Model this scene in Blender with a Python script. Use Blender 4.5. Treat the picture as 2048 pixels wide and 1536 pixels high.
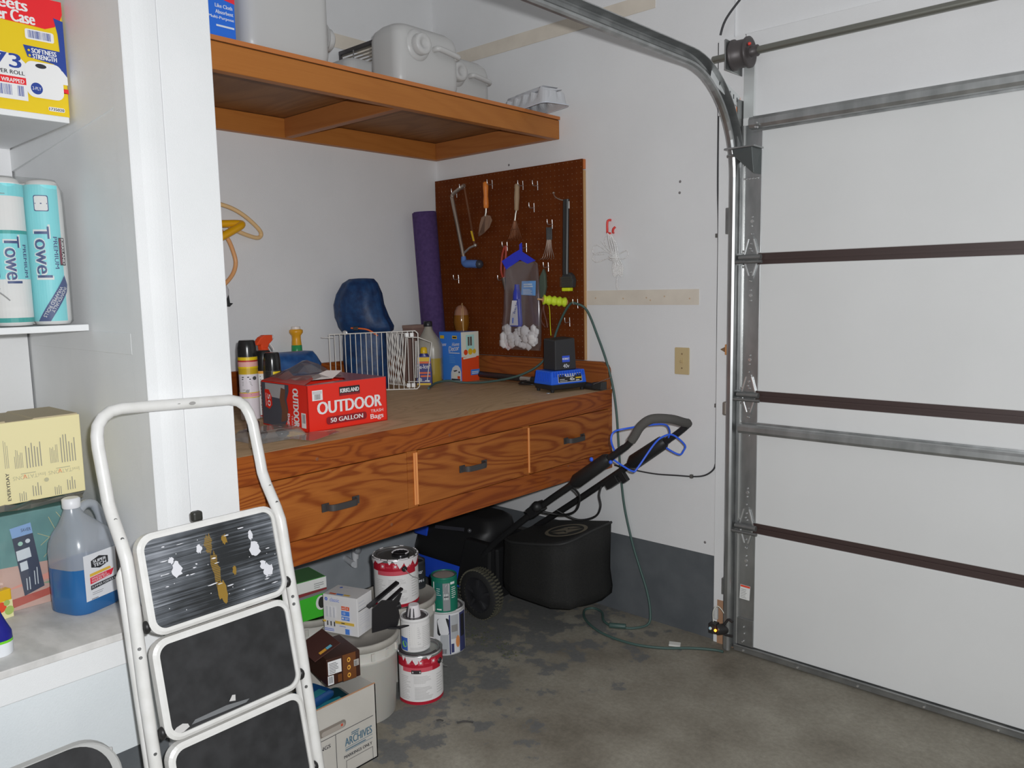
import bpy, bmesh, math, random
from mathutils import Vector as V, Matrix
from math import sin, cos, pi, radians as rad
random.seed(7)
SC = bpy.context.scene
COL = SC.collection
for o in list(bpy.data.objects):
    bpy.data.objects.remove(o)

# ------------------------------------------------------------------ camera
FW = V((-0.66624, 0.73608, -0.11965)); RT = V((0.74281, 0.66922, -0.01918)); UP = V((-0.06595, 0.10165, 0.99263))
CP = V((3.1714, -2.9373, 1.5025))
cd = bpy.data.cameras.new('camera'); cam = bpy.data.objects.new('camera', cd); COL.objects.link(cam)
cam.matrix_world = Matrix(((RT.x, UP.x, -FW.x, CP.x), (RT.y, UP.y, -FW.y, CP.y), (RT.z, UP.z, -FW.z, CP.z), (0, 0, 0, 1)))
cd.sensor_width = 36; cd.lens = 27.645; cd.clip_start = 0.02; cd.clip_end = 100
SC.camera = cam
# ------------------------------------------------------------------ light
FLASH_W = 172.0
AMBIENT = 0.32
w = bpy.data.worlds.new('garage_ambient'); SC.world = w; w.use_nodes = True
w.node_tree.nodes['Background'].inputs[0].default_value = (0.92, 0.97, 1.0, 1)
w.node_tree.nodes['Background'].inputs[1].default_value = AMBIENT
ld = bpy.data.lights.new('camera_flash', 'SPOT'); ld.spot_size = rad(118); ld.spot_blend = 0.35; ld.energy = FLASH_W; ld.shadow_soft_size = 0.018; ld.color = (0.97, 0.985, 1.0)
lo = bpy.data.objects.new('camera_flash', ld); COL.objects.link(lo); lo.rotation_euler = cam.matrix_world.to_euler(); lo.location = CP + RT * 0.055 + UP * 0.055 - FW * 0.01
vs = SC.view_settings
vs.view_transform = 'Standard'; vs.look = 'None'; vs.gamma = 1; vs.use_curve_mapping = False; vs.exposure = 0.0

# ------------------------------------------------------------------ materials
def lin(c):
    c /= 255
    return c / 12.92 if c <= 0.04045 else ((c + 0.055) / 1.055) ** 2.4
MC = {}
def mk(name, base, rough=0.5, metal=0.0, **kw):
    m = bpy.data.materials.new(name); m.use_nodes = True
    b = m.node_tree.nodes['Principled BSDF']
    b.inputs['Base Color'].default_value = (*base, 1); b.inputs['Roughness'].default_value = rough; b.inputs['Metallic'].default_value = metal
    for k, v in kw.items():
        b.inputs[k.replace('_', ' ')].default_value = v
    return m
def alb(r, g, b, ill):
    c = [lin(x) / ill for x in (r, g, b)]; k = 0.86 / max(max(c), 0.86)
    return tuple(x * k for x in c)
def K(r, g, b, rough=0.5, metal=0.0, ill=0.6, **kw):
    """plain coloured material; r,g,b is the colour seen in the photograph, ill the light that falls there"""
    key = (r, g, b, rough, metal, ill, tuple(sorted(kw.items())))
    if key not in MC:
        MC[key] = mk('paint_%d_%d_%d' % (r, g, b), alb(r, g, b, ill), rough, metal, **kw)
    return MC[key]
def nodes(m):
    nt = m.node_tree
    return nt, nt.nodes['Principled BSDF'], lambda t, **k: _n(nt, t, **k)
def _n(nt, t, **k):
    n = nt.nodes.new('ShaderNode' + t)
    for a, v in k.items():
        if a.startswith('i_'):
            n.inputs[a[2:].replace('_', ' ')].default_value = v
        else:
            setattr(n, a, v)
    return n
def ramp(nt, stops):
    r = nt.nodes.new('ShaderNodeValToRGB'); e = r.color_ramp.elements
    while len(e) < len(stops): e.new(0.5)
    for el, (p, c) in zip(e, stops):
        el.position = p; el.color = (*c, 1) if len(c) == 3 else c
    return r
def mottled(name, c1, c2, scale, rough, bump=0.0, bscale=200, metal=0.0, detail=6, stretch=None, lo=0.35, hi=0.65):
    m = mk(name, c1, rough, metal); nt, b, N = nodes(m)
    tc = N('TexCoord'); mp = N('Mapping'); nt.links.new(tc.outputs['Object'], mp.inputs[0])
    if stretch: mp.inputs['Scale'].default_value = stretch
    no = N('TexNoise', i_Scale=scale, i_Detail=detail); nt.links.new(mp.outputs[0], no.inputs['Vector'])
    r = ramp(nt, [(lo, c1), (hi, c2)]); nt.links.new(no.outputs[0], r.inputs[0]); nt.links.new(r.outputs[0], b.inputs['Base Color'])
    if bump:
        n2 = N('TexNoise', i_Scale=bscale, i_Detail=3); nt.links.new(tc.outputs['Object'], n2.inputs['Vector'])
        bp = N('Bump', i_Strength=bump, i_Distance=0.002); nt.links.new(n2.outputs[0], bp.inputs['Height']); nt.links.new(bp.outputs[0], b.inputs['Normal'])
    return m
def wood(name, light, dark, along, scale=1.0, rough=0.45, knots=True, contrast=0.5):
    """plain-sawn figure: rings cut by a plane, stretched along the board"""
    m = mk(name, light, rough, Specular_IOR_Level=0.25); nt, b, N = nodes(m)
    tc = N('TexCoord'); mp = N('Mapping'); nt.links.new(tc.outputs['Object'], mp.inputs[0])
    s = [9.0 * scale] * 3; s['xyz'.index(along)] = 1.6 * scale
    mp.inputs['Scale'].default_value = s
    n1 = N('TexNoise', i_Scale=0.6, i_Detail=3.0, i_Roughness=0.4, i_Distortion=0.8); nt.links.new(mp.outputs[0], n1.inputs['Vector'])
    mu = N('Math', operation='MULTIPLY', i_Value_001=9.0) if False else N('Math', operation='MULTIPLY')
    mu.inputs[1].default_value = 17.0; nt.links.new(n1.outputs[0], mu.inputs[0])
    fr = N('Math', operation='PINGPONG'); fr.inputs[1].default_value = 0.5; nt.links.new(mu.outputs[0], fr.inputs[0])
    r = ramp(nt, [(0.0, (1, 1, 1)), (0.10, (0.85, 0.85, 0.85)), (0.24, (0.25, 0.25, 0.25)), (0.5, (0, 0, 0))]); nt.links.new(fr.outputs[0], r.inputs[0])
    mp2 = N('Mapping'); nt.links.new(tc.outputs['Object'], mp2.inputs[0]); s2 = [260.0] * 3; s2['xyz'.index(along)] = 7.0; mp2.inputs['Scale'].default_value = s2
    n2 = N('TexNoise', i_Scale=1.0, i_Detail=4); nt.links.new(mp2.outputs[0], n2.inputs['Vector'])
    mx = N('Math', operation='MULTIPLY_ADD'); mx.inputs[1].default_value = contrast; nt.links.new(r.outputs[0], mx.inputs[0])
    m3 = N('Math', operation='MULTIPLY'); m3.inputs[1].default_value = 0.75 - contrast * 0.3; nt.links.new(n2.outputs[0], m3.inputs[0]); nt.links.new(m3.outputs[0], mx.inputs[2])
    mixn = N('Mix', data_type='RGBA'); nt.links.new(mx.outputs[0], mixn.inputs[0])
    mixn.inputs[6].default_value = (*light, 1); mixn.inputs[7].default_value = (*dark, 1)
    nt.links.new(mixn.outputs[2], b.inputs['Base Color'])
    return m
def clear(name, tint=(1, 1, 1), gloss=0.12, haze=0.0, rough=0.15, hazecol=(0.8, 0.8, 0.8)):
    m = bpy.data.materials.new(name); m.use_nodes = True; nt = m.node_tree
    for n in list(nt.nodes): nt.nodes.remove(n)
    N = lambda t, **k: _n(nt, t, **k)
    out = N('OutputMaterial'); tr = N('BsdfTransparent'); tr.inputs[0].default_value = (*tint, 1)
    gl = N('BsdfGlossy'); gl.inputs['Roughness'].default_value = rough
    di = N('BsdfDiffuse'); di.inputs[0].default_value = (*hazecol, 1)
    m1 = N('MixShader', i_Fac=haze); nt.links.new(tr.outputs[0], m1.inputs[1]); nt.links.new(di.outputs[0], m1.inputs[2])
    lw = N('LayerWeight', i_Blend=0.35); mu = N('Math', operation='MULTIPLY_ADD'); mu.inputs[1].default_value = 0.35; mu.inputs[2].default_value = gloss
    nt.links.new(lw.outputs['Facing'], mu.inputs[0])
    m2 = N('MixShader'); nt.links.new(mu.outputs[0], m2.inputs[0]); nt.links.new(m1.outputs[0], m2.inputs[1]); nt.links.new(gl.outputs[0], m2.inputs[2])
    nt.links.new(m2.outputs[0], out.inputs[0])
    return m

# ------------------------------------------------------------------ mesh builder
class MB:
    def __init__(s): s.v = []; s.f = []; s.m = []; s.s = []
    def add(s, vs_, fs, m=0, sm=False):
        o = len(s.v); s.v += [tuple(p) for p in vs_]
        for f in fs:
            s.f.append(tuple(i + o for i in f)); s.m.append(m); s.s.append(sm)
        return s
    def box(s, x0, x1, y0, y1, z0, z1, m=0):
        return s.hexa([(x0, y0, z0), (x1, y0, z0), (x1, y1, z0), (x0, y1, z0), (x0, y0, z1), (x1, y0, z1), (x1, y1, z1), (x0, y1, z1)], m)
    def hexa(s, p, m=0):
        return s.add(p, [(0, 3, 2, 1), (4, 5, 6, 7), (0, 1, 5, 4), (1, 2, 6, 5), (2, 3, 7, 6), (3, 0, 4, 7)], m)
    def obox(s, c, ax, ay, az, m=0):
        c = V(c); ax = V(ax); ay = V(ay); az = V(az)
        return s.hexa([c + i * ax + j * ay + k * az for k in (-1, 1) for i, j in ((-1, -1), (1, -1), (1, 1), (-1, 1))], m)
    def quad(s, a, b, c, d, m=0): return s.add([a, b, c, d], [(0, 1, 2, 3)], m)
    def loft(s, rings, m=0, sm=True, caps=True, closed=False):
        n = len(rings[0]); vs_ = [p for r in rings for p in r]; fs = []
        k = len(rings)
        for i in range(k if closed else k - 1):
            a = i * n; b = ((i + 1) % k) * n
            for j in range(n):
                j2 = (j + 1) % n
                fs.append((a + j, a + j2, b + j2, b + j))
        s.add(vs_, fs, m, sm)
        if caps and not closed:
            s.add(rings[0], [tuple(range(n - 1, -1, -1))], m); s.add(rings[-1], [tuple(range(n))], m)
        return s
    def lathe(s, prof, n=24, m=0, o=(0, 0, 0), ax=(0, 0, 1), sm=True, caps=True, a0=0.0):
        o = V(o); ax = V(ax).normalized(); e1 = ax.orthogonal().normalized() if abs(ax.z) < 0.999 else V((1, 0, 0)); e2 = ax.cross(e1)
        rings = [[o + ax * z + (e1 * cos(a0 + 2 * pi * j / n) + e2 * sin(a0 + 2 * pi * j / n)) * max(r, 1e-5) for j in range(n)] for r, z in prof]
        return s.loft(rings, m, sm, caps)
    def cyl(s, p0, p1, r0, r1=None, n=14, m=0, sm=True):
        p0 = V(p0); p1 = V(p1); L = (p1 - p0).length
        return s.lathe([(r0, 0), (r0 if r1 is None else r1, L)], n, m, p0, p1 - p0, sm)
    def tube(s, pts, r, n=8, m=0, closed=False, caps=True):
        pts = [V(p) for p in pts]; k = len(pts); rings = []
        tan = []
        for i in range(k):
            a = pts[(i - 1) % k] if (closed or i > 0) else pts[i]; b = pts[(i + 1) % k] if (closed or i < k - 1) else pts[i]
            tan.append((b - a).normalized())
        e = tan[0].orthogonal().normalized()
        for i in range(k):
            e = (e - tan[i] * e.dot(tan[i])).normalized(); g = tan[i].cross(e)
            rr = r[i] if isinstance(r, (list, tuple)) else r
            rings.append([pts[i] + (e * cos(2 * pi * j / n) + g * sin(2 * pi * j / n)) * rr for j in range(n)])
        return s.loft(rings, m, True, caps, closed)
    def prism(s, poly, fn, d0, d1, m=0, sm=False):
        """poly (u,v) counter-clockwise seen from +d; fn(u,v,d)->point"""
        n = len(poly); a = [fn(u, v, d0) for u, v in poly]; b = [fn(u, v, d1) for u, v in poly]
        s.add(a + b, [(j, (j + 1) % n, n + (j + 1) % n, n + j) for j in range(n)], m, sm)
        s.add(a, [tuple(range(n - 1, -1, -1))], m); s.add(b, [tuple(range(n))], m)
        return s
    def ball(s, c, r, n=12, m=0, sc=(1, 1, 1)):
        c = V(c); rings = []
        for i in range(n // 2 + 1):
            t = pi * i / (n // 2)
            rings.append([c + V((sc[0] * r * sin(t) * cos(2 * pi * j / n), sc[1] * r * sin(t) * sin(2 * pi * j / n), -sc[2] * r * cos(t))) for j in range(n)])
        return s.loft(rings, m, True, False)
    def build(s, name, mats, parent=None, bevel=0.0, bseg=2, sub=0, loc=None):
        me = bpy.data.meshes.new(name); me.from_pydata(s.v, [], s.f)
        if not isinstance(mats, (list, tuple)): mats = [mats]
        for mt in mats: me.materials.append(mt)
        me.polygons.foreach_set('material_index', s.m); me.polygons.foreach_set('use_smooth', s.s)
        me.validate(); me.update()
        o = bpy.data.objects.new(name, me); COL.objects.link(o)
        if parent: o.parent = parent
        if loc: o.location = loc
        if bevel:
            w_ = o.modifiers.new('bevel', 'WELD'); w_.merge_threshold = 1e-5
            b = o.modifiers.new('bevel', 'BEVEL'); b.width = bevel; b.segments = bseg; b.limit_method = 'ANGLE'; b.angle_limit = rad(40)
        if sub:
            w_ = o.modifiers.new('weld', 'WELD'); w_.merge_threshold = 1e-5
            q = o.modifiers.new('sub', 'SUBSURF'); q.levels = sub; q.render_levels = sub
        return o
def rrect(w, h, r, n=6, cx=0, cy=0):
    pts = []
    for sx, sy, a in ((1, -1, -90), (1, 1, 0), (-1, 1, 90), (-1, -1, 180)):
        for i in range(n + 1):
            t = rad(a + 90 * i / n)
            pts.append((cx + sx * (w / 2 - r) + r * cos(t), cy + sy * (h / 2 - r) + r * sin(t)))
    return pts
def smooth(pts, k=8, closed=False):
    pts = [V(p) for p in pts]; n = len(pts); out = []
    for i in range(n if closed else n - 1):
        p0 = pts[(i - 1) % n] if (closed or i) else pts[0]; p1 = pts[i]; p2 = pts[(i + 1) % n]; p3 = pts[(i + 2) % n] if (closed or i < n - 2) else pts[-1]
        for j in range(k):
            t = j / k
            out.append(0.5 * ((2 * p1) + (p2 - p0) * t + (2 * p0 - 5 * p1 + 4 * p2 - p3) * t * t + (3 * p1 - p0 - 3 * p2 + p3) * t ** 3))
    if not closed: out.append(pts[-1])
    return out
TXT = {}
def textmesh(s):
    if s not in TXT:
        c = bpy.data.curves.new('t', 'FONT'); c.body = s; c.resolution_u = 3
        o = bpy.data.objects.new('t', c); COL.objects.link(o)
        me = bpy.data.meshes.new_from_object(o.evaluated_get(bpy.context.evaluated_depsgraph_get()))
        vv = [(p.co.x, p.co.y) for p in me.vertices]; ff = [tuple(p.vertices) for p in me.polygons]
        bpy.data.objects.remove(o); bpy.data.curves.remove(c); bpy.data.meshes.remove(me)
        x0 = min(p[0] for p in vv); x1 = max(p[0] for p in vv); y0 = min(p[1] for p in vv); y1 = max(p[1] for p in vv)
        TXT[s] = ([((x - x0) / (x1 - x0), (y - y0) / (y1 - y0)) for x, y in vv], ff, (x1 - x0) / (y1 - y0))
    return TXT[s]
def fine(pts, faces, step):
    """cut a flat shape into small triangles so that it can follow a curved surface"""
    bm = bmesh.new(); vs2 = [bm.verts.new((x, y, 0)) for x, y in pts]
    for f in faces:
        try: bm.faces.new([vs2[i] for i in f])
        except ValueError: pass
    for _ in range(6):
        bmesh.ops.triangulate(bm, faces=bm.faces[:])
        es = [e for e in bm.edges if e.calc_length() > step]
        if not es: break
        bmesh.ops.subdivide_edges(bm, edges=es, cuts=1)
    bmesh.ops.triangulate(bm, faces=bm.faces[:]); bm.verts.index_update()
    out = [(v.co.x, v.co.y) for v in bm.verts], [tuple(v.index for v in f.verts) for f in bm.faces]
    bm.free(); return out
class Print:
    """flat print laid on a surface: fn(u, v, lift) -> point"""
    def __init__(s, fn, mats, curved=0): s.b = MB(); s.fn = fn; s.mats = mats; s.k = 1; s.curved = curved
    def lift(s): s.k += 1; return 0.0004 + 0.00022 * s.k
    def rect(s, u0, v0, u1, v1, m, nu=1):
        e = s.lift()
        for i in range(nu):
            a = u0 + (u1 - u0) * i / nu; b = u0 + (u1 - u0) * (i + 1) / nu
            s.b.quad(s.fn(a, v0, e), s.fn(b, v0, e), s.fn(b, v1, e), s.fn(a, v1, e), m)
        return s
    def poly(s, pts, m):
        e = s.lift(); fs = [tuple(range(len(pts)))]
        if s.curved: pts, fs = fine(pts, fs, s.curved)
        s.b.add([s.fn(u, v, e) for u, v in pts], fs, m); return s
    def disc(s, u, v, r, m, rv=None, n=20): return s.poly([(u + r * cos(2 * pi * i / n), v + (rv or r) * sin(2 * pi * i / n)) for i in range(n)], m)
    def text(s, t, u, v, w, h, m, rot=0, bold=0.0, slant=0.0):
        """bounding box lower-left at (u,v) in reading direction; rot 0, 90, -90"""
        vv, ff, asp = textmesh(t); e = s.lift()
        if w is None: w = h * asp
        if s.curved: q2, ff = fine([(x * w, y * h) for x, y in vv], ff, s.curved); vv = [(x / w, y / h) for x, y in q2]
        for du in ((0,) if not bold else (-bold, 0, bold)):
            e += 0.00007
            out = []
            for x, y in vv:
                a = x * w + du + slant * y * h; c = y * h
                if rot == 90: a, c = -c, a
                elif rot == -90: a, c = c, -a
                elif rot: a, c = a * cos(rad(rot)) - c * sin(rad(rot)), a * sin(rad(rot)) + c * cos(rad(rot))
                out.append(s.fn(u + a, v + c, e))
            s.b.add(out, ff, m)
        return s
    def bars(s, u0, v0, u1, v1, m, n=16):
        e = s.lift(); x = u0; rr = random.Random(int(u0 * 1e5) + n)
        st = (u1 - u0) / n
        for i in range(n):
            a = u0 + st * i; b = a + st * rr.uniform(0.25, 0.75)
            s.b.quad(s.fn(a, v0, e), s.fn(b, v0, e), s.fn(b, v1, e), s.fn(a, v1, e), m)
        return s
    def lines(s, u0, v0, u1, v1, m, n=5, t=0.5, seed=1, rot=0, nu=1):
        """rows of small illegible print"""
        e = s.lift(); rr = random.Random(seed); st = (v1 - v0) / n if not rot else (u1 - u0) / n
        for i in range(n):
            f = rr.uniform(0.55, 1)
            if not rot:
                a = v1 - st * (i + 1); b = a + st * t; x1 = u0 + (u1 - u0) * f
                for q in range(nu):
                    ua = u0 + (x1 - u0) * q / nu; ub = u0 + (x1 - u0) * (q + 1) / nu
                    s.b.quad(s.fn(ua, a, e), s.fn(ub, a, e), s.fn(ub, b, e), s.fn(ua, b, e), m)
            else:
                a = u0 + st * i; b = a + st * t; y1 = v0 + (v1 - v0) * f
                s.b.quad(s.fn(a, v0, e), s.fn(b, v0, e), s.fn(b, y1, e), s.fn(a, y1, e), m)
        return s
    def done(s, name, parent): return s.b.build(name, s.mats, parent)
def plane_fn(o, ud, vd):
    o = V(o); ud = V(ud).normalized(); vd = V(vd).normalized(); nn = ud.cross(vd)
    return lambda u, v, e: o + ud * u + vd * v + nn * e
def cyl_fn(r, z0=0.0, a0=0.0, c=(0, 0), sq=None):
    """u measured along the circumference from angle a0 (counter-clockwise seen from above = rightwards seen from outside)"""
    return lambda u, v, e: V((c[0] + (r + e) * cos(a0 + u / r), c[1] + (r + e) * sin(a0 + u / r), z0 + v))
# ------------------------------------------------------------------ things
def thing(name, label, cat, loc=(0, 0, 0), rz=0.0, group=None):
    o = bpy.data.objects.new(name, None); COL.objects.link(o); o.empty_display_size = 0.05
    o.location = loc; o.rotation_euler = (0, 0, rz); o['label'] = label; o['category'] = cat
    if group: o['group'] = group
    return o
def tag(o, label, cat, group=None):
    o['label'] = label; o['category'] = cat
    if group: o['group'] = group
    return o
def struct(o): o['kind'] = 'structure'; return o
def stuff(o): o['kind'] = 'stuff'; return o
def wb(m, name, mats, parent, **k):
    """mesh given in world coordinates, parented to an unrotated thing"""
    return m.build(name, mats, parent, loc=-V(parent.location), **k)
def rod(*a, **k): return MB().tube(*a, **k)
# ================================================================== the setting
WALL = mottled('white_wall_paint', (0.80, 0.80, 0.805), (0.83, 0.83, 0.835), 3, 0.75, bump=0.25, bscale=260)
TRIMW = mottled('white_trim_paint', (0.83, 0.84, 0.845), (0.87, 0.875, 0.88), 5, 0.6, bump=0.3, bscale=420)
BEIGE = mottled('bare_beige_strip', (0.70, 0.63, 0.54), (0.78, 0.71, 0.61), 9, 0.8)
CONC = mottled('grey_foundation', (0.095, 0.105, 0.115), (0.125, 0.135, 0.145), 7, 0.85, bump=0.3, bscale=90)
def floor_mat():
    """tan grey concrete with flaking remains of a blue grey coating towards the bench"""
    m = mk('stained_concrete', (0.3, 0.29, 0.27), 0.75); nt, b, N = nodes(m); L = nt.links.new
    tc = N('TexCoord')
    n1 = N('TexNoise', i_Scale=2.6, i_Detail=8, i_Roughness=0.6); L(tc.outputs['Object'], n1.inputs['Vector'])
    r1 = ramp(nt, [(0.30, (0.165, 0.145, 0.112)), (0.44, (0.245, 0.222, 0.178)), (0.58, (0.305, 0.282, 0.23)), (0.74, (0.39, 0.365, 0.305))]); L(n1.outputs[0], r1.inputs[0])
    n2 = N('TexNoise', i_Scale=60, i_Detail=6, i_Roughness=0.7); L(tc.outputs['Object'], n2.inputs['Vector'])
    r2 = ramp(nt, [(0.3, (0.80, 0.80, 0.80)), (0.7, (1.12, 1.12, 1.12))]); L(n2.outputs[0], r2.inputs[0])
    sp = N('SeparateXYZ'); L(tc.outputs['Object'], sp.inputs[0])
    gx = N('Math', operation='MULTIPLY_ADD'); gx.inputs[1].default_value = -0.26; gx.inputs[2].default_value = 0.33; L(sp.outputs[0], gx.inputs[0])
    gm = N('Clamp'); gm.inputs[1].default_value = -0.14; gm.inputs[2].default_value = 0.10; L(gx.outputs[0], gm.inputs[0])
    n3 = N('TexNoise', i_Scale=7.5, i_Detail=9, i_Roughness=0.68); L(tc.outputs['Object'], n3.inputs['Vector'])
    ad_ = N('Math', operation='ADD'); L(n3.outputs[0], ad_.inputs[0]); L(gm.outputs[0], ad_.inputs[1])
    r3 = ramp(nt, [(0.515, (0, 0, 0)), (0.555, (0.85, 0.85, 0.85))]); L(ad_.outputs[0], r3.inputs[0])
    mx2 = N('Mix', data_type='RGBA'); L(r3.outputs[0], mx2.inputs[0]); L(r1.outputs[0], mx2.inputs[6]); mx2.inputs[7].default_value = (0.145, 0.15, 0.152, 1)
    mx = N('Mix', data_type='RGBA', blend_type='MULTIPLY'); mx.inputs[0].default_value = 1; L(mx2.outputs[2], mx.inputs[6]); L(r2.outputs[0], mx.inputs[7])
    L(mx.outputs[2], b.inputs['Base Color'])
    bp = N('Bump', i_Strength=0.2, i_Distance=0.003); L(n2.outputs[0], bp.inputs['Height']); L(bp.outputs[0], b.inputs['Normal'])
    return m
struct(MB().box(-0.1, 7.2, -6.5, 0.35, -0.1, 0).build('floor', floor_mat()))
struct(MB().box(-0.1, 7.2, -6.5, 0.12, 3.3, 3.4).build('ceiling', WALL))
struct(MB().box(-0.1, 0, -6.5, 0.12, 0.0, 3.3).build('wall_left', WALL))
wf = MB(); wf.box(0, 1.70, 0, 0.12, 0.37, 3.3); wf.box(1.70, 7.2, 0.013, 0.12, 2.10, 3.3)
struct(wf.build('wall_front', WALL))
# low grey foundation under both walls
struct(MB().box(0, 1.648, 0.004, 0.12, 0, 0.37).build('baseboard_front', CONC))
struct(MB().box(0, 0.006, -1.86, 0, 0, 0.34).build('baseboard_left', mottled('pale_base_paint', (0.40, 0.43, 0.46), (0.47, 0.50, 0.53), 7, 0.8)))
# bare strips left on the paint
struct(MB().box(0.988, 1.562, -0.003, 0, 1.424, 1.489).build('trim_1', BEIGE))
struct(MB().box(0.0, 1.35, -0.003, 0, 2.642, 2.705).build('trim_2', BEIGE))
struct(MB().box(0, 0.003, -3.0, -0.003, 2.642, 2.705).build('trim_3', BEIGE))
# screw and nail marks of the bare strip
DK = K(70, 60, 55, 0.7, ill=0.5)
m = MB()
for x, z in ((1.04, 1.455), (1.19, 1.452), (1.31, 1.455), (1.33, 1.444), (1.40, 1.46), (1.52, 1.45)): m.cyl((x, -0.003, z), (x, -0.0042, z), 0.0035, n=8)
m.build('nail_marks', K(150, 130, 108, ill=0.49), bpy.data.objects['trim_1'])
# door jamb and header boards
j = struct(MB().box(1.650, 1.756, -0.014, 0.12, 0, 2.16).build('trim_4', TRIMW, bevel=0.002))
h = struct(MB().box(1.757, 7.2, -0.016, 0.012, 2.137, 2.445).box(1.645, 1.757, -0.016, -0.0005, 2.162, 2.445).build('trim_5', WALL, bevel=0.002))
MB().box(1.724, 1.738, -0.020, -0.0145, 2.06, 2.215).build('wood_spacer', K(190, 110, 60, 0.6, ill=0.5), j)
MB().obox((1.704, -0.020, 1.245), (0.012, 0, 0), (0, 0.006, 0), (0, 0, 0.021)).build('wood_block', K(150, 105, 65, 0.7, ill=0.5), j, bevel=0.002)
MB().lathe([(0.012, 0), (0.001, 0.022)], 8, 0, (1.693, -0.02, 1.245), (-1, 0, 0)).build('wood_splinter', K(110, 85, 60, 0.7, ill=0.5), j)
MB().obox((1.722, -0.020, 0.395), (0.012, 0, 0), (0, 0.006, 0), (0, 0, 0.034)).build('wood_block', K(165, 125, 85, 0.7, ill=0.5), j, bevel=0.002)
MB().box(1.668, 1.756, -0.0155, -0.0145, 0, 0.19).build('worn_foot', K(128, 98, 76, 0.8, ill=0.45), j)
# small dents and smudges on the wall
sm_ = MB()
for x, z, r in ((1.47, 1.93, 0.006), (1.468, 1.885, 0.006), (0.52, 2.107, 0.006), (1.60, 0.42, 0.006), (1.35, 2.70, 0.006)):
    sm_.lathe([(r, 0), (r * 0.4, 0.0015)], 8, 0, (x, 0, z), (0, -1, 0))
sm_.build('screw_heads', K(95, 92, 92, 0.6, ill=0.5), bpy.data.objects['wall_front'])
# a nail in the wall near the strip
MB().tube([(1.37, 0.0, 2.72), (1.37, -0.02, 2.70), (1.372, -0.022, 2.68)], 0.002, 6).build('bent_nail', K(110, 110, 110, 0.4, 0.6, ill=0.5), bpy.data.objects['wall_front'])

# ---- partition whose end shows as the white post
pt = struct(MB().box(0, 1.073, -2.085, -1.863, 0, 3.3).build('wall_partition', TRIMW))
MB().box(1.0755, 1.150, -2.088, -1.863, 0, 3.3).build('edge_board', TRIMW, pt, bevel=0.002)
MB().box(1.150, 1.160, -2.000, -1.861, 0, 3.3).build('face_board', TRIMW, pt, bevel=0.002)
pr = [(1.150, -2.002), (1.150, -2.0905), (1.158, -2.0905), (1.1605, -2.088), (1.1605, -2.064), (1.1618, -2.055), (1.1628, -2.045), (1.1632, -2.035), (1.1628, -2.024), (1.1618, -2.014), (1.1605, -2.002)]
MB().prism([(-y, x) for x, y in pr], lambda u, v, d: V((v, -u, d)), 0, 3.3, sm=False).build('corner_moulding', TRIMW, pt)
for z0, z1, x0 in ((1.352, 1.408, 0.30),):
    MB().box(x0, 1.0735, -2.0872, -2.0852, z0, z1).build('cleat_board', TRIMW, pt, bevel=0.001)
MB().hexa([(0.28, -2.093, 1.905), (1.072, -2.0868, 1.972), (1.072, -2.0852, 1.972), (0.28, -2.0852, 1.905), (0.28, -2.093, 1.970), (1.072, -2.0868, 1.974), (1.072, -2.0852, 1.974), (0.28, -2.0852, 1.970)]).build('cleat_board', TRIMW, pt)

# ---- built-in shelving left of the post
GREYTOP = mottled('worn_grey_counter', (0.54, 0.53, 0.51), (0.76, 0.74, 0.72), 7, 0.7, bump=0.4, bscale=60, stretch=(1, 2.2, 1), lo=0.3, hi=0.6)
sh = thing('built_in_shelving', 'white built-in shelves with worn grey counter left of the white post', 'shelving', (0.28, -2.85, 0))
def L_(m, x0, x1, y0, y1, z0, z1): return m.box(x0 - 0.28, x1 - 0.28, y0 + 2.85, y1 + 2.85, z0, z1)
L_(MB(), 0.262, 0.28, -3.9, -2.092, 0.64, 3.28).build('back_panel', WALL, sh)
L_(MB(), 0.28, 0.812, -3.9, -2.0975, 1.972, 1.988).build('shelf', TRIMW, sh, bevel=0.002)
L_(MB(), 0.28, 0.812, -3.9, -2.092, 1.410, 1.428).build('shelf', TRIMW, sh, bevel=0.002)
L_(MB(), 0.28, 1.158, -3.9, -2.092, 0.641, 0.660).build('counter_top', GREYTOP, sh, bevel=0.002)
L_(MB(), 1.130, 1.150, -3.9, -2.092, 0.573, 0.6405).build('counter_edge_board', TRIMW, sh, bevel=0.002)
L_(MB(), 1.118, 1.132, -3.9, -2.092, 0.335, 0.5725).build('lower_panel', mottled('pale_blue_panel', (0.70, 0.745, 0.77), (0.76, 0.80, 0.82), 4, 0.7, bump=0.3, bscale=200), sh)
struct(MB().box(1.05, 1.13, -3.9, -2.092, 0, 0.334).build('trim_6', CONC))

# ---- overhead garage door
GALV = mottled('galvanised_steel', (0.36, 0.37, 0.37), (0.50, 0.51, 0.51), 18, 0.38, metal=0.85, stretch=(1, 1, 0.35))
GALVD = mottled('dull_galvanised_steel', (0.26, 0.265, 0.265), (0.36, 0.365, 0.36), 14, 0.45, metal=0.8)
DOORW = mottled('white_door_skin', (0.76, 0.765, 0.76), (0.79, 0.795, 0.79), 2.5, 0.55, bump=0.15, bscale=900)
BROWN = K(48, 36, 34, 0.5, ill=0.5)
H = 2.134 / 4; XR = 6.55
dr = bpy.data.objects.new('door_1', None); COL.objects.link(dr); dr.location = (1.756, -0.03, 0); dr['kind'] = 'structure'
def D(m, x0, x1, y0, y1, z0, z1): return m.box(x0 - 1.756, x1 - 1.756, y0 + 0.03, y1 + 0.03, z0, z1)
for i in range(4):
    D(MB(), 1.757, XR, -0.03, 0.012, (0.034 if i == 0 else i * H + 0.021), (i + 1) * H - (0.021 if i < 3 else 0.0)).build('door_section', DOORW, dr, bevel=0.003)
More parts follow.
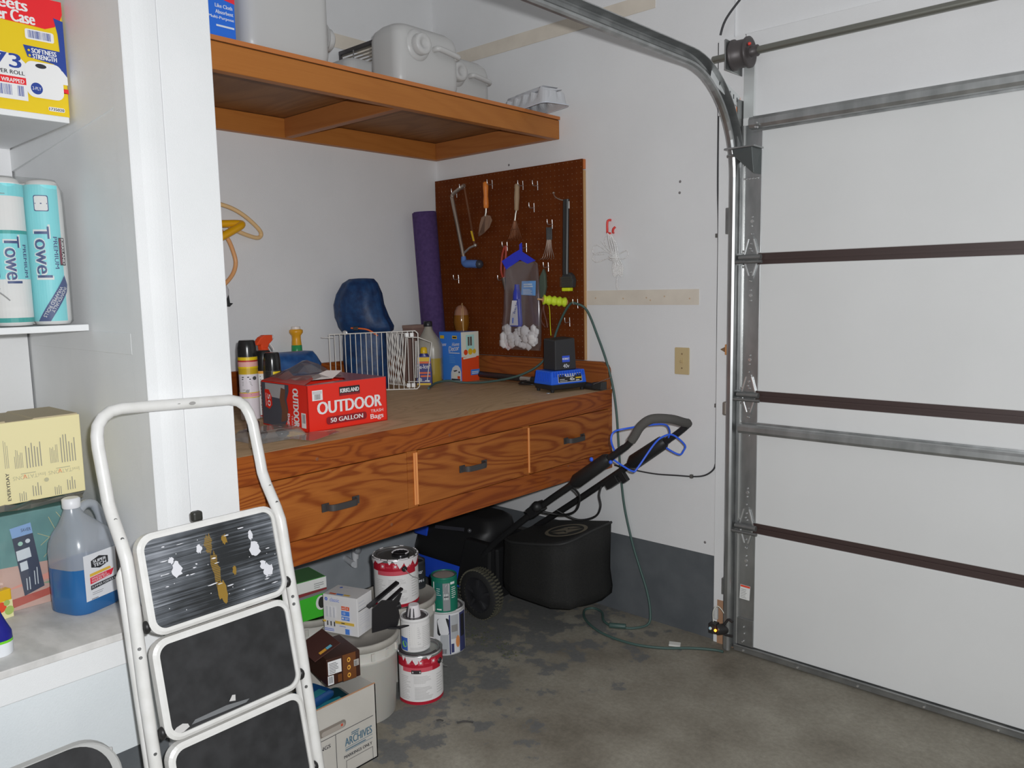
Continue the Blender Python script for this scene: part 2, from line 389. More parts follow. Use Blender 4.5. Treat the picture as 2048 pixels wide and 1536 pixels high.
for i in (1, 2, 3):
    s_ = D(MB(), 1.757, XR, -0.026, 0.01, i * H - 0.021, i * H + 0.021); D(s_, 1.757, XR, -0.031, -0.0265, i * H - 0.004, i * H + 0.004)
    s_.build('joint_strip', BROWN, dr)
D(D(MB(), 1.757, XR, -0.042, 0.012, 0.005, 0.030), 1.757, XR, -0.046, -0.04, 0.024, 0.033).build('bottom_retainer', GALVD, dr, bevel=0.002)
D(MB(), 1.765, XR, -0.030, 0.006, 0.0, 0.006).build('bottom_seal', K(35, 35, 36, 0.8, ill=0.5), dr)
bh = MB()
for x in [1.80 + 0.2265 * k for k in range(21)]: bh.lathe([(0.006, 0), (0.004, 0.004)], 8, 0, (x - 1.756, -0.0125, 0.015), (0, -1, 0))
stuff(bh.build('retainer_screws', K(225, 225, 225, 0.3, 0.9, ill=0.6), dr))
for i in range(4):
    z0, z1 = (0.036 if i == 0 else i * H + 0.022), (i + 1) * H - (0.022 if i < 3 else 0.03)
    s_ = D(MB(), 1.768, 1.839, -0.034, -0.0305, z0, z1); D(s_, 1.759, 1.7665, -0.0405, -0.0305, z0, z1)
    s_.build('end_stile', [GALV], dr, bevel=0.001)
    D(MB(), 1.7675, 1.7695, -0.0412, -0.0345, z0, z1).build('stile_lip', K(190, 190, 188, 0.3, 0.7, ill=0.5), dr)
for z, dz in ((2.104, 0.028), (0.939, 0.024)):
    pts = [(-0.0045, -dz), (-0.0045, -dz * 0.62), (-0.034, -dz * 0.55), (-0.040, -dz * 0.2), (-0.040, dz * 0.35), (-0.034, dz * 0.62), (-0.0045, dz * 0.7), (-0.0045, dz * 1.05), (-0.0085, dz * 1.05), (-0.0085, dz * 0.82), (-0.038, dz * 0.75), (-0.045, dz * 0.4), (-0.045, -dz * 0.3), (-0.038, -dz * 0.7), (-0.0085, -dz * 0.75), (-0.0085, -dz)]
    pts = [(a, b) for a, b in pts]
    MB().prism([(-a, b) for a, b in pts][::-1], lambda u, v, d, z=z: V((d, -u, z + v)), 0.045 if z > 2 else 0.02, XR - 1.756).build('strut', GALV, dr)
def bolt(m, x, z, y=-0.0345, r=0.0045): m.lathe([(r, 0), (r, 0.002), (r * 0.5, 0.0045)], 8, 0, (x - 1.756, y + 0.03, z), (0, -1, 0))
SHINY = K(215, 215, 215, 0.25, 0.9, ill=0.6)
for i in (1, 2, 3):
    z = i * H; x = 1.803
    s_ = MB()
    s_.prism([(-0.030, 0.0), (0.030, 0.0), (0.008, 0.085), (-0.008, 0.085)], lambda u, v, d: V((x - 1.756 + u, -0.0048 - d, z + v)), 0, 0.004)
    s_.prism([(-0.030, 0.0), (-0.010, -0.075), (0.010, -0.075), (0.030, 0.0)], lambda u, v, d: V((x - 1.756 + u, -0.0048 - d, z + v)), 0, 0.004)
    hg = s_.build('hinge', GALV, dr)
    r_ = MB()
    for sx in (-1, 1): r_.obox((x - 1.756 + sx * 0.021, -0.009, z + 0.04), (0.0022, 0, 0), (0, 0.003, 0), (-sx * 0.010, 0, 0.036)); r_.obox((x - 1.756 + sx * 0.018, -0.009, z - 0.034), (0.0022, 0, 0), (0, 0.003, 0), (-sx * 0.010, 0, -0.03))
    r_.build('hinge_rib', K(175, 176, 176, 0.3, 0.8, ill=0.5), hg)
    r_ = MB().cyl((1.762 - 1.756, -0.022, z + 0.006), (1.850 - 1.756, -0.022, z + 0.006), 0.011, n=12); r_.cyl((1.752 - 1.756, -0.040, z - 0.012), (1.862 - 1.756, -0.040, z - 0.012), 0.006, n=10)
    r_.build('roller_axle', GALVD, hg)
    b_ = MB(); [bolt(b_, bx, z + bz, -0.039) for bx, bz in ((1.803, 0.095), (1.803, 0.058), (1.799, 0.04), (1.806, 0.03), (1.803, -0.05), (1.806, -0.085), (1.800, -0.083), (1.776, 0.03), (1.776, -0.03))]
    [bolt(b_, bx, z + bz, -0.034) for bx, bz in ((1.804, 0.16), (1.802, 0.125), (1.802, -0.12), (1.803, -0.16))]
    b_.lathe([(0.008, 0), (0.006, 0.003)], 10, 0, (1.803 - 1.756, -0.004, z + 0.143), (0, -1, 0)); b_.lathe([(0.008, 0), (0.006, 0.003)], 10, 0, (1.802 - 1.756, -0.004, z - 0.14), (0, -1, 0))
    stuff(b_.build('bolt_heads', SHINY, hg))
tb = MB(); tb.hexa([(0.005, -0.085, 1.985), (0.075, -0.055, 1.915), (0.08, -0.004, 1.915), (0.02, -0.004, 1.985), (0.0, -0.085, 2.01), (0.08, -0.085, 2.01), (0.08, -0.004, 2.01), (0.0, -0.004, 2.01)])
tbo = tb.build('top_roller_bracket', K(72, 76, 76, 0.4, 0.7, ill=0.5), dr, bevel=0.002)
MB().box(-0.03, 0.09, -0.088, -0.006, 2.010, 2.016).cyl((-0.03, -0.06, 1.99), (0.06, -0.06, 1.99), 0.006).build('bracket_plate', GALV, tbo, bevel=0.001)
b_ = MB(); [bolt(b_, 1.775 + 0.012 * k, 1.905, -0.034) for k in range(5)]; [bolt(b_, x, z, -0.078) for x, z in ((1.83, 2.085), (1.838, 2.083), (1.836, 2.10))]; stuff(b_.build('bolt_heads', SHINY, tbo))
bb = MB(); bb.box(0.012, 0.083, -0.010, -0.0048, 0.036, 0.15).build('bottom_bracket', GALVD, dr, bevel=0.001)
b_ = MB(); [bolt(b_, x, z, -0.041) for x, z in ((1.800, 0.055), (1.795, 0.05), (1.800, 0.115), (1.803, 0.088))]; stuff(b_.build('bolt_heads', SHINY, dr))
st = Print(plane_fn((1.777 - 1.756, -0.0045, 0.231), (1, 0, -0.03), (0.05, 0, 1)), [K(205, 205, 203, ill=0.55), K(185, 60, 40, ill=0.55), K(120, 120, 120, ill=0.55)])
st.rect(0, 0, 0.043, 0.060, 0).rect(0.001, 0.051, 0.042, 0.059, 1).lines(0.004, 0.006, 0.039, 0.047, 2, 6, 0.3, 4); st.done('warning_sticker', dr)

# ---- roller track that bends from the door to the ceiling
trk = thing('garage_door_track', 'galvanised roller track curving from the door jamb up to the ceiling', 'track', (1.745, -0.055, 0))
prof = [(0.024, 0.024), (-0.014, 0.024), (-0.020, 0.018), (-0.020, -0.018), (-0.014, -0.024), (0.000, -0.025), (0.008, -0.021), (0.010, -0.014), (0.006, -0.008), (0.000, -0.008), (0.000, -0.010), (0.005, -0.011), (0.007, -0.015), (0.005, -0.019), (-0.001, -0.022), (-0.012, -0.021), (-0.017, -0.016), (-0.017, 0.016), (-0.012, 0.021), (0.024, 0.021)]
Rk = 0.375; zc = 1.912
path = [((0, 0.012), (0, 1))]   # (y,z), (outward normal y,z)
path = [(0, 0.012, 0.0)] + [(0, 0.012 + (zc - 0.012) * k / 6, 0.0) for k in range(1, 6)]
path += [(-Rk + Rk * cos(a), zc + Rk * sin(a), a) for a in [pi / 2 * k / 16 for k in range(17)]]
path += [(-Rk - d, zc + Rk + 0.0, pi / 2) for d in (0.8, 1.8, 2.8, 3.9)]
rings = [[V((a, y + cos(t) * b, z + sin(t) * b)) for a, b in prof] for y, z, t in path]
MB().loft([r[::-1] for r in rings[:12]] if False else rings, 0, False).build('rail', GALV, trk)
MB().box(-0.036, -0.0205, -0.012, 0.022, 1.70, 1.80).build('track_clip', GALVD, trk, bevel=0.002)
MB().box(-0.040, -0.0205, -0.012, 0.024, 0.985, 1.04).build('track_clip', K(110, 104, 98, 0.5, 0.5, ill=0.5), trk, bevel=0.006)
MB().box(-0.034, -0.0205, -0.010, 0.024, 0.24, 0.31).build('track_clip', GALVD, trk, bevel=0.003)
# angle iron along the jamb and the brace to the bend
ang = MB(); ang.box(0.005, 0.008, -0.01, 0.036, 0.02, 2.20); ang.box(-0.02, 0.008, 0.036, 0.0385, 0.02, 2.20)
ang.build('angle_iron', GALVD, trk)
br = MB(); br.obox((0.002, -0.10, 2.222), (0.0015, 0, 0), (0, 0.11, -0.030), (0, 0.006, 0.020)); br.obox((-0.008, -0.094, 2.244), (0.010, 0, 0), (0, 0.11, -0.030), (0, 0.0004, 0.0015))
bro = br.build('brace', K(190, 192, 192, 0.5, 0.1, ill=0.5), trk)
sl = MB()
for k in range(6): sl.obox((0.0042, -0.15 + 0.028 * k, 2.236 - 0.0076 * k), (0.0006, 0, 0), (0, 0.0028, 0), (0, 0, 0.008))
stuff(sl.build('brace_slots', K(60, 62, 62, 0.6, ill=0.5), bro))
MB().box(0.012, 0.055, 0.028, 0.034, 2.10, 2.33).build('flag_plate', K(185, 188, 187, 0.4, 0.6, ill=0.5), trk, bevel=0.001)
# ---- torsion shaft and cable drum
ts = thing('torsion_shaft', 'steel torsion shaft with black cable drum above the garage door', 'shaft', (1.772, -0.1, 2.352))
MB().cyl((-0.105, 0, 0), (4.8, 0, 0), 0.0135, n=16).build('shaft', K(98, 98, 92, 0.4, 0.7, ill=0.5), ts)
dm = K(62, 58, 58, 0.45, 0.3, ill=0.5)
MB().lathe([(0.013, -0.038), (0.046, -0.038), (0.055, -0.034), (0.055, -0.026), (0.050, -0.024), (0.049, 0.012), (0.045, 0.018), (0.055, 0.024), (0.055, 0.032), (0.046, 0.034), (0.030, 0.030), (0.013, 0.040)], 32, 0, (0.012, 0, 0), (1, 0, 0), caps=False).build('cable_drum', dm, ts)
MB().lathe([(0.020, 0.03), (0.020, 0.062), (0.013, 0.062)], 16, 0, (0.012, 0, 0), (1, 0, 0)).build('drum_hub', dm, ts)
rs = MB()
for a in (0.9, 2.6): rs.lathe([(0.006, 0), (0.006, 0.006), (0.003, 0.009)], 8, 0, (0.046, -0.030 * cos(a), 0.030 * sin(a)), (1, 0, 0))
stuff(rs.build('red_screws', K(205, 60, 50, 0.4, ill=0.5), ts))
MB().box(-0.03, -0.026, -0.055, 0.084, -0.06, 0.05).build('bearing_plate', GALVD, ts, bevel=0.002)
# ================================================================== bench, shelf, pegboard
PLY = wood('orange_fir_plywood', (0.40, 0.108, 0.016), (0.20, 0.038, 0.006), 'y', 1.0, 0.42, contrast=0.62)
PLYL = wood('light_fir_plywood', (0.47, 0.155, 0.029), (0.22, 0.045, 0.007), 'y', 0.95, 0.42, contrast=0.66)
FIR = wood('shelf_fir_board', (0.50, 0.19, 0.042), (0.40, 0.135, 0.028), 'y', 0.5, 0.45, contrast=0.3)
FIRX = wood('shelf_fir_end', (0.45, 0.17, 0.048), (0.33, 0.11, 0.03), 'x', 0.5, 0.45, contrast=0.3)
FIRD = wood('dark_shelf_ply', (0.36, 0.17, 0.062), (0.20, 0.085, 0.03), 'x', 0.5, 0.5, contrast=0.4)
BTOP = wood('worn_bench_top', (0.66, 0.46, 0.27), (0.42, 0.27, 0.145), 'y', 1.2, 0.6, contrast=0.45)
EDGE = K(205, 150, 95, 0.6, ill=0.6)
wk = thing('workbench', 'wall-mounted orange plywood workbench with three drawers', 'workbench', (0.56, -0.93, 0.68))
wb(MB().box(0.002, 1.126, -1.858, -0.002, 1.024, 1.044), 'top', BTOP, wk, bevel=0.0015)
wb(MB().box(1.108, 1.128, -1.858, -0.002, 0.957, 1.0235), 'top_rail', PLY, wk, bevel=0.0015)
wb(MB().box(1.126, 1.1285, -1.858, -0.002, 1.024, 1.0435), 'top_edge', PLY, wk)
wb(MB().box(1.108, 1.128, -1.858, -0.002, 0.6785, 0.756), 'bottom_rail', PLY, wk, bevel=0.0015)
for y0, y1 in ((-1.858, -1.762), (-1.222, -1.178), (-0.618, -0.583), (-0.03, -0.002)):
    wb(MB().box(1.108, 1.128, y0, y1, 0.7565, 0.9565), 'stile', PLYL, wk, bevel=0.0015)
for y0, y1 in ((-1.196, -1.1905), (-1.187, -1.179), (-0.592, -0.585)):
    wb(MB().box(1.128, 1.133, y0, y1, 0.765, 0.949), 'edge_strip', K(190, 125, 72, 0.6, ill=0.6), wk, bevel=0.001)
IRON = K(58, 56, 56, 0.5, 0.5, ill=0.55)
for y0, y1, hy, hz in ((-1.759, -1.225, -1.504, 0.838), (-1.175, -0.621, -0.908, 0.851), (-0.580, -0.033, -0.292, 0.859)):
    d = wb(MB().box(1.112, 1.1305, y0, y1, 0.7585, 0.9545), 'drawer', PLYL, wk, bevel=0.002)
    hm = MB(); pts = smooth([(1.1305, hy - 0.058, hz), (1.150, hy - 0.050, hz), (1.158, hy - 0.03, hz), (1.158, hy + 0.03, hz), (1.150, hy + 0.050, hz), (1.1305, hy + 0.058, hz)], 4)
    hm.loft([[p + V((0, 0, a)) + V((b, 0, 0)) for a, b in ((-0.010, -0.003), (0.010, -0.003), (0.010, 0.003), (-0.010, 0.003))] for p in pts], 0, False)
    for s_ in (-1, 1): hm.obox((1.1325, hy + s_ * 0.058, hz), (0.002, 0, 0), (0, 0.013, 0), (0, 0, 0.013))
    hm.build('handle', IRON, d)
wb(MB().box(0.002, 1.108, -1.858, -0.002, 0.700, 0.708), 'underside', FIRD, wk)
wb(MB().box(0.002, 0.030, -1.858, -0.002, 1.0445, 1.173), 'rear_upstand', PLY, wk, bevel=0.002)
rp = [(0.031, 1.0445), (1.124, 1.0445), (1.124, 1.125)] + [(1.124 - 0.045 + 0.045 * cos(a), 1.125 + 0.042 * sin(a)) for a in (0.3, 0.7, 1.1, 1.5)] + [(0.031, 1.167)]
wb(MB().prism(rp, lambda u, v, d: V((u, -d, v)), 0.002, 0.030), 'side_upstand', wood('upstand_ply', (0.40, 0.125, 0.03), (0.2, 0.05, 0.014), 'x', 0.7, 0.45), wk, bevel=0.002)
nl = MB()
for y, z in ((-1.58, 0.995), (-1.02, 0.985), (-0.72, 0.80), (-1.30, 0.72), (-0.33, 0.745)): nl.lathe([(0.006, 0), (0.003, 0.0012)], 8, 0, (1.128, y, z), (1, 0, 0))
stuff(wb(nl, 'nail_heads', K(105, 60, 35, 0.7, ill=0.6), wk))

us = thing('wall_shelf', 'orange wooden shelf with underside joists high on the wall', 'shelf', (0.42, -0.93, 2.185))
wb(MB().box(0.002, 0.842, -1.860, -0.002, 2.2715, 2.2855), 'shelf_board', FIRD, us, bevel=0.001)
wb(MB().box(0.842, 0.8445, -1.860, -0.002, 2.2715, 2.2855), 'board_edge', K(150, 90, 45, 0.5, ill=0.55), us)
wb(MB().box(0.803, 0.840, -1.860, -0.002, 2.185, 2.2695), 'front_board', FIR, us, bevel=0.003)
wb(MB().box(0.002, 0.038, -1.860, -0.002, 2.185, 2.270), 'rear_board', FIR, us, bevel=0.003)
wb(MB().box(0.039, 0.802, -0.040, -0.002, 2.185, 2.270), 'end_board', FIRX, us, bevel=0.003)
for y in (-0.94,):
    wb(MB().box(0.039, 0.802, y, y + 0.038, 2.187, 2.270), 'joist', FIRX, us, bevel=0.003)
wb(MB().box(0.004, 0.05, -1.42, -1.385, 2.178, 2.1845).box(0.004, 0.05, -1.388, -1.385, 2.1845, 2.20), 'metal_bracket', GALV, us)

# ---- pegboard
pm = mk('brown_pegboard', (0.25, 0.075, 0.02), 0.7, Specular_IOR_Level=0.15); nt, b, N = nodes(pm); Lk = nt.links.new
tc = N('TexCoord'); sx = N('SeparateXYZ'); Lk(tc.outputs['Object'], sx.inputs[0])
def cell(sock):
    a = N('Math', operation='DIVIDE'); a.inputs[1].default_value = 0.0254; Lk(sock, a.inputs[0])
    f = N('Math', operation='FRACT'); Lk(a.outputs[0], f.inputs[0]); s_ = N('Math', operation='SUBTRACT'); s_.inputs[1].default_value = 0.5; Lk(f.outputs[0], s_.inputs[0])
    q = N('Math', operation='MULTIPLY'); Lk(s_.outputs[0], q.inputs[0]); Lk(s_.outputs[0], q.inputs[1]); return q.outputs[0]
ad = N('Math', operation='ADD'); Lk(cell(sx.outputs[0]), ad.inputs[0]); Lk(cell(sx.outputs[2]), ad.inputs[1])
lt = N('Math', operation='LESS_THAN'); lt.inputs[1].default_value = 0.011; Lk(ad.outputs[0], lt.inputs[0])
no = N('TexNoise', i_Scale=14.0, i_Detail=4.0); Lk(tc.outputs['Object'], no.inputs['Vector'])
rr = ramp(nt, [(0.35, (0.125, 0.026, 0.004)), (0.7, (0.155, 0.036, 0.006))]); Lk(no.outputs[0], rr.inputs[0])
mx = N('Mix', data_type='RGBA'); Lk(lt.outputs[0], mx.inputs[0]); Lk(rr.outputs[0], mx.inputs[6]); mx.inputs[7].default_value = (0.19, 0.09, 0.05, 1); Lk(mx.outputs[2], b.inputs['Base Color'])
pg = thing('pegboard', 'dark brown perforated pegboard on the wall above the bench end', 'pegboard', (0.49, -0.02, 1.175))
wb(MB().box(0.008, 0.985, -0.0225, -0.0175, 1.170, 2.079), 'board', pm, pg)
wb(MB().box(0.966, 0.9885, -0.017, -0.0015, 1.170, 2.03), 'furring_strip', wood('pale_pine', (0.62, 0.38, 0.18), (0.5, 0.28, 0.12), 'z', 1, 0.6, contrast=0.2), pg)
wb(MB().box(0.2, 0.9885, -0.017, -0.0015, 2.035, 2.078), 'top_strip', K(150, 85, 45, 0.6, ill=0.5), pg)

HOOKM = K(225, 225, 225, 0.25, 0.9, ill=0.55)
HK = 'steel pegboard hooks'
proto = None
def hook(x, z, label):
    global proto
    if proto is None:
        m = MB().tube(smooth([(0, -0.0, 0), (0, -0.012, 0), (0, -0.034, -0.002), (0, -0.040, 0.006), (0, -0.041, 0.022)], 4), 0.0022, 6)
        m.tube([(0, -0.0045, 0.022), (0, -0.003, 0.0), (0, -0.003, -0.02)], 0.0022, 6)
        proto = m.build('pegboard_hook', HOOKM); o = proto
    else:
        o = proto.copy(); COL.objects.link(o)
    o.location = (x, -0.0225, z); tag(o, label, 'hook', HK); return o
for x, z, l in ((0.235, 2.017, 'steel hook at the top end of the hacksaw frame'), (0.175, 2.00, 'steel hook at the bend of the hacksaw frame'),
                (0.43, 2.02, 'steel hook behind the orange trowel handle'), (0.632, 1.995, 'steel hook behind the grey hand rake handle'),
                (0.724, 1.985, 'empty steel hook highest of those right of the hand rake'), (0.700, 1.885, 'empty steel hook below the topmost empty one'),
                (0.81, 1.80, 'steel hook just above the black wire claw'), (0.172, 1.560, 'empty steel hook beside the purple mat'),
                (0.522, 1.712, 'steel hook holding the red handled tool'), (0.648, 1.70, 'steel hook holding the plastic bag'),
                (0.783, 1.603, 'steel hook holding the dark green sheath'), (0.907, 1.345, 'empty steel hook above the battery charger'),
                (0.955, 1.430, 'steel hook carrying the green extension cord'), (0.488, 1.550, 'empty steel hook left of the plastic bag')):
    hook(x, z, l)
Yp = -0.05
hs = thing('hacksaw', 'hacksaw with grey tube frame and blue grip hung on pegboard', 'saw', (0.26, Yp, 1.63))
wb(MB().tube(smooth([(0.258, Yp, 2.032), (0.240, Yp, 2.026), (0.180, Yp, 2.0), (0.166, Yp, 1.985), (0.168, Yp, 1.965), (0.205, Yp, 1.81), (0.232, Yp, 1.70), (0.240, Yp, 1.665)], 6), [0.010] * 43, 8), 'frame', K(128, 118, 108, 0.4, 0.7, ill=0.45), hs)
wb(MB().tube([(0.238, Yp, 1.69), (0.285, Yp, 1.718), (0.325, Yp, 1.728)], 0.006, 8).ball((0.325, Yp, 1.728), 0.010, 8), 'blade_arm', K(140, 135, 128, 0.4, 0.7, ill=0.45), hs)
wb(MB().hexa([(0.314, Yp - 0.0006, 1.728), (0.328, Yp - 0.0006, 1.728), (0.328, Yp + 0.0006, 1.728), (0.314, Yp + 0.0006, 1.728), (0.252, Yp - 0.0006, 2.02), (0.263, Yp - 0.0006, 2.02), (0.263, Yp + 0.0006, 2.02), (0.252, Yp + 0.0006, 2.02)]), 'blade', K(95, 62, 42, 0.4, 0.5, ill=0.45), hs)
wb(MB().obox((0.308, Yp - 0.0012, 1.775), (0.006, 0, 0), (0, 0.0006, 0), (-0.008, 0, 0.026)), 'blade_tape', K(215, 180, 40, 0.5, ill=0.5), hs)
gp = smooth([(0.238, Yp, 1.675), (0.240, Yp, 1.652), (0.252, Yp, 1.638), (0.29, Yp, 1.636), (0.325, Yp, 1.634), (0.345, Yp, 1.632)], 5)
wb(MB().tube(gp, [0.012 + 0.009 * min(1, k / 12) for k in range(len(gp))], 12), 'grip', K(70, 98, 150, 0.4, ill=0.5), hs, )
wb(MB().ball((0.350, Yp, 1.632), 0.0225, 12), 'grip_end', K(40, 42, 50, 0.4, ill=0.5), hs)
tr = thing('garden_trowel', 'hand trowel with orange wooden handle hung on pegboard', 'trowel', (0.40, Yp, 1.77))
wb(MB().lathe([(0.008, 0), (0.013, 0.004), (0.014, 0.03), (0.0115, 0.06), (0.014, 0.10), (0.014, 0.124), (0.009, 0.129)], 14, 0, (0.407, Yp, 1.905)), 'handle', K(215, 125, 50, 0.45, ill=0.5), tr)
wb(MB().tube([(0.407, Yp, 1.906), (0.406, Yp, 1.885), (0.40, Yp, 1.868)], 0.005, 8), 'shank', K(150, 148, 142, 0.35, 0.8, ill=0.45), tr)
tp = [(0.40, 1.875), (0.372, 1.862), (0.352, 1.828), (0.336, 1.785), (0.330, 1.772), (0.352, 1.772), (0.39, 1.785), (0.422, 1.81), (0.437, 1.846), (0.428, 1.868)]
wb(MB().prism(tp, lambda u, v, d: V((u, Yp - d + 0.6 * (u - 0.39) ** 2 * 8, v)), -0.001, 0.001), 'blade', K(120, 96, 80, 0.4, 0.7, ill=0.45), tr)
rk = thing('hand_rake', 'small hand rake with grey wooden handle and wire tines on pegboard', 'rake', (0.60, Yp, 1.74))
wb(MB().lathe([(0.008, 0), (0.011, 0.005), (0.0115, 0.03), (0.0135, 0.06), (0.012, 0.10), (0.0135, 0.12), (0.008, 0.126)], 14, 0, (0.609, Yp, 1.878), (0.06, 0, 1)), 'handle', K(125, 105, 82, 0.6, ill=0.48), rk)
wb(MB().tube([(0.609, Yp, 1.88), (0.603, Yp, 1.86), (0.598, Yp, 1.832)], 0.0045, 8), 'shank', K(160, 158, 150, 0.3, 0.8, ill=0.45), rk)
for k in range(8):
    t = -1 + 2 * k / 7
    wb(MB().tube(smooth([(0.598 + t * 0.004, Yp, 1.84), (0.597 + t * 0.017, Yp, 1.805), (0.597 + t * 0.038, Yp, 1.752), (0.597 + t * 0.041, Yp - 0.008, 1.742)], 3), 0.0019, 5), 'tine', K(105, 70, 50, 0.4, 0.6, ill=0.45), rk)
wb(MB().tube([(0.570, Yp - 0.002, 1.79), (0.626, Yp - 0.002, 1.79)], 0.002, 5), 'tine_bar', K(105, 70, 50, 0.4, 0.6, ill=0.45), rk)
cl = thing('wire_claw', 'black handled wire claw hung upside on pegboard', 'hand tool', (0.80, Yp, 1.64))
for k in range(4):
    x = 0.797 + 0.0085 * k
    wb(MB().tube(smooth([(x, Yp, 1.785), (x + 0.001, Yp, 1.76), (x + 0.001, Yp, 1.728)], 3), 0.0045, 7), 'sleeve', K(42, 42, 42, 0.35, ill=0.45), cl)
for k in range(6):
    t = -1 + 2 * k / 5
    wb(MB().tube(smooth([(0.809 + t * 0.012, Yp, 1.73), (0.806 + t * 0.018, Yp, 1.69), (0.803 + t * 0.034, Yp, 1.648), (0.803 + t * 0.040, Yp - 0.012, 1.64)], 3), 0.0018, 5), 'wire', K(125, 110, 100, 0.35, 0.7, ill=0.45), cl)
bq = thing('grill_brush', 'long black grill brush with bristle head hung on pegboard', 'brush', (0.92, -0.06, 1.49))
bt = smooth([(0.921, -0.06, 1.903), (0.920, -0.06, 1.88), (0.916, -0.06, 1.72), (0.913, -0.06, 1.60), (0.913, -0.06, 1.565)], 5)
wb(MB().loft([[p + V((cos(a) * 0.017, sin(a) * 0.010, 0)) for a in [2 * pi * j / 12 for j in range(12)]] for p in bt], 0), 'handle', K(32, 32, 32, 0.35, ill=0.45), bq, bevel=0.002)
wb(MB().prism([(0.898, 1.572), (0.886, 1.548), (0.889, 1.505), (0.950, 1.505), (0.955, 1.54), (0.946, 1.56), (0.93, 1.574)], lambda u, v, d: V((u, -0.045 - d, v)), -0.012, 0.016), 'head', K(36, 36, 36, 0.6, ill=0.45), bq, bevel=0.003)
for k in range(9):
    wb(MB().box(0.890, 0.951, -0.075, -0.062, 1.509 + k * 0.0052, 1.5118 + k * 0.0052), 'bristle_row', K(62, 60, 52, 0.5, 0.3, ill=0.45), bq)
wb(MB().box(0.896, 0.940, -0.070, -0.040, 1.489, 1.505), 'yellow_tip', K(205, 215, 30, 0.5, ill=0.5), bq, bevel=0.003)
wb(MB().tube(smooth([(0.921, -0.06, 1.898), (0.885, -0.057, 1.905), (0.845, -0.045, 1.922), (0.823, -0.03, 1.942)], 5), 0.003, 6).ball((0.822, -0.028, 1.943), 0.006, 8), 'hanging_wire', K(150, 140, 130, 0.3, 0.8, ill=0.45), bq)
wb(MB().obox((0.935, -0.0605, 1.877), (0.003, 0, 0), (0, 0.002, 0), (0, 0, 0.016)), 'price_tag', K(215, 215, 212, ill=0.5), bq)
# plastic bag with glue bottle
FILM = clear('clear_plastic_film', (0.96, 0.96, 0.97), 0.05, 0.07, 0.12, (0.7, 0.66, 0.66))
zb = thing('zip_bag', 'clear zip bag with glue bottle and white rags hung on pegboard', 'bag', (0.63, -0.06, 1.21))
def bagring(z, xl, xr, dp):
    cx = (xl + xr) / 2; w_ = (xr - xl) / 2
    return [V((cx + w_ * cos(a), -0.064 - dp * sin(a), z)) for a in [2 * pi * j / 20 for j in range(20)]]
wb(MB().loft([bagring(*q) for q in ((1.208, 0.510, 0.758, 0.012), (1.24, 0.500, 0.764, 0.030), (1.30, 0.508, 0.766, 0.032), (1.40, 0.524, 0.765, 0.026), (1.50, 0.530, 0.760, 0.022), (1.58, 0.530, 0.755, 0.014), (1.62, 0.545, 0.75, 0.006), (1.635, 0.56, 0.73, 0.003))], 0, True, False), 'film', FILM, zb)
wb(MB().prism([(0.523, 1.640), (0.600, 1.675), (0.640, 1.690), (0.640, 1.715), (0.655, 1.722), (0.657, 1.680), (0.740, 1.635), (0.69, 1.622), (0.642, 1.642), (0.552, 1.598)][::-1], lambda u, v, d: V((u, -0.068 - d, v)), -0.0015, 0.0015), 'blue_zip_strip', K(32, 42, 165, 0.4, ill=0.5), zb)
gl = wb(MB().loft([[V((cx + w_ * cos(a), -0.072 - 0.016 * sin(a), z)) for a in [2 * pi * j / 14 for j in range(14)]] for z, cx, w_ in ((1.322, 0.612, 0.036), (1.335, 0.612, 0.042), (1.39, 0.616, 0.034), (1.455, 0.622, 0.024))], 0), 'glue_bottle', K(40, 52, 135, 0.4, ill=0.5), zb)
wb(MB().lathe([(0.022, 0), (0.02, 0.03), (0.014, 0.05), (0.012, 0.07)], 12, 0, (0.623, -0.072, 1.455)), 'glue_cap', K(38, 48, 140, 0.35, ill=0.5), zb)
wb(MB().prism([(0.584, 1.328), (0.640, 1.328), (0.638, 1.40), (0.634, 1.448), (0.604, 1.448)], lambda u, v, d: V((u, -0.088 - d, v)), 0, 0.001), 'bottle_label', K(205, 205, 212, ill=0.5), zb)
pr_ = Print(plane_fn((0.596, -0.0895, 1.33), (1, 0, 0.0), (0.09, 0, 1)), [K(60, 65, 120, ill=0.5), K(70, 100, 180, ill=0.5)])
pr_.text('Icicle', 0.022, 0.055, 0.055, 0.013, 0, 75, 0.0006).rect(0.006, 0.008, 0.014, 0.035, 1); wb(pr_.b, 'label_print', pr_.mats, zb)
wb(MB().prism([(0.655, 1.475), (0.745, 1.470), (0.748, 1.54), (0.660, 1.54)], lambda u, v, d: V((u, -0.078 - d, v)), 0, 0.001), 'blue_leaflet', K(95, 145, 200, 0.4, ill=0.5), zb)
pr_ = Print(plane_fn((0.668, -0.0795, 1.475), (1, 0, 0), (0, 0, 1)), [K(200, 215, 230, ill=0.5)]); pr_.lines(0.0, 0.002, 0.07, 0.028, 0, 4, 0.55, 3).lines(0.005, 0.036, 0.07, 0.056, 0, 2, 0.6, 5); wb(pr_.b, 'leaflet_print', pr_.mats, zb)
rg = MB(); rr_ = random.Random(3)
for k in range(70):
    rg.ball((0.525 + 0.215 * rr_.random(), -0.066 - 0.014 * rr_.random(), 1.228 + 0.085 * rr_.random()), 0.010 + 0.014 * rr_.random(), 7, 0, (1.3, 0.5, 0.6 + 0.9 * rr_.random()))
stuff(wb(rg, 'white_rags', K(225, 222, 222, 0.8, ill=0.5), zb))
MBg = MB().prism([(0.767, 1.597), (0.745, 1.56), (0.737, 1.51), (0.744, 1.465), (0.754, 1.450), (0.768, 1.46), (0.781, 1.51), (0.778, 1.57)], lambda u, v, d: V((u, -0.040 - d, v)), -0.008, 0.008)
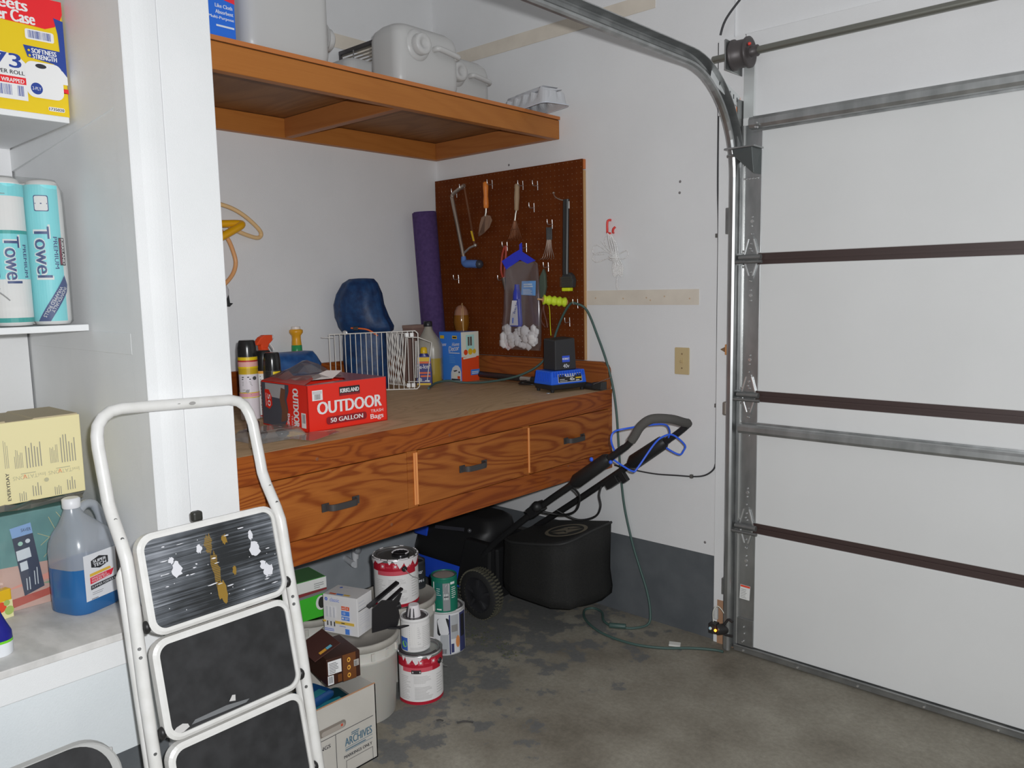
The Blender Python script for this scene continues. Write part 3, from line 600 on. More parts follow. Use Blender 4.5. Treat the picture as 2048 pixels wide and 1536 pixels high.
tag(MBg.build('tool_sheath', K(58, 68, 58, 0.6, ill=0.45), bevel=0.004), 'dark green tool sheath hung right of the plastic bag', 'sheath')
rt = thing('long_nose_pliers', 'red handled pliers hung half behind the plastic bag', 'pliers', (0.515, -0.042, 1.5))
for s_ in (-1, 1): wb(MB().tube(smooth([(0.525 + s_ * 0.004, -0.042, 1.715), (0.515 + s_ * 0.012, -0.042, 1.67), (0.505 + s_ * 0.012, -0.042, 1.60), (0.510 + s_ * 0.004, -0.042, 1.555)], 5), 0.006, 8), 'handle', K(120, 42, 28, 0.4, ill=0.45), rt)
wb(MB().tube([(0.51, -0.042, 1.56), (0.512, -0.042, 1.54), (0.515, -0.042, 1.50)], [0.012, 0.010, 0.003], 8), 'jaw', K(85, 78, 72, 0.4, 0.7, ill=0.45), rt)
dt = thing('snips', 'small dark brown snips hung below the green sheath', 'snips', (0.765, -0.04, 1.31))
for s_ in (-1, 1): wb(MB().tube(smooth([(0.764, -0.04, 1.43), (0.757 + s_ * 0.006, -0.04, 1.395), (0.762 + s_ * 0.016, -0.04, 1.35), (0.778 + s_ * 0.006, -0.04, 1.318)], 5), 0.005, 7), 'handle', K(70, 38, 28, 0.5, ill=0.45), dt)
wb(MB().tube([(0.764, -0.04, 1.46), (0.764, -0.04, 1.425)], [0.002, 0.008], 7), 'blade', K(70, 60, 55, 0.4, 0.5, ill=0.45), dt)
# twine spool
sp = thing('twine_spool', 'spool of fluorescent yellow twine sticking out from pegboard', 'twine', (0.86, -0.06, 1.43))
A = V((0.893, -0.030, 1.437)); B = V((0.828, -0.125, 1.452)); ax = (B - A); Ls = ax.length
pf = [(0.010, 0.0)] + [(0.0205 + 0.0035 * sin(k * 1.35), Ls * (0.03 + 0.94 * k / 20)) for k in range(21)] + [(0.013, Ls * 0.985)]
wb(MB().lathe(pf, 18, 0, A, ax, caps=False), 'twine', mottled('fluorescent_yellow', (0.62, 0.80, 0.02), (0.75, 0.90, 0.05), 120, 0.6), sp)
wb(MB().lathe([(0.0125, -0.003), (0.0125, Ls + 0.002), (0.0095, Ls + 0.002), (0.0095, 0)], 16, 0, A, ax, caps=False), 'cardboard_core', K(150, 112, 78, 0.8, ill=0.5), sp)
wb(MB().cyl(A + ax * -0.05, A + ax * 1.22, 0.004, n=8), 'wooden_peg', K(165, 130, 90, 0.7, ill=0.5), sp)
wb(MB().tube(smooth([A + ax * 0.75 + V((0, 0, -0.02)), V((0.848, -0.10, 1.40)), V((0.850, -0.10, 1.34)), V((0.853, -0.10, 1.285))], 5), 0.0017, 5), 'loose_strand', K(190, 200, 20, 0.6, ill=0.5), sp)

# ---- things fixed to the wall right of the pegboard
rh = thing('utility_hook', 'red coated wall hook holding a bundle of white rope', 'hook', (1.13, -0.005, 1.76))
wb(MB().tube(smooth([(1.130, -0.006, 1.798), (1.118, -0.012, 1.797), (1.114, -0.014, 1.785), (1.114, -0.014, 1.755), (1.118, -0.018, 1.743), (1.138, -0.024, 1.738)], 5), 0.0052, 8), 'long_arm', K(178, 52, 48, 0.4, ill=0.5), rh)
wb(MB().tube(smooth([(1.140, -0.004, 1.742), (1.148, -0.02, 1.745), (1.155, -0.026, 1.757), (1.164, -0.024, 1.765)], 5), 0.0052, 8), 'short_arm', K(178, 52, 48, 0.4, ill=0.5), rh)
ROPE = mottled('white_flecked_rope', (0.72, 0.70, 0.68), (0.92, 0.91, 0.90), 260, 0.8, detail=1, lo=0.42, hi=0.5)
rp_ = thing('rope_bundle', 'bundle of white flecked cord tied and hung on the red hook', 'rope', (1.15, -0.02, 1.48))
for k in range(10):
    a = random.uniform(-0.6, 0.6); xo = 1.128 + 0.0042 * k
    wb(MB().tube(smooth([(1.122 + 0.002 * k, -0.024, 1.742 - 0.001 * k), (xo, -0.020 - 0.004 * (k % 3), 1.69), (1.150 + 0.003 * k + 0.01 * a, -0.016 - 0.004 * (k % 3), 1.632), (1.145 + 0.006 * k, -0.018, 1.59), (1.150 + 0.005 * k, -0.018, 1.553 - 0.006 * sin(k))], 5), 0.0028, 6), 'strand', ROPE, rp_)
for pts in ([(1.150, -0.02, 1.645), (1.11, -0.02, 1.665), (1.06, -0.02, 1.693), (1.036, -0.02, 1.672), (1.05, -0.02, 1.652), (1.10, -0.02, 1.650)],
            [(1.150, -0.02, 1.64), (1.11, -0.02, 1.66), (1.058, -0.02, 1.655), (1.036, -0.02, 1.636), (1.055, -0.02, 1.617), (1.10, -0.02, 1.625), (1.145, -0.02, 1.64)],
            [(1.120, -0.02, 1.735), (1.105, -0.02, 1.715), (1.11, -0.02, 1.69), (1.145, -0.02, 1.645)],
            [(1.085, -0.02, 1.708), (1.10, -0.02, 1.69), (1.145, -0.02, 1.648)],
            [(1.160, -0.02, 1.635), (1.20, -0.02, 1.655), (1.222, -0.02, 1.66), (1.228, -0.02, 1.64), (1.20, -0.02, 1.625), (1.165, -0.02, 1.635)]):
    wb(MB().tube(smooth(pts, 5), 0.0022, 6), 'loop', ROPE, rp_)
wb(MB().tube(smooth([(1.175, -0.018, 1.555), (1.168, -0.02, 1.53), (1.166, -0.018, 1.50), (1.172, -0.018, 1.495), (1.18, -0.018, 1.505)], 5), 0.0024, 6), 'tail', ROPE, rp_)
wb(MB().tube(smooth([(1.138, -0.034, 1.638), (1.15, -0.038, 1.632), (1.172, -0.038, 1.63), (1.182, -0.03, 1.63)], 5), 0.004, 6).tube(smooth([(1.136, -0.034, 1.63), (1.15, -0.038, 1.622), (1.172, -0.038, 1.622), (1.183, -0.03, 1.622)], 5), 0.003, 6), 'binding_turns', ROPE, rp_)
IV = K(165, 148, 112, 0.4, ill=0.62)
sw = thing('light_switch', 'ivory toggle light switch plate on the white wall', 'switch', (1.487, -0.004, 1.188))
MB().prism(rrect(0.070, 0.114, 0.004, 3), lambda u, v, d: V((u, -d, v)), -0.002, 0.002).build('plate', IV, sw, bevel=0.002)
MB().box(-0.005, 0.005, -0.0065, -0.002, -0.012, 0.012).hexa([(-0.004, -0.014, -0.004), (0.004, -0.014, -0.004), (0.004, -0.002, -0.009), (-0.004, -0.002, -0.009), (-0.004, -0.016, 0.002), (0.004, -0.016, 0.002), (0.004, -0.002, 0.004), (-0.004, -0.002, 0.004)]).build('toggle', IV, sw)
for z in (0.030, -0.030): MB().lathe([(0.004, 0), (0.003, 0.0015)], 8, 0, (0, -0.002, z), (0, -1, 0)).build('screw', K(120, 105, 80, 0.4, 0.5, ill=0.45), sw)
CABLE = K(42, 42, 44, 0.5, ill=0.5)
cb = thing('black_cable', 'thin black cable stapled across the wall beside the garage door', 'cable', (1.45, -0.006, 0.7))
wb(MB().tube(smooth([(1.142, -0.006, 0.692), (1.25, -0.006, 0.685), (1.36, -0.006, 0.683), (1.47, -0.006, 0.692), (1.55, -0.006, 0.699), (1.60, -0.006, 0.712), (1.635, -0.006, 0.738), (1.647, -0.006, 0.765), (1.648, -0.006, 0.80), (1.649, -0.006, 1.10), (1.648, -0.006, 1.40), (1.647, -0.005, 1.72), (1.642, -0.005, 1.90), (1.641, -0.005, 2.2), (1.640, -0.005, 2.44)], 6), 0.0036, 6), 'cable', CABLE, cb)
for p in ((1.537, -0.006, 0.698), (1.648, -0.006, 1.012), (1.643, -0.006, 1.70)): wb(MB().obox(p, (0.006, 0, 0), (0, 0.006, 0), (0, 0, 0.008)), 'cable_clip', K(70, 68, 66, 0.5, ill=0.5), cb, bevel=0.001)
tag(MB().tube(smooth([(1.655, -0.022, 2.462), (1.672, -0.028, 2.50), (1.70, -0.03, 2.535), (1.76, -0.03, 2.59), (1.83, -0.03, 2.65), (1.90, -0.02, 2.74), (1.92, -0.01, 2.9)], 6), 0.0045, 6).build('opener_cable', CABLE), 'black cable rising from the header board above the drum', 'cable')
# ---- door sensor low on the jamb
sn = thing('safety_sensor', 'small black door safety sensor with glowing orange light near the floor', 'sensor', (1.72, -0.09, 0.09))
MB().lathe([(0.018, 0), (0.022, 0.004), (0.022, 0.045), (0.012, 0.055)], 14, 0, (-0.012, -0.012, 0.008), (0.45, 0.6, 0)).box(-0.040, -0.008, -0.022, 0.012, -0.008, 0.034).build('housing', K(32, 30, 30, 0.35, ill=0.5), sn, bevel=0.004)
MB().tube(smooth([(0.0, 0.01, 0.01), (0.02, 0.012, 0.04), (0.03, 0.014, 0.055), (0.05, 0.012, 0.05)], 4), 0.006, 8).tube(smooth([(0.0, 0.012, 0.0), (0.018, 0.012, -0.012), (0.05, 0.012, -0.01)], 4), 0.006, 8).build('bracket', K(34, 32, 32, 0.4, ill=0.5), sn)
em = mk('orange_led', (0.9, 0.3, 0.02), 0.4, 0, Emission_Color=(1.0, 0.28, 0.02, 1), Emission_Strength=6.0)
MB().ball((-0.006, -0.028, 0.012), 0.0055, 10).build('indicator_light', em, sn)
MB().ball((-0.030, -0.026, 0.014), 0.007, 10).build('lens', K(150, 180, 190, 0.1, ill=0.5), sn)
MB().tube(smooth([(-0.03, 0.0, 0.03), (-0.034, 0.005, 0.075), (-0.02, 0.01, 0.10), (0.0, 0.012, 0.09), (0.02, 0.014, 0.06)], 5), 0.0018, 5).build('wire', K(190, 190, 180, 0.5, ill=0.5), sn)
MB().obox((-0.028, 0.02, 0.065), (0.008, 0, 0), (0, 0.004, 0), (0, 0, 0.025)).build('wire_tag', K(150, 150, 148, 0.5, ill=0.5), sn)
# ================================================================== things on the high shelf
ZS = 2.286
HDPE = mk('translucent_white_plastic', (0.60, 0.595, 0.585), 0.38, 0, Subsurface_Weight=0.25, Subsurface_Scale=0.02)
HDPE.node_tree.nodes['Principled BSDF'].inputs['Subsurface Radius'].default_value = (1, 1, 1)
def carboy(label, x0, x1, y0, y1, h, cap, group='translucent plastic water jugs on the high shelf'):
    """square water jug lying down; cap = axis of the face that carries cap and handle"""
    cx, cy = (x0 + x1) / 2, (y0 + y1) / 2; dx, dy = x1 - x0, y1 - y0
    t = thing('water_jug', label, 'jug', (cx, cy, ZS), 0, group)
    rings = []
    for z, ins in ((0.0, 0.035), (0.006, 0.018), (0.022, 0.004), (0.05, 0.0), (h * 0.5, 0.0), (h - 0.06, 0.0), (h - 0.03, 0.008), (h - 0.01, 0.028), (h, 0.060)):
        rings.append([V((u, v, z)) for u, v in rrect(dx - 2 * ins, dy - 2 * ins, 0.045, 5)])
    MB().loft(rings, 0, True).build('body', HDPE, t)
    if cap == 'x': o = V((dx / 2, -dy * 0.20, h * 0.66)); n = V((1, 0, 0)); s_ = V((0, 1, 0))
    else: o = V((dx * 0.5 - 0.085, dy / 2 + 0.008, h * 0.33)); n = V((0, 1, 0)); s_ = V((-1, 0, 0))
    if cap == 'none': return t
    MB().lathe([(0.060, -0.002), (0.056, 0.006), (0.045, 0.010)], 24, 0, o, n).build('neck_boss', HDPE, t)
    MB().lathe([(0.040, 0.008), (0.041, 0.012), (0.041, 0.034), (0.036, 0.040), (0.020, 0.040), (0.018, 0.036), (0.004, 0.036)], 24, 0, o, n).build('cap', HDPE, t)
    if cap == 'x':
        a = o + s_ * 0.085 + V((0, 0, 0.0)); b_ = o + s_ * (dy * 0.62)
        MB().tube(smooth([a + n * -0.004, a + n * 0.020, a + s_ * 0.02 + n * 0.024, b_ - s_ * 0.02 + n * 0.020 + V((0, 0, -0.008)), b_ + n * 0.012 + V((0, 0, -0.01)), b_ + n * -0.006 + V((0, 0, -0.01))], 5), 0.011, 10).build('handle', HDPE, t)
    return t
carboy('largest frosted plastic jug at the post end of the shelf', 0.36, 0.755, -1.52, -1.182, 0.40, 'y')
carboy('frosted plastic jug with cap and handle facing out mid shelf', 0.565, 0.755, -0.880, -0.545, 0.262, 'x')
carboy('frosted plastic jug behind the middle one near the tray', 0.27, 0.585, -0.510, -0.180, 0.255, 'x')
carboy('low frosted plastic jug half hidden behind the middle jug', 0.09, 0.415, -0.86, -0.64, 0.205, 'none')
cbx = thing('shop_towel_box', 'blue and red box of cloth towels beside the post on the shelf', 'box', (0.74, -1.68, ZS))
MB().box(-0.10, 0.10, -0.075, 0.075, 0, 0.24).build('carton', K(30, 88, 178, 0.4, ill=0.6), cbx, bevel=0.002)
pr_ = Print(plane_fn((0.10, -0.075, 0), (0, 1, 0), (0, 0, 1)), [K(205, 40, 55, ill=0.6), K(215, 222, 232, ill=0.6), K(30, 88, 178, 0.4, ill=0.6)])
pr_.poly([(0, 0.128), (0.15, 0.104), (0.15, 0.24), (0, 0.24)], 0)
pr_.text('CLOTH', 0.075, 0.126, 0.062, 0.014, 1, 0, 0.0005).text('Like Cloth', 0.085, 0.084, 0.056, 0.011, 1, 0, 0.0004).text('Absorbent', 0.085, 0.066, 0.058, 0.011, 1, 0, 0.0004).text('Multi-Purpose', 0.062, 0.048, 0.082, 0.011, 1, 0, 0.0004).lines(0.085, 0.028, 0.145, 0.036, 1, 1, 0.7, 2)
pr_.done('carton_print', cbx)
# metal grille leaning behind the jugs
gr = thing('metal_grille', 'dark metal grille standing upright behind the frosted jugs', 'grille', (0.22, -0.6, ZS))
MB().box(-0.215, 0.215, -0.007, 0.007, 0.322, 0.338).box(-0.215, 0.215, -0.007, 0.007, 0.0, 0.014).box(-0.215, -0.203, -0.006, 0.006, 0.014, 0.322).box(0.203, 0.215, -0.006, 0.006, 0.014, 0.322).build('frame', K(62, 60, 62, 0.4, 0.6, ill=0.45), gr)
for k in range(20): MB().obox((0, 0, 0.026 + 0.0152 * k), (0.203, 0, 0), (0, 0.0012, 0), (0, 0.0024, 0.0042)).build('slat', K(118, 112, 104, 0.4, 0.5, ill=0.45), gr)
for x in (-0.1, 0.1): MB().box(x - 0.003, x + 0.003, -0.009, -0.0072, 0.014, 0.322).build('rib', K(125, 125, 125, 0.4, 0.6, ill=0.45), gr)
# upside-down clear white tray
TR = mk('thin_white_tray_plastic', (0.66, 0.67, 0.70), 0.3, 0, Transmission_Weight=0.06)
tw = thing('plastic_tray', 'upturned ribbed white plastic tray overhanging the shelf corner', 'tray', (0.828, -0.163, ZS), 0.0)
hw, hl = 0.068, 0.166
def trayring(z, ins, rib):
    pts = []
    for u, v in rrect(2 * hl - 2 * ins, 2 * hw - 2 * ins, 0.03, 4): pts.append((u, v))
    out = []
    n = len(pts)
    for k in range(n):
        (u0, v0), (u1, v1) = pts[k], pts[(k + 1) % n]
        m_ = 22 if abs(u1 - u0) > 0.1 else (10 if abs(v1 - v0) > 0.05 else 1)
        for q in range(m_):
            u = u0 + (u1 - u0) * q / m_; v = v0 + (v1 - v0) * q / m_
            d = rib * (0.5 - 0.5 * sin((u + 0.02) * 2 * pi / 0.062)) if m_ == 22 else (rib * 0.8 * max(0, sin(v * 2 * pi / 0.05)) if m_ == 10 else 0)
            if m_ == 22: v -= math.copysign(d, v)
            elif m_ == 10: u -= math.copysign(d, u)
            out.append(V((u * 0.97 + v * 0.24, -u * 0.24 + v * 0.97, z - (0.010 * (0.5 - 0.5 * sin((u + 0.02) * 2 * pi / 0.062)) if z > 0.05 else 0))))
    return out
TA = V((0.02, 0, 0))
MB().loft([trayring(z, i, r) for z, i, r in ((0.0005, -0.006, 0), (0.003, -0.006, 0), (0.004, 0.0, 0), (0.020, 0.003, 0.001), (0.035, 0.005, 0.006), (0.066, 0.009, 0.010), (0.078, 0.014, 0.010), (0.084, 0.026, 0.008))], 0, False, False).loft([trayring(0.084, 0.026, 0.008), trayring(0.0842, 0.05, 0)], 0, True, True).build('shell', TR, tw)
rw = trayring(0.003, -0.006, 0)
MB().tube(rw, 0.0022, 6, closed=True).build('rim', K(190, 195, 205, 0.2, ill=0.5), tw)

# ================================================================== things on the bench
ZB = 1.0445
RED = K(205, 38, 24, 0.35, ill=0.66); WHT = K(228, 226, 226, 0.4, ill=0.66); BLK = K(30, 28, 30, 0.4, ill=0.6); MAR = K(120, 22, 30, 0.4, ill=0.66)
tbx = thing('trash_bag_box', 'opened red cardboard box of outdoor trash bags at bench front', 'box', (0.816, -1.329, ZB), -0.02)
a, b2, hh = 0.146, 0.162, 0.156
m = MB(); m.box(-a, a, -b2, b2, 0, 0.003); m.box(a - 0.003, a, -b2, b2, 0, hh); m.box(-a, -a + 0.003, -b2, b2, 0, hh); m.box(-a, a, -b2, -b2 + 0.003, 0, hh); m.box(-a, a, b2 - 0.003, b2, 0, hh)
m.build('carton', RED, tbx)
GL = K(120, 108, 112, 0.25, ill=0.6)
tpm = MB().prism([(-0.10, -b2), (0.05, -b2 + 0.03), (0.13, -0.06), (0.135, 0.02), (0.06, 0.06), (-0.03, 0.02), (-0.10, -0.03), (-a, -0.02), (-a, b2), (a, b2), (a, -b2)][::-1] if False else [(-a, b2), (-a, -0.05), (-0.10, -0.03), (-0.03, 0.03), (0.04, 0.055), (0.105, 0.02), (0.118, -0.06), (0.13, -b2), (a, -b2), (a, b2)], lambda u, v, d: V((u, v, hh + d)), 0, 0.002)
tpm.build('top_panel', K(128, 60, 62, 0.25, ill=0.6), tbx)
MB().prism([(-a, -0.05), (-a, -b2), (0.13, -b2), (0.09, -0.10), (0.03, -0.07), (-0.05, -0.09)], lambda u, v, d: V((u, v - 0.01 * d, hh + 0.001 + (0.2 * (v + b2)))), 0, 0.002).build('torn_flap', K(165, 60, 55, 0.4, ill=0.6), tbx)
MB().prism([(0.0, 0.0), (0.085, 0.005), (0.11, 0.028), (0.07, 0.030)], lambda u, v, d: V((0.02 + u * 0.7 - d, -0.105 + u * 1.05, hh + 0.002 + v * 1.15)), 0, 0.002).build('torn_edge', K(150, 140, 136, 0.6, ill=0.6), tbx)
lin_ = MB(); q_ = random.Random(5); G = [[V((-a + 0.02 + 0.20 * i / 7, -b2 + 0.02 + 0.17 * j / 6, hh + 0.006 + 0.055 * sin(pi * i / 7) * sin(pi * j / 6) + 0.012 * q_.random())) for j in range(7)] for i in range(8)]
for i_ in range(7):
    for j_ in range(6): lin_.quad(G[i_][j_], G[i_ + 1][j_], G[i_ + 1][j_ + 1], G[i_][j_ + 1])
lin_.build('plastic_liner', clear('smoky_film', (0.80, 0.78, 0.78), 0.10, 0.18, 0.2, (0.35, 0.33, 0.33)), tbx)
MB().box(-a + 0.02, a - 0.02, -b2 + 0.02, b2 - 0.03, 0.004, hh - 0.03).build('black_bags', K(22, 22, 24, 0.3, ill=0.6), tbx, bevel=0.02)
pr_ = Print(plane_fn((a, -b2, 0), (0, 1, 0), (0, 0, 1)), [RED, WHT, BLK, MAR, K(150, 150, 155, ill=0.66)])
pr_.rect(0.018, 0.104, 0.058, 0.138, 1).bars(0.026, 0.107, 0.051, 0.125, 2, 14).lines(0.020, 0.127, 0.056, 0.136, 4, 2, 0.5, 2)
pr_.rect(0.124, 0.110, 0.208, 0.140, 2).rect(0.126, 0.111, 0.206, 0.117, 3).text('KIRKLAND', 0.128, 0.120, 0.076, 0.014, 1, 0, 0.0007)
pr_.text('OUTDOOR', 0.036, 0.056, 0.262, 0.042, 1, 0, 0.0022)
pr_.poly([(u + 0.150, v + 0.031) for u, v in rrect(0.165, 0.026, 0.010, 4)], 3).text('50 GALLON', 0.084, 0.024, 0.132, 0.015, 1, 0, 0.0007)
pr_.text('TRASH', 0.250, 0.036, 0.054, 0.011, 1).text('Bags', 0.248, 0.009, 0.056, 0.022, 1, 0, 0.0006)
pr_.done('front_print', tbx)
pr_ = Print((lambda u, v, e: V((-a + u * a / 0.182, -b2 - e, v))), [RED, WHT, BLK, MAR, K(62, 64, 72, 0.4, ill=0.6), K(140, 138, 138, ill=0.6), K(96, 62, 46, ill=0.6)])
pr_.poly([(0.004, 0.004), (0.175, 0.004), (0.205, 0.03), (0.215, 0.065), (0.205, 0.10), (0.225, 0.13), (0.225, 0.152), (0.004, 0.152)], 4)
pr_.poly([(0.035, 0.105), (0.19, 0.100), (0.195, 0.150), (0.035, 0.150)], 5).poly([(0.155, 0.02), (0.20, 0.03), (0.215, 0.06), (0.190, 0.10), (0.20, 0.135), (0.165, 0.14), (0.150, 0.10), (0.165, 0.06)], 6)
pr_.poly([(0.03, 0.066), (0.065, 0.060), (0.088, 0.075), (0.086, 0.105), (0.065, 0.128), (0.03, 0.128)], 0).text('50', 0.052, 0.112, 0.042, 0.024, 1, -90, 0.0008).text('GALLON', 0.036, 0.115, 0.044, 0.009, 1, -90)
pr_.text('OUTDOOR', 0.258, 0.142, 0.128, 0.042, 1, -90, 0.0016).text('TRASH', 0.240, 0.050, 0.042, 0.012, 1, -90).text('Bags', 0.206, 0.054, 0.046, 0.024, 1, -90, 0.0005)
pr_.rect(0.318, 0.014, 0.352, 0.064, 1).bars(0.323, 0.03, 0.347, 0.06, 2, 10)
pr_.done('side_print', tbx)
# second, flatter red box behind
rb2 = thing('spare_bag_box', 'second red bag box with glossy torn top behind the first', 'box', (0.425, -1.07, ZB), 0.0)
MB().box(-0.10, 0.10, -0.13, 0.15, 0, 0.105).build('carton', K(200, 42, 30, 0.35, ill=0.55), rb2, bevel=0.002)
MB().prism([(-0.10, -0.13), (0.10, -0.13), (0.07, -0.02), (0.115, 0.06), (0.03, 0.14), (-0.10, 0.12)], lambda u, v, d: V((u, v, 0.106 + d + 0.10 * max(0, -v))), 0, 0.002).build('torn_panel', K(150, 110, 100, 0.3, ill=0.55), rb2)

def spray_can(name, label, loc, r, h, body, cap, capst, bands, text=(), group='spray cans on the bench beside the post', prints=None, rz=0.0):
    t = thing(name, label, 'spray can', loc, rz, group)
    MB().lathe([(r * 0.92, 0), (r, 0.003), (r, h * capst - 0.004), (r * 0.97, h * capst)], 28).build('body', body, t)
    MB().lathe([(r * 1.0, 0.0), (r * 1.0, 0.004), (r * 0.98, h * (1 - capst) * 0.55), (r * 0.86, h * (1 - capst) * 0.93), (r * 0.78, h * (1 - capst)), (r * 0.6, h * (1 - capst))], 28, 0, (0, 0, h * capst)).build('cap', cap, t)
    MB().lathe([(r * 1.02, 0), (r * 1.03, 0.002), (r * 1.02, 0.005)], 28, 0, (0, 0, 0), caps=False).build('bottom_rim', K(185, 185, 185, 0.3, 0.8, ill=0.6), t)
    mats = [q[2] for q in bands] + [K(60, 60, 62, ill=0.6), K(130, 128, 128, ill=0.6)]
    mats.append(body); p = Print(cyl_fn(r, 0, -2.3), mats, 0.006)
    U = r * 3.6; p.rect(0, 0.004, U, h * capst - 0.005, len(mats) - 1, 20)
    for k, (z0, z1, _) in enumerate(bands): p.rect(0, z0 * h, U, z1 * h, k, 20)
    for (s_, z0, z1, u0, u1, ink) in text: p.text(s_, U * u0, h * z0, U * (u1 - u0), h * (z1 - z0), ink, 0, 0.0004)
    if prints: prints(p, U, len(bands))
    p.done('label_print', t); return t
YEL = K(225, 195, 25, 0.35, ill=0.6)
def prA(p, U, n):
    p.lines(U * 0.3, 0.150, U * 0.62, 0.165, n, 2, 0.5, 3).lines(U * 0.3, 0.128, U * 0.6, 0.146, n + 1, 4, 0.4, 5).lines(U * 0.3, 0.095, U * 0.6, 0.120, n + 1, 3, 0.3, 7).disc(U * 0.66, 0.155, 0.007, n).disc(U * 0.45, 0.108, 0.006, n + 1)
spray_can('aerosol_can', 'yellow banded aerosol can with rounded black cap nearest the post', (0.530, -1.458, ZB), 0.0335, 0.292, K(205, 200, 205, 0.3, ill=0.6), K(28, 28, 28, 0.25, ill=0.6), 0.795,
          ((0.58, 0.795, K(168, 140, 28, 0.35, ill=0.6)), (0.755, 0.79, YEL), (0.735, 0.755, K(150, 40, 40, ill=0.6)), (0.675, 0.735, K(215, 160, 150, ill=0.6)), (0.655, 0.675, YEL), (0.30, 0.345, K(215, 150, 160, ill=0.6)), (0.345, 0.355, YEL), (0.285, 0.295, YEL)), prints=prA)
def prB(p, U, n):
    p.lines(U * 0.20, 0.06, U * 0.42, 0.165, n, 9, 0.35, 11).lines(U * 0.22, 0.03, U * 0.40, 0.055, n + 1, 3, 0.4, 5).rect(U * 0.43, 0.0, U * 0.8, 0.06, n, 6).rect(U * 0.45, 0.06, U * 0.50, 0.125, n - 1, 3)
spray_can('aerosol_can', 'aerosol can with white small print label and black cap', (0.520, -1.388, ZB), 0.030, 0.250, K(225, 225, 222, 0.3, ill=0.6), K(26, 26, 26, 0.25, ill=0.6), 0.70, ((0.02, 0.04, K(150, 40, 40, ill=0.6)), (0.66, 0.70, K(210, 150, 60, ill=0.6))), prints=prB)
def prC(p, U, n):
    p.text('Accent', U * 0.46, 0.108, U * 0.28, 0.022, n, 8, 0.0005).disc(U * 0.66, 0.145, 0.012, 2).rect(U * 0.50, 0.166, U * 0.75, 0.178, 3, 5).disc(U * 0.55, 0.095, 0.010, 2)
spray_can('aerosol_can', 'black capped aerosol can with green logo touching the red box', (0.598, -1.400, ZB), 0.031, 0.246, K(218, 218, 214, 0.3, ill=0.6), K(24, 24, 24, 0.2, ill=0.6), 0.735, ((0.53, 0.735, K(32, 32, 32, 0.3, ill=0.6)), (0.505, 0.53, K(150, 170, 60, ill=0.6)), (0.0, 0.01, K(70, 140, 50, ill=0.6)), (0.02, 0.03, YEL)), prints=prC)
# trigger sprayer
sb = thing('spray_bottle', 'trigger spray bottle with orange head behind the aerosol cans', 'spray bottle', (0.40, -1.315, ZB), 0.32)
MB().lathe([(0.036, 0), (0.040, 0.006), (0.040, 0.15), (0.032, 0.19), (0.016, 0.212), (0.014, 0.232)], 24).build('bottle', K(52, 52, 58, 0.35, ill=0.55), sb)
ORG = K(218, 72, 30, 0.35, ill=0.55)
MB().lathe([(0.019, 0), (0.020, 0.004), (0.020, 0.020), (0.013, 0.024)], 20, 0, (0, 0, 0.226)).build('collar', ORG, sb)
MB().prism([(-0.020, 0.244), (0.014, 0.244), (0.022, 0.262), (0.044, 0.276), (0.044, 0.298), (0.0, 0.300), (-0.022, 0.292), (-0.042, 0.272), (-0.046, 0.262), (-0.022, 0.262)], lambda u, v, d: V((-d, u, v)), -0.011, 0.011).build('trigger_head', ORG, sb, bevel=0.004)
MB().lathe([(0.010, 0), (0.010, 0.008), (0.004, 0.016)], 14, 0, (0, 0.044, 0.288), (0, 1, 0)).build('nozzle', K(225, 225, 225, 0.3, ill=0.55), sb)
MB().tube(smooth([(0, 0.034, 0.276), (0, 0.040, 0.262), (0, 0.054, 0.246), (0, 0.058, 0.238)], 4), 0.0035, 8).build('trigger', K(200, 198, 195, 0.3, ill=0.55), sb)
# green bottle with yellow cap
gb = thing('green_bottle', 'green bottle with yellow flip cap standing behind the blue tarp', 'bottle', (0.070, -0.955, ZB))
MB().lathe([(0.028, 0), (0.032, 0.005), (0.032, 0.14), (0.028, 0.165), (0.024, 0.20), (0.023, 0.225), (0.016, 0.232)], 24).build('bottle', K(30, 110, 62, 0.3, ill=0.5), gb)
MB().lathe([(0.021, 0.0), (0.022, 0.004), (0.0195, 0.03), (0.020, 0.045), (0.030, 0.058), (0.030, 0.070), (0.022, 0.074)], 20, 0, (0, 0, 0.224)).build('cap', K(225, 160, 35, 0.35, ill=0.5), gb)
MB().lathe([(0.020, 0), (0.019, 0.012)], 16, 0, (0, 0, 0.298)).build('lid', K(220, 212, 205, 0.4, ill=0.5), gb)
# white tub half hidden by the post
tb_ = thing('white_tub', 'white tub with dark blue label mostly hidden by the post', 'tub', (0.66, -1.665, ZB))
MB().lathe([(0.052, 0), (0.055, 0.004), (0.058, 0.15), (0.060, 0.152), (0.060, 0.172), (0.055, 0.176)], 28).build('tub', K(208, 206, 196, 0.4, ill=0.65), tb_)
p = Print(cyl_fn(0.058, 0, -1.4), [K(40, 40, 105, ill=0.65), K(215, 218, 220, ill=0.65), K(60, 62, 70, ill=0.65), K(150, 200, 185, ill=0.65)])
p.rect(0, 0.006, 0.16, 0.148, 1, 12).rect(0, 0.085, 0.16, 0.145, 0, 12).rect(0.0, 0.03, 0.16, 0.085, 1, 12).rect(0.055, 0.095, 0.10, 0.115, 1, 3).lines(0.06, 0.098, 0.095, 0.112, 2, 2, 0.5, 3).rect(0.02, 0.05, 0.15, 0.075, 3, 8).lines(0.04, 0.01, 0.13, 0.05, 2, 4, 0.35, 6, nu=4); p.done('label_print', tb_)
bt2 = thing('dark_bottle', 'tall dark bottle peeking out behind the post', 'bottle', (0.28, -1.500, ZB))
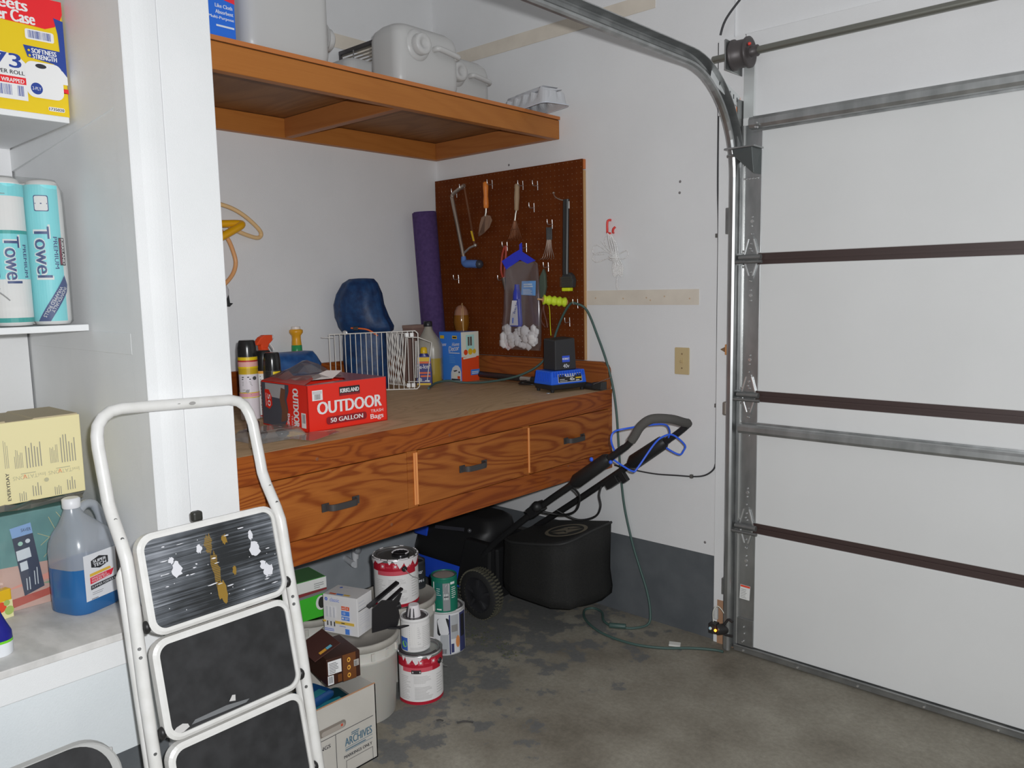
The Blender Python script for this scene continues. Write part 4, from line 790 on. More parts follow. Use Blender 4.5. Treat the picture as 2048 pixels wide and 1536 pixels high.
MB().lathe([(0.030, 0), (0.034, 0.005), (0.034, 0.12), (0.030, 0.20), (0.012, 0.235), (0.012, 0.245)], 24).build('bottle', K(60, 110, 145, 0.35, ill=0.55), bt2)
MB().lathe([(0.024, 0), (0.026, 0.004), (0.024, 0.055), (0.018, 0.06)], 20, 0, (0, 0, 0.238)).build('cap', K(36, 36, 40, 0.3, ill=0.55), bt2)
# small clear packages and a metal cylinder at the bench front
CLR = clear('clear_blister_plastic', (0.93, 0.93, 0.92), 0.14, 0.14, 0.1, (0.7, 0.68, 0.66))
cp = thing('blister_pack', 'clear plastic blister packs with dark parts at the bench front', 'packaging', (0.93, -1.62, ZB))
MB().loft([[V((u, v, z)) for u, v in rrect(0.15 - i, 0.19 - i, 0.02, 4)] for z, i in ((0.001, 0), (0.012, 0.004), (0.030, 0.03), (0.034, 0.06))], 0, True).build('shell', CLR, cp)
for x, y, r in ((0.02, -0.05, 0.017), (-0.03, -0.01, 0.014), (0.03, 0.03, 0.015), (-0.02, 0.05, 0.012)): MB().ball((x, y, r * 0.8 + 0.002), r, 12, 0, (1, 1.4, 0.75)).build('dark_part', K(32, 32, 34, 0.25, ill=0.6), cp)
MB().box(-0.03, 0.055, 0.05, 0.105, 0.001, 0.004).build('yellow_card', K(190, 155, 40, 0.4, ill=0.6), cp)
cy = thing('blister_pack', 'flat clear plastic wrapper lying beside the red box corner', 'packaging', (1.035, -1.52, ZB), 0.3)
MB().prism([(-0.05, -0.08), (0.045, -0.07), (0.05, 0.06), (0.0, 0.095), (-0.055, 0.05)], lambda u, v, d: V((u, v, 0.0055 + 0.004 * sin(u * 90) * sin(v * 70) + d)), 0, 0.001).build('film', CLR, cy)
mc = thing('metal_cylinder', 'small chrome cylinder with black top beside the post', 'canister', (1.035, -1.735, ZB))
MB().lathe([(0.014, 0), (0.016, 0.003), (0.016, 0.05)], 20).build('body', K(185, 185, 182, 0.2, 0.85, ill=0.7), mc)
MB().lathe([(0.0175, 0), (0.0185, 0.003), (0.0185, 0.030), (0.013, 0.033)], 20, 0, (0, 0, 0.049)).build('top', K(34, 34, 34, 0.35, ill=0.6), mc)

# ---- blue tarps
TARP = mottled('blue_tarp', (0.004, 0.026, 0.095), (0.010, 0.058, 0.175), 30, 0.5, bump=1.0, bscale=30)
TARPL = mottled('bright_blue_tarp', (0.012, 0.07, 0.24), (0.03, 0.13, 0.36), 26, 0.32, bump=0.7, bscale=42)
def noise_ring(z, cx, cy, w_, d_, ang, n=40, seed=0, amp=0.05):
    out = []
    for j in range(n):
        t = 2 * pi * j / n
        f = 1 + amp * sin(3 * t + seed + z * 9) + amp * 0.8 * sin(7 * t + 2.1 * seed - z * 14) + amp * 0.5 * sin(13 * t + z * 31)
        u = w_ * math.copysign(abs(cos(t)) ** 0.8, cos(t)) * f; v = d_ * math.copysign(abs(sin(t)) ** 0.8, sin(t)) * f
        out.append(V((cx + u * cos(ang) - v * sin(ang), cy + u * sin(ang) + v * cos(ang), z)))
    return out
AG = radians_ = rad(41)
bgp = thing('blue_tarp_bag', 'tall blue tarp cinched with orange cord behind the wire basket', 'tarp', (0.135, -0.625, ZB))
secs = []
def bagsec(z, l, r, d_): # l, r offsets (m) from the centre line along the image-horizontal direction
    c = (l + r) / 2; w_ = (r - l) / 2
    return noise_ring(z, c * cos(AG), c * sin(AG), w_, d_, AG, seed=1.7)
MB().loft([bagsec(*q) for q in ((0.001, -0.085, 0.100, 0.07), (0.05, -0.090, 0.105, 0.075), (0.14, -0.095, 0.105, 0.075), (0.22, -0.098, 0.108, 0.07), (0.268, -0.098, 0.110, 0.065), (0.282, -0.09, 0.11, 0.06))], 0, True).build('lower_fold', TARP, bgp)
MB().loft([bagsec(*q) for q in ((0.262, -0.085, 0.115, 0.055), (0.275, -0.100, 0.142, 0.075), (0.295, -0.112, 0.142, 0.085), (0.34, -0.125, 0.118, 0.085), (0.40, -0.132, 0.098, 0.08), (0.45, -0.118, 0.088, 0.07), (0.50, -0.09, 0.072, 0.055), (0.52, -0.06, 0.055, 0.035), (0.523, -0.02, 0.02, 0.01))], 0, True).build('upper_fold', TARP, bgp)
MB().tube(smooth([(-0.045 * cos(AG) + 0.075 * sin(AG), -0.045 * sin(AG) - 0.075 * cos(AG), 0.292), (0.0 + 0.09 * sin(AG), -0.09 * cos(AG), 0.290), (0.04 * cos(AG) + 0.09 * sin(AG), 0.04 * sin(AG) - 0.09 * cos(AG), 0.282), (0.08 * cos(AG) + 0.085 * sin(AG), 0.08 * sin(AG) - 0.085 * cos(AG), 0.255)], 6), 0.004, 8).build('orange_cord', K(210, 98, 40, 0.5, ill=0.48), bgp)
MB().obox((-0.02 * cos(AG) + 0.085 * sin(AG), -0.02 * sin(AG) - 0.085 * cos(AG), 0.291), (0.012 * cos(AG), 0.012 * sin(AG), 0), (-0.008 * sin(AG), 0.008 * cos(AG), 0), (0, 0, 0.010)).build('cord_lock', K(30, 30, 34, 0.4, ill=0.48), bgp, bevel=0.003)
MB().lathe([(0.008, -0.002), (0.012, 0), (0.012, 0.003), (0.007, 0.003)], 14, 0, (-0.075 * cos(AG) + 0.07 * sin(AG), -0.075 * sin(AG) - 0.07 * cos(AG), 0.27), (sin(AG), -cos(AG), 0.1)).build('grommet', K(165, 165, 165, 0.3, 0.8, ill=0.48), bgp)
fold = thing('folded_blue_tarp', 'folded blue tarp lying behind the aerosol cans', 'tarp', (0.19, -1.10, ZB), 0.0)
def slab(z, l, r, d_): return noise_ring(z, 0, (l + r) / 2, d_ * 0.62, (r - l) / 2, 0, seed=0.6, amp=0.03)
MB().loft([slab(*q) for q in ((0.001, -0.18, 0.13, 0.13), (0.05, -0.18, 0.15, 0.14), (0.10, -0.18, 0.165, 0.14), (0.15, -0.175, 0.172, 0.13), (0.185, -0.165, 0.155, 0.10), (0.205, -0.15, 0.14, 0.06), (0.209, -0.10, 0.10, 0.02))], 0, True).build('folds', TARPL, fold)
MB().tube(smooth([(0.078, -0.14, 0.10), (0.082, -0.02, 0.115), (0.078, 0.10, 0.112), (0.07, 0.15, 0.10)], 6), 0.012, 8).build('hem', TARPL, fold)

# ---- white wire basket
WIRE = K(212, 210, 204, 0.35, ill=0.52)
wbk = thing('wire_basket', 'white coated wire basket panels standing on the bench', 'basket', (0.40, -0.52, ZB), rad(227.5))
# local +x runs along the front panel away from the right end
def wr(m, a, b_, r=0.0022): return m.tube([a, b_], r, 6)
Lb, Hb = 0.405, 0.275
fr = MB().tube(smooth([(0.012, 0, 0.004), (0.0, 0, 0.016)], 3) + [V((0, 0, Hb - 0.014))] + smooth([(0, 0, Hb - 0.012), (0.012, 0, Hb)], 3) + [V((Lb, 0, Hb - 0.008))], 0.0028, 6)
fr.tube([(0.012, 0, 0.004), (Lb, 0, 0.004)], 0.0028, 6); fr.tube([(Lb, 0, 0.004), (Lb, 0, Hb - 0.008)], 0.0028, 6)
fr.build('front_frame', WIRE, wbk)
for k in range(16): MB().tube([(0.024 + 0.0238 * k, 0, 0.004), (0.024 + 0.0238 * k, 0, Hb - 0.0006 * k)], 0.0020, 6).build('front_wire', WIRE, wbk)
MB().tube(smooth([(Lb - 0.02, 0.0, Hb - 0.022), (Lb + 0.02, 0.004, Hb - 0.022), (Lb + 0.034, 0.01, Hb - 0.020)], 3), 0.0022, 6).build('hook_wire', WIRE, wbk)
for z in (0.012, Hb - 0.028):
    for x in (0.028, 0.050): MB().box(x - 0.009, x + 0.009, -0.005, 0.006, z, z + 0.020).build('clip', K(222, 222, 220, 0.35, ill=0.55), wbk, bevel=0.002)
# folded side panel seen edge on
for k in range(9):
    x0 = 0.072 + 0.010 * k; MB().tube([(x0 + 0.026, -0.04 - 0.012 * k, 0.018), (x0 - 0.008 + 0.004 * k, -0.055 - 0.012 * k, Hb - 0.012)], 0.0019, 6).build('side_wire', WIRE, wbk)
    MB().tube([(x0 - 0.004, -0.05 - 0.010 * k, 0.018), (x0 + 0.030, -0.04 - 0.012 * k, Hb - 0.012)], 0.0019, 6).build('side_wire', WIRE, wbk)
MB().tube([(0.06, -0.03, 0.018), (0.19, -0.16, 0.018)], 0.0024, 6).tube([(0.06, -0.03, Hb - 0.012), (0.19, -0.16, Hb - 0.012)], 0.0024, 6).tube([(0.075, -0.03, 0.018), (0.055, -0.03, Hb - 0.02)], 0.0035, 6).build('side_frame', WIRE, wbk)
MB().tube([(0.055, -0.03, 0.035), (-0.035, -0.06, 0.030), (-0.062, -0.06, 0.215), (0.0, -0.03, Hb - 0.032), (0.05, -0.02, Hb - 0.03)], 0.0026, 6).build('end_frame', WIRE, wbk)
MB().tube([(0.01, -0.05, 0.05), (0.008, -0.05, Hb - 0.05)], 0.0022, 6).tube([(0.018, -0.05, 0.05), (0.014, -0.05, Hb - 0.05)], 0.0022, 6).build('end_wire', WIRE, wbk)
# brown carton sliver behind basket
brn = thing('brown_carton', 'plain brown carton standing between basket and antifreeze jug', 'carton', (0.10, -0.275, ZB), 0.1)
MB().box(-0.035, 0.035, -0.055, 0.05, 0, 0.285).build('carton', K(98, 78, 72, 0.6, ill=0.45), brn, bevel=0.002)
MB().box(-0.036, 0.036, -0.0565, 0.0515, 0.272, 0.2865).build('top_flap', K(112, 92, 84, 0.6, ill=0.45), brn)
# ---- jug with yellow liquid
JUG = clear('frosted_jug_plastic', (0.88, 0.87, 0.82), 0.05, 0.55, 0.3, (0.62, 0.58, 0.50))
def gallon_jug(name, label, loc, rz, s, liquid, liqh, capm, cap_r=0.02, W=0.075):
    t = thing(name, label, 'jug', loc, rz)
    secs_ = ((0.0, 0.92, 0), (0.006, 1.0, 0), (0.05, 1.0, 0), (0.165, 1.0, 0), (0.19, 0.96, 0), (0.215, 0.80, -0.004), (0.24, 0.60, -0.012), (0.262, 0.38, -0.02), (0.278, 0.28, -0.022), (0.284, 0.27, -0.022))
    def ring(z, f, off, k=1.0):
        r_ = W * f * k; return [V((u + 0 * off, v + off * s, z * s)) for u, v in rrect(2 * r_ * s * 0.93, 2 * r_ * s, r_ * s * (0.55 if f > 0.7 else 0.9), 5)]
    lo_ = [(z, f, o) for z, f, o in secs_ if z < liqh] + [(liqh, 1.0, 0)]
    MB().loft([ring(z, f, o) for z, f, o in [(liqh, 1.0, 0)] + [q for q in secs_ if q[0] > liqh]], 0, True, False).build('bottle', JUG, t)
    MB().loft([ring(z, f, o) for z, f, o in lo_], 0, True).build('filled_base', liquid, t)
    MB().lathe([(cap_r * s, 0), (cap_r * s * 1.05, 0.003), (cap_r * s * 1.05, 0.024 * s), (cap_r * s * 0.85, 0.027 * s)], 20, 0, (0, -0.022 * s, 0.282 * s)).build('cap', capm, t)
    pts = smooth([(0, 0.0, 0.268 * s), (0, 0.020 * s, 0.280 * s), (0, 0.046 * s, 0.272 * s), (0, 0.064 * s, 0.235 * s), (0, 0.068 * s, 0.19 * s), (0, 0.064 * s, 0.165 * s)], 6)
    MB().tube(pts, 0.0125 * s, 10).build('handle', JUG, t)
    return t
YL = mk('yellow_coolant', (0.52, 0.38, 0.06), 0.2, 0, Transmission_Weight=0.2)
gallon_jug('antifreeze_jug', 'frosted jug part filled with yellow liquid behind wire basket', (0.222, -0.292, ZB), rad(40), 1.0, YL, 0.125, K(28, 28, 30, 0.35, ill=0.45), 0.0205, 0.068)
di = thing('deicer_bottle', 'dark blue de-icer bottle with yellow cap beside the frosted jug', 'bottle', (0.285, -0.385, ZB), rad(-48))
MB().loft([[V((u, v, z)) for u, v in rrect(0.042, 2 * w_, 0.016, 4)] for z, w_ in ((0.0, 0.034), (0.006, 0.038), (0.06, 0.038), (0.12, 0.033), (0.150, 0.022), (0.156, 0.016))], 0, True).build('bottle', K(36, 38, 92, 0.35, ill=0.48), di)
MB().lathe([(0.017, 0), (0.018, 0.004), (0.016, 0.026), (0.011, 0.032)], 18, 0, (0, 0, 0.154)).build('cap', K(225, 185, 30, 0.35, ill=0.48), di)
p = Print(plane_fn((0.0215, -0.037, 0), (0, 1, 0), (0, 0, 1)), [K(210, 175, 40, ill=0.48), K(205, 90, 40, ill=0.48), K(222, 222, 230, ill=0.48), K(130, 135, 140, ill=0.48), K(36, 38, 92, 0.35, ill=0.48)])
p.rect(0.001, 0.001, 0.073, 0.142, 4).rect(0.008, 0.118, 0.066, 0.138, 0).rect(0.004, 0.108, 0.070, 0.117, 1).text('De-Icer', 0.003, 0.080, 0.066, 0.020, 2, 4, 0.0006).rect(0.014, 0.058, 0.068, 0.066, 1).rect(0.02, 0.042, 0.068, 0.050, 1).disc(0.016, 0.028, 0.011, 3).rect(0.042, 0.018, 0.064, 0.026, 2).rect(0.003, 0.002, 0.070, 0.012, 0); p.done('label_print', di)
# ---- boxed appliance
hd = thing('appliance_box', 'blue and orange appliance box with lettering against the pegboard', 'box', (0.290, -0.142, ZB), 0.0)
MB().box(-0.088, 0.070, -0.062, 0.062, 0, 0.250).build('carton', K(52, 110, 190, 0.4, ill=0.46), hd, bevel=0.002)
C1 = [K(52, 110, 190, 0.4, ill=0.46), K(225, 226, 232, ill=0.46), K(225, 185, 40, ill=0.46), K(30, 30, 34, ill=0.46), K(215, 72, 32, ill=0.46), K(185, 186, 176, ill=0.46), K(150, 190, 185, ill=0.46), K(75, 66, 60, ill=0.46), K(90, 150, 215, ill=0.46)]
p = Print(plane_fn((-0.088, -0.062, 0), (1, 0, 0), (0, 0, 1)), C1)
p.rect(0.001, 0.001, 0.157, 0.249, 0).rect(0.096, 0.216, 0.130, 0.232, 2).rect(0.100, 0.220, 0.126, 0.227, 3).text('Home', 0.094, 0.178, 0.052, 0.018, 1, 6, 0.0006, 0.3).text('Decor', 0.070, 0.150, 0.074, 0.026, 1, 8, 0.0009, 0.25).rect(0.070, 0.143, 0.148, 0.147, 1)
p.lines(0.072, 0.095, 0.125, 0.138, 8, 5, 0.35, 3)
p.poly([(0.082, 0.004), (0.156, 0.004), (0.156, 0.05), (0.150, 0.07), (0.135, 0.083), (0.115, 0.083), (0.095, 0.07), (0.084, 0.045)], 1).rect(0.100, 0.020, 0.135, 0.045, 5).poly([(0.098, 0.055), (0.125, 0.060), (0.130, 0.056), (0.110, 0.050)], 3).rect(0.130, 0.016, 0.148, 0.030, 4).rect(0.086, 0.008, 0.150, 0.015, 3).disc(0.143, 0.05, 0.005, 3)
p.text('Home', 0.008, 0.175, 0.045, 0.018, 1, 6, 0.0006, 0.3).rect(0.01, 0.216, 0.04, 0.232, 2); p.done('side_print', hd)
p = Print(plane_fn((0.070, -0.062, 0), (0, 1, 0), (0, 0, 1)), C1)
p.rect(0, 0.0, 0.124, 0.125, 4).rect(0, 0.125, 0.124, 0.250, 5).rect(0.034, 0.155, 0.092, 0.235, 6).rect(0.046, 0.180, 0.058, 0.225, 7).rect(0.062, 0.180, 0.075, 0.225, 7).disc(0.03, 0.148, 0.014, 4).disc(0.062, 0.150, 0.016, 2).disc(0.09, 0.15, 0.012, 2).poly([(0.01, 0.122), (0.115, 0.132), (0.10, 0.120), (0.012, 0.114)], 5).rect(0.062, 0.03, 0.124, 0.058, 0).lines(0.068, 0.036, 0.118, 0.052, 1, 2, 0.5, 2); p.done('end_print', hd)
# amber bottle behind it
ab = thing('amber_feeder', 'amber glass bottle with hanging string behind the appliance box', 'bottle', (0.228, -0.068, ZB))
AMB = mk('amber_glass', (0.42, 0.17, 0.02), 0.12, 0, Transmission_Weight=0.35)
MB().lathe([(0.012, 0), (0.014, 0.004), (0.014, 0.20), (0.036, 0.262), (0.041, 0.29), (0.040, 0.31), (0.038, 0.33)], 24).build('bottle', AMB, ab)
MB().lathe([(0.038, 0.33), (0.034, 0.352), (0.024, 0.372), (0.012, 0.380)], 24).build('frosted_shoulder', K(118, 84, 66, 0.3, ill=0.45), ab)
MB().tube(smooth([(0.0, 0.0, 0.378), (0.02, -0.01, 0.392), (0.05, -0.035, 0.35), (0.065, -0.05, 0.27), (0.066, -0.052, 0.20), (0.066, -0.115, 0.10), (0.05, -0.115, 0.03), (0.03, -0.12, 0.005)], 6), 0.0013, 5).tube(smooth([(0.0, 0.0, 0.378), (0.024, -0.02, 0.36), (0.055, -0.045, 0.29), (0.066, -0.052, 0.22)], 5), 0.0013, 5).build('string', K(205, 170, 120, 0.7, ill=0.46), ab)
# ---- purple mat
ym = thing('yoga_mat', 'rolled purple foam mat leaning upright in the wall corner', 'mat', (0.125, -0.150, ZB))
AX = V((0.0, -0.055, 0.85)); MATM = mottled('purple_foam', (0.066, 0.034, 0.13), (0.088, 0.046, 0.165), 60, 0.85)
MB().lathe([(0.058, 0.003), (0.060, 0.006), (0.060, AX.length), (0.058, AX.length + 0.002)], 32, 0, (-0.02, 0.015, 0.004), AX, caps=True).build('roll', MATM, ym)
ax = AX.normalized(); e1 = ax.orthogonal().normalized(); e2 = ax.cross(e1); top = V((-0.02, 0.015, 0.004)) + AX + ax * 0.004
MB().tube([top + (e1 * cos(t) + e2 * sin(t)) * (0.008 + 0.0078 * t / (2 * pi) * 1.1) for t in [2 * pi * 6 * k / 120 for k in range(121)]], 0.0012, 4).build('spiral_edge', K(62, 42, 98, 0.8, ill=0.46), ym)
MB().tube([V((-0.02, 0.015, 0.004)) + e1 * -0.0585 + e2 * -0.018 + ax * 0.01, V((-0.02, 0.015, 0.004)) + e1 * -0.0585 + e2 * -0.018 + AX], 0.003, 6).build('loose_edge', MATM, ym)
# ---- battery charger
bc = thing('battery_charger', 'blue battery charger with black forty volt battery on the bench', 'charger', (0.958, -0.166, ZB), -0.24)
BLU = K(28, 82, 190, 0.35, ill=0.5); CBK = K(26, 27, 29, 0.4, ill=0.5)
MB().hexa([(-0.062, -0.095, 0.012), (0.062, -0.095, 0.012), (0.062, 0.095, 0.012), (-0.062, 0.095, 0.012), (-0.066, -0.099, 0.034), (0.066, -0.099, 0.034), (0.066, 0.099, 0.034), (-0.066, 0.099, 0.034)]).build('base', CBK, bc, bevel=0.003)
for sx_ in (-1, 1):
    for sy_ in (-1, 1): MB().lathe([(0.008, 0), (0.010, 0.014)], 10, 0, (sx_ * 0.052, sy_ * 0.084, 0)).build('foot', CBK, bc)
MB().hexa([(-0.067, -0.100, 0.034), (0.067, -0.100, 0.034), (0.067, 0.100, 0.034), (-0.067, 0.100, 0.034), (-0.060, -0.093, 0.094), (0.060, -0.093, 0.094), (0.060, 0.093, 0.094), (-0.060, 0.093, 0.094)]).build('housing', BLU, bc, bevel=0.004)
for k in range(13): MB().obox((0.0645, -0.082 + 0.0137 * k, 0.080), (0.0016, 0, -0.0), (0, 0.0022, 0), (-0.0012, 0, 0.011)).build('vent_rib', K(22, 66, 160, 0.4, ill=0.5), bc)
for k in range(9): MB().obox((-0.052 + 0.0125 * k, -0.0975, 0.068), (0.0022, 0, 0), (0, 0.0016, 0), (0, 0.0022, 0.02)).build('vent_rib', K(22, 66, 160, 0.4, ill=0.5), bc)
p = Print(plane_fn((0.0672, -0.062, 0.040), (0, 1, 0), (-0.115, 0, 1)), [K(30, 30, 32, ill=0.5), K(205, 208, 212, ill=0.5), K(215, 180, 40, ill=0.5), K(28, 82, 190, 0.35, ill=0.5)])
p.rect(0, 0.002, 0.135, 0.040, 1).rect(0.002, 0.004, 0.133, 0.038, 0).poly([(0.035, 0.037), (0.10, 0.037), (0.09, 0.026), (0.045, 0.026)], 1).text('KOBALT', 0.05, 0.029, 0.04, 0.006, 0).text('40v', 0.064, 0.008, 0.028, 0.015, 1, 0, 0.0005).rect(0.098, 0.016, 0.13, 0.022, 2).lines(0.098, 0.007, 0.13, 0.013, 1, 1, 0.6, 3).lines(0.008, 0.008, 0.05, 0.022, 1, 2, 0.3, 8); p.done('rating_label', bc)
MB().hexa([(-0.044, -0.062, 0.0945), (0.046, -0.062, 0.0945), (0.046, 0.058, 0.0945), (-0.044, 0.058, 0.0945), (-0.044, -0.058, 0.235), (0.040, -0.058, 0.230), (0.040, 0.054, 0.236), (-0.044, 0.054, 0.240)]).build('battery', K(34, 34, 36, 0.45, ill=0.5), bc, bevel=0.005)
p = Print(plane_fn((0.0465, -0.062, 0.0945), (0, 1, 0), (-0.043, 0, 1)), [K(38, 66, 165, ill=0.5), K(215, 218, 225, ill=0.5)])
p.rect(0.040, 0.036, 0.082, 0.064, 0).text('KOBALT', 0.042, 0.046, 0.038, 0.009, 1, 0, 0.0006).text('40v', 0.044, 0.010, 0.034, 0.018, 1, 0, 0.0002); p.done('battery_print', bc)
MB().tube(smooth([(-0.06, -0.03, 0.02), (-0.12, -0.02, 0.012), (-0.20, 0.02, 0.006), (-0.27, 0.03, 0.006), (-0.31, -0.005, 0.006), (-0.26, -0.04, 0.007), (-0.17, -0.05, 0.014), (-0.16, 0.0, 0.012), (-0.22, 0.045, 0.022), (-0.285, 0.02, 0.016), (-0.27, -0.03, 0.02), (-0.19, -0.035, 0.024), (-0.13, -0.01, 0.020), (-0.09, 0.03, 0.012)], 7), 0.0042, 6).build('power_lead', K(26, 25, 25, 0.4, ill=0.5), bc)
tag(MB().lathe([(0.009, 0), (0.009, 0.0014), (0.004, 0.0014)], 12, 0, (0.985, -0.285, ZB)).build('washer', K(150, 165, 180, 0.3, 0.7, ill=0.5)), 'tiny steel washer lying in front of the charger', 'washer')
# ---- black extension pole at the back of the bench
bp_ = thing('extension_pole', 'black telescopic pole lying along the back of the bench', 'pole', (0.66, -0.045, ZB))
P0 = V((-0.31, -0.03, 0.030)); P1 = V((0.38, -0.025, 0.016)); dv = (P1 - P0)
MB().tube([P0, P0 + dv * 0.01, P0 + dv * 0.42], [0.012, 0.0155, 0.0155], 14).build('grip_section', K(30, 28, 28, 0.45, ill=0.45), bp_)
MB().tube([P0 + dv * 0.42, P0 + dv * 0.52], 0.0125, 12).build('metal_section', K(140, 135, 130, 0.35, 0.6, ill=0.45), bp_)
MB().tube([P0 + dv * 0.52, P0 + dv * 0.86], 0.0155, 12).build('middle_section', K(30, 28, 28, 0.45, ill=0.45), bp_)
MB().tube([P0 + dv * 0.86, P0 + dv * 0.97], 0.0105, 12).build('inner_section', K(150, 150, 148, 0.35, 0.6, ill=0.45), bp_)
MB().tube([P0 + dv * 0.97, P1 + V((0.05, -0.01, -0.001))], [0.016, 0.0155], 12).build('end_socket', K(28, 28, 28, 0.45, ill=0.45), bp_)
MB().hexa([(0.425, -0.055, 0.006), (0.475, -0.05, 0.002), (0.478, -0.01, 0.002), (0.425, -0.01, 0.006), (0.425, -0.055, 0.036), (0.478, -0.05, 0.040), (0.478, -0.01, 0.040), (0.425, -0.01, 0.036)]).build('blade_holder', K(28, 28, 28, 0.45, ill=0.45), bp_, bevel=0.004)
MB().hexa([(0.438, -0.058, 0.028), (0.54, -0.062, 0.066), (0.54, -0.058, 0.068), (0.438, -0.052, 0.030), (0.438, -0.058, 0.0295), (0.54, -0.062, 0.0675), (0.54, -0.058, 0.0695), (0.438, -0.052, 0.0315)]).build('blade', K(150, 150, 150, 0.25, 0.8, ill=0.5), bp_)
# ---- coiled hose on the wall
hw_ = thing('wall_hose', 'loop of beige tubing held by a yellow clamp on the back wall', 'hose', (0.04, -1.25, 1.7))
TAN = K(205, 172, 125, 0.4, ill=0.52)
wb(MB().tube(smooth([(0.03, -1.44, 1.86), (0.045, -1.34, 1.882), (0.05, -1.245, 1.870), (0.05, -1.17, 1.838), (0.045, -1.10, 1.785), (0.035, -1.082, 1.757), (0.04, -1.11, 1.745), (0.05, -1.19, 1.765), (0.06, -1.27, 1.80), (0.05, -1.36, 1.83)], 8), 0.009, 10), 'upper_loop', TAN, hw_)
wb(MB().tube(smooth([(0.055, -1.30, 1.785), (0.05, -1.25, 1.740), (0.045, -1.222, 1.68), (0.045, -1.215, 1.63), (0.05, -1.24, 1.58), (0.06, -1.30, 1.535), (0.05, -1.40, 1.51)], 8), 0.009, 10), 'lower_loop', K(205, 150, 100, 0.4, ill=0.52), hw_)
wb(MB().tube(smooth([(0.085, -1.34, 1.715), (0.09, -1.27, 1.752), (0.085, -1.205, 1.788), (0.07, -1.20, 1.798), (0.06, -1.26, 1.796), (0.055, -1.34, 1.79)], 6), 0.016, 12), 'yellow_clamp', K(225, 165, 20, 0.35, ill=0.52), hw_)
wb(MB().box(0.03, 0.08, -1.36, -1.285, 1.755, 1.825), 'black_grip', K(30, 30, 32, 0.4, ill=0.52), hw_, bevel=0.006)
hb = thing('hanging_tool', 'white rounded tool with black tip hanging below the hose', 'tool', (0.03, -1.26, 1.46))
wb(MB().ball((0.035, -1.298, 1.515), 0.05, 14, 0, (0.5, 1, 0.95)), 'body', K(205, 205, 208, 0.35, ill=0.52), hb)
wb(MB().prism([(-1.268, 1.470), (-1.254, 1.505), (-1.250, 1.468), (-1.236, 1.466), (-1.252, 1.452), (-1.272, 1.454)][::-1], lambda u, v, d: V((0.035 + d, u, v)), -0.008, 0.008), 'black_tip', K(28, 28, 30, 0.4, ill=0.52), hb)
# ---- green extension cord: bench, pegboard hook, down to the floor
cg = K(48, 66, 62, 0.5, ill=0.45)
xc = thing('extension_lead', 'dark green extension cord looping from the bench to the floor', 'cord', (1.2, -0.1, 0))
pts = [(0.44, -0.50, 1.051), (0.39, -0.44, 1.052), (0.365, -0.38, 1.060), (0.375, -0.31, 1.064), (0.43, -0.25, 1.052), (0.52, -0.19, 1.055), (0.66, -0.13, 1.085), (0.76, -0.08, 1.14), (0.815, -0.052, 1.22), (0.842, -0.045, 1.30), (0.885, -0.045, 1.38), (0.93, -0.052, 1.428), (0.962, -0.052, 1.4325), (1.01, -0.030, 1.40), (1.065, -0.022, 1.28), (1.112, -0.020, 1.165), (1.146, -0.02, 1.05), (1.165, -0.02, 0.93), (1.176, -0.02, 0.78), (1.188, -0.020, 0.64), (1.208, -0.02, 0.50), (1.25, -0.022, 0.35), (1.29, -0.026, 0.25), (1.335, -0.035, 0.15), (1.362, -0.05, 0.07), (1.368, -0.075, 0.018), (1.33, -0.13, 0.007), (1.27, -0.165, 0.006)]
wb(MB().tube(smooth(pts, 7), 0.0056, 8), 'upper_cord', cg, xc)
wb(MB().tube([(1.30, -0.15, 0.0125), (1.235, -0.185, 0.0125)], [0.012, 0.012], 10), 'plug_joint', K(45, 62, 58, 0.45, ill=0.45), xc, bevel=0.002)
pts = [(1.245, -0.18, 0.006), (1.18, -0.15, 0.006), (1.12, -0.08, 0.006), (1.06, -0.065, 0.006), (1.045, -0.115, 0.006), (1.12, -0.20, 0.006), (1.25, -0.26, 0.006), (1.40, -0.265, 0.006), (1.52, -0.22, 0.006), (1.62, -0.14, 0.006), (1.70, -0.095, 0.006), (1.735, -0.088, 0.006)]
wb(MB().tube(smooth(pts, 7), 0.0056, 8), 'floor_cord', cg, xc)
# ================================================================== under the bench
STEEL = K(170, 172, 172, 0.25, 0.85, ill=0.6); WLAB = K(215, 213, 212, 0.45, ill=0.68); CRIM = K(150, 22, 40, 0.35, ill=0.62); PINK = K(175, 70, 82, 0.45, ill=0.62)
INK = K(110, 108, 110, ill=0.62); INKL = K(165, 163, 162, ill=0.62); WPAINT = K(228, 222, 224, 0.35, ill=0.68)
def paint_can(label, loc, r, h, rz, cat='paint can', body=None, group='paint cans under the bench'):
    t = thing('paint_can', label, cat, loc, rz, group)
    MB().lathe([(r * 0.97, 0), (r * 1.01, 0.001), (r * 1.01, 0.005), (r, 0.007), (r, h - 0.012), (r * 1.02, h - 0.010), (r * 1.02, h - 0.003), (r * 0.985, h), (r * 0.96, h - 0.001), (r * 0.95, h - 0.008)], 36, caps=True).build('body', body or STEEL, t)
    MB().lathe([(r * 0.95, h - 0.0075), (r * 0.90, h - 0.003), (r * 0.83, h - 0.003), (r * 0.81, h - 0.008), (r * 0.5, h - 0.009), (0.001, h - 0.009)], 36, caps=False).build('lid', K(150, 150, 152, 0.25, 0.8, ill=0.6), t)
    return t
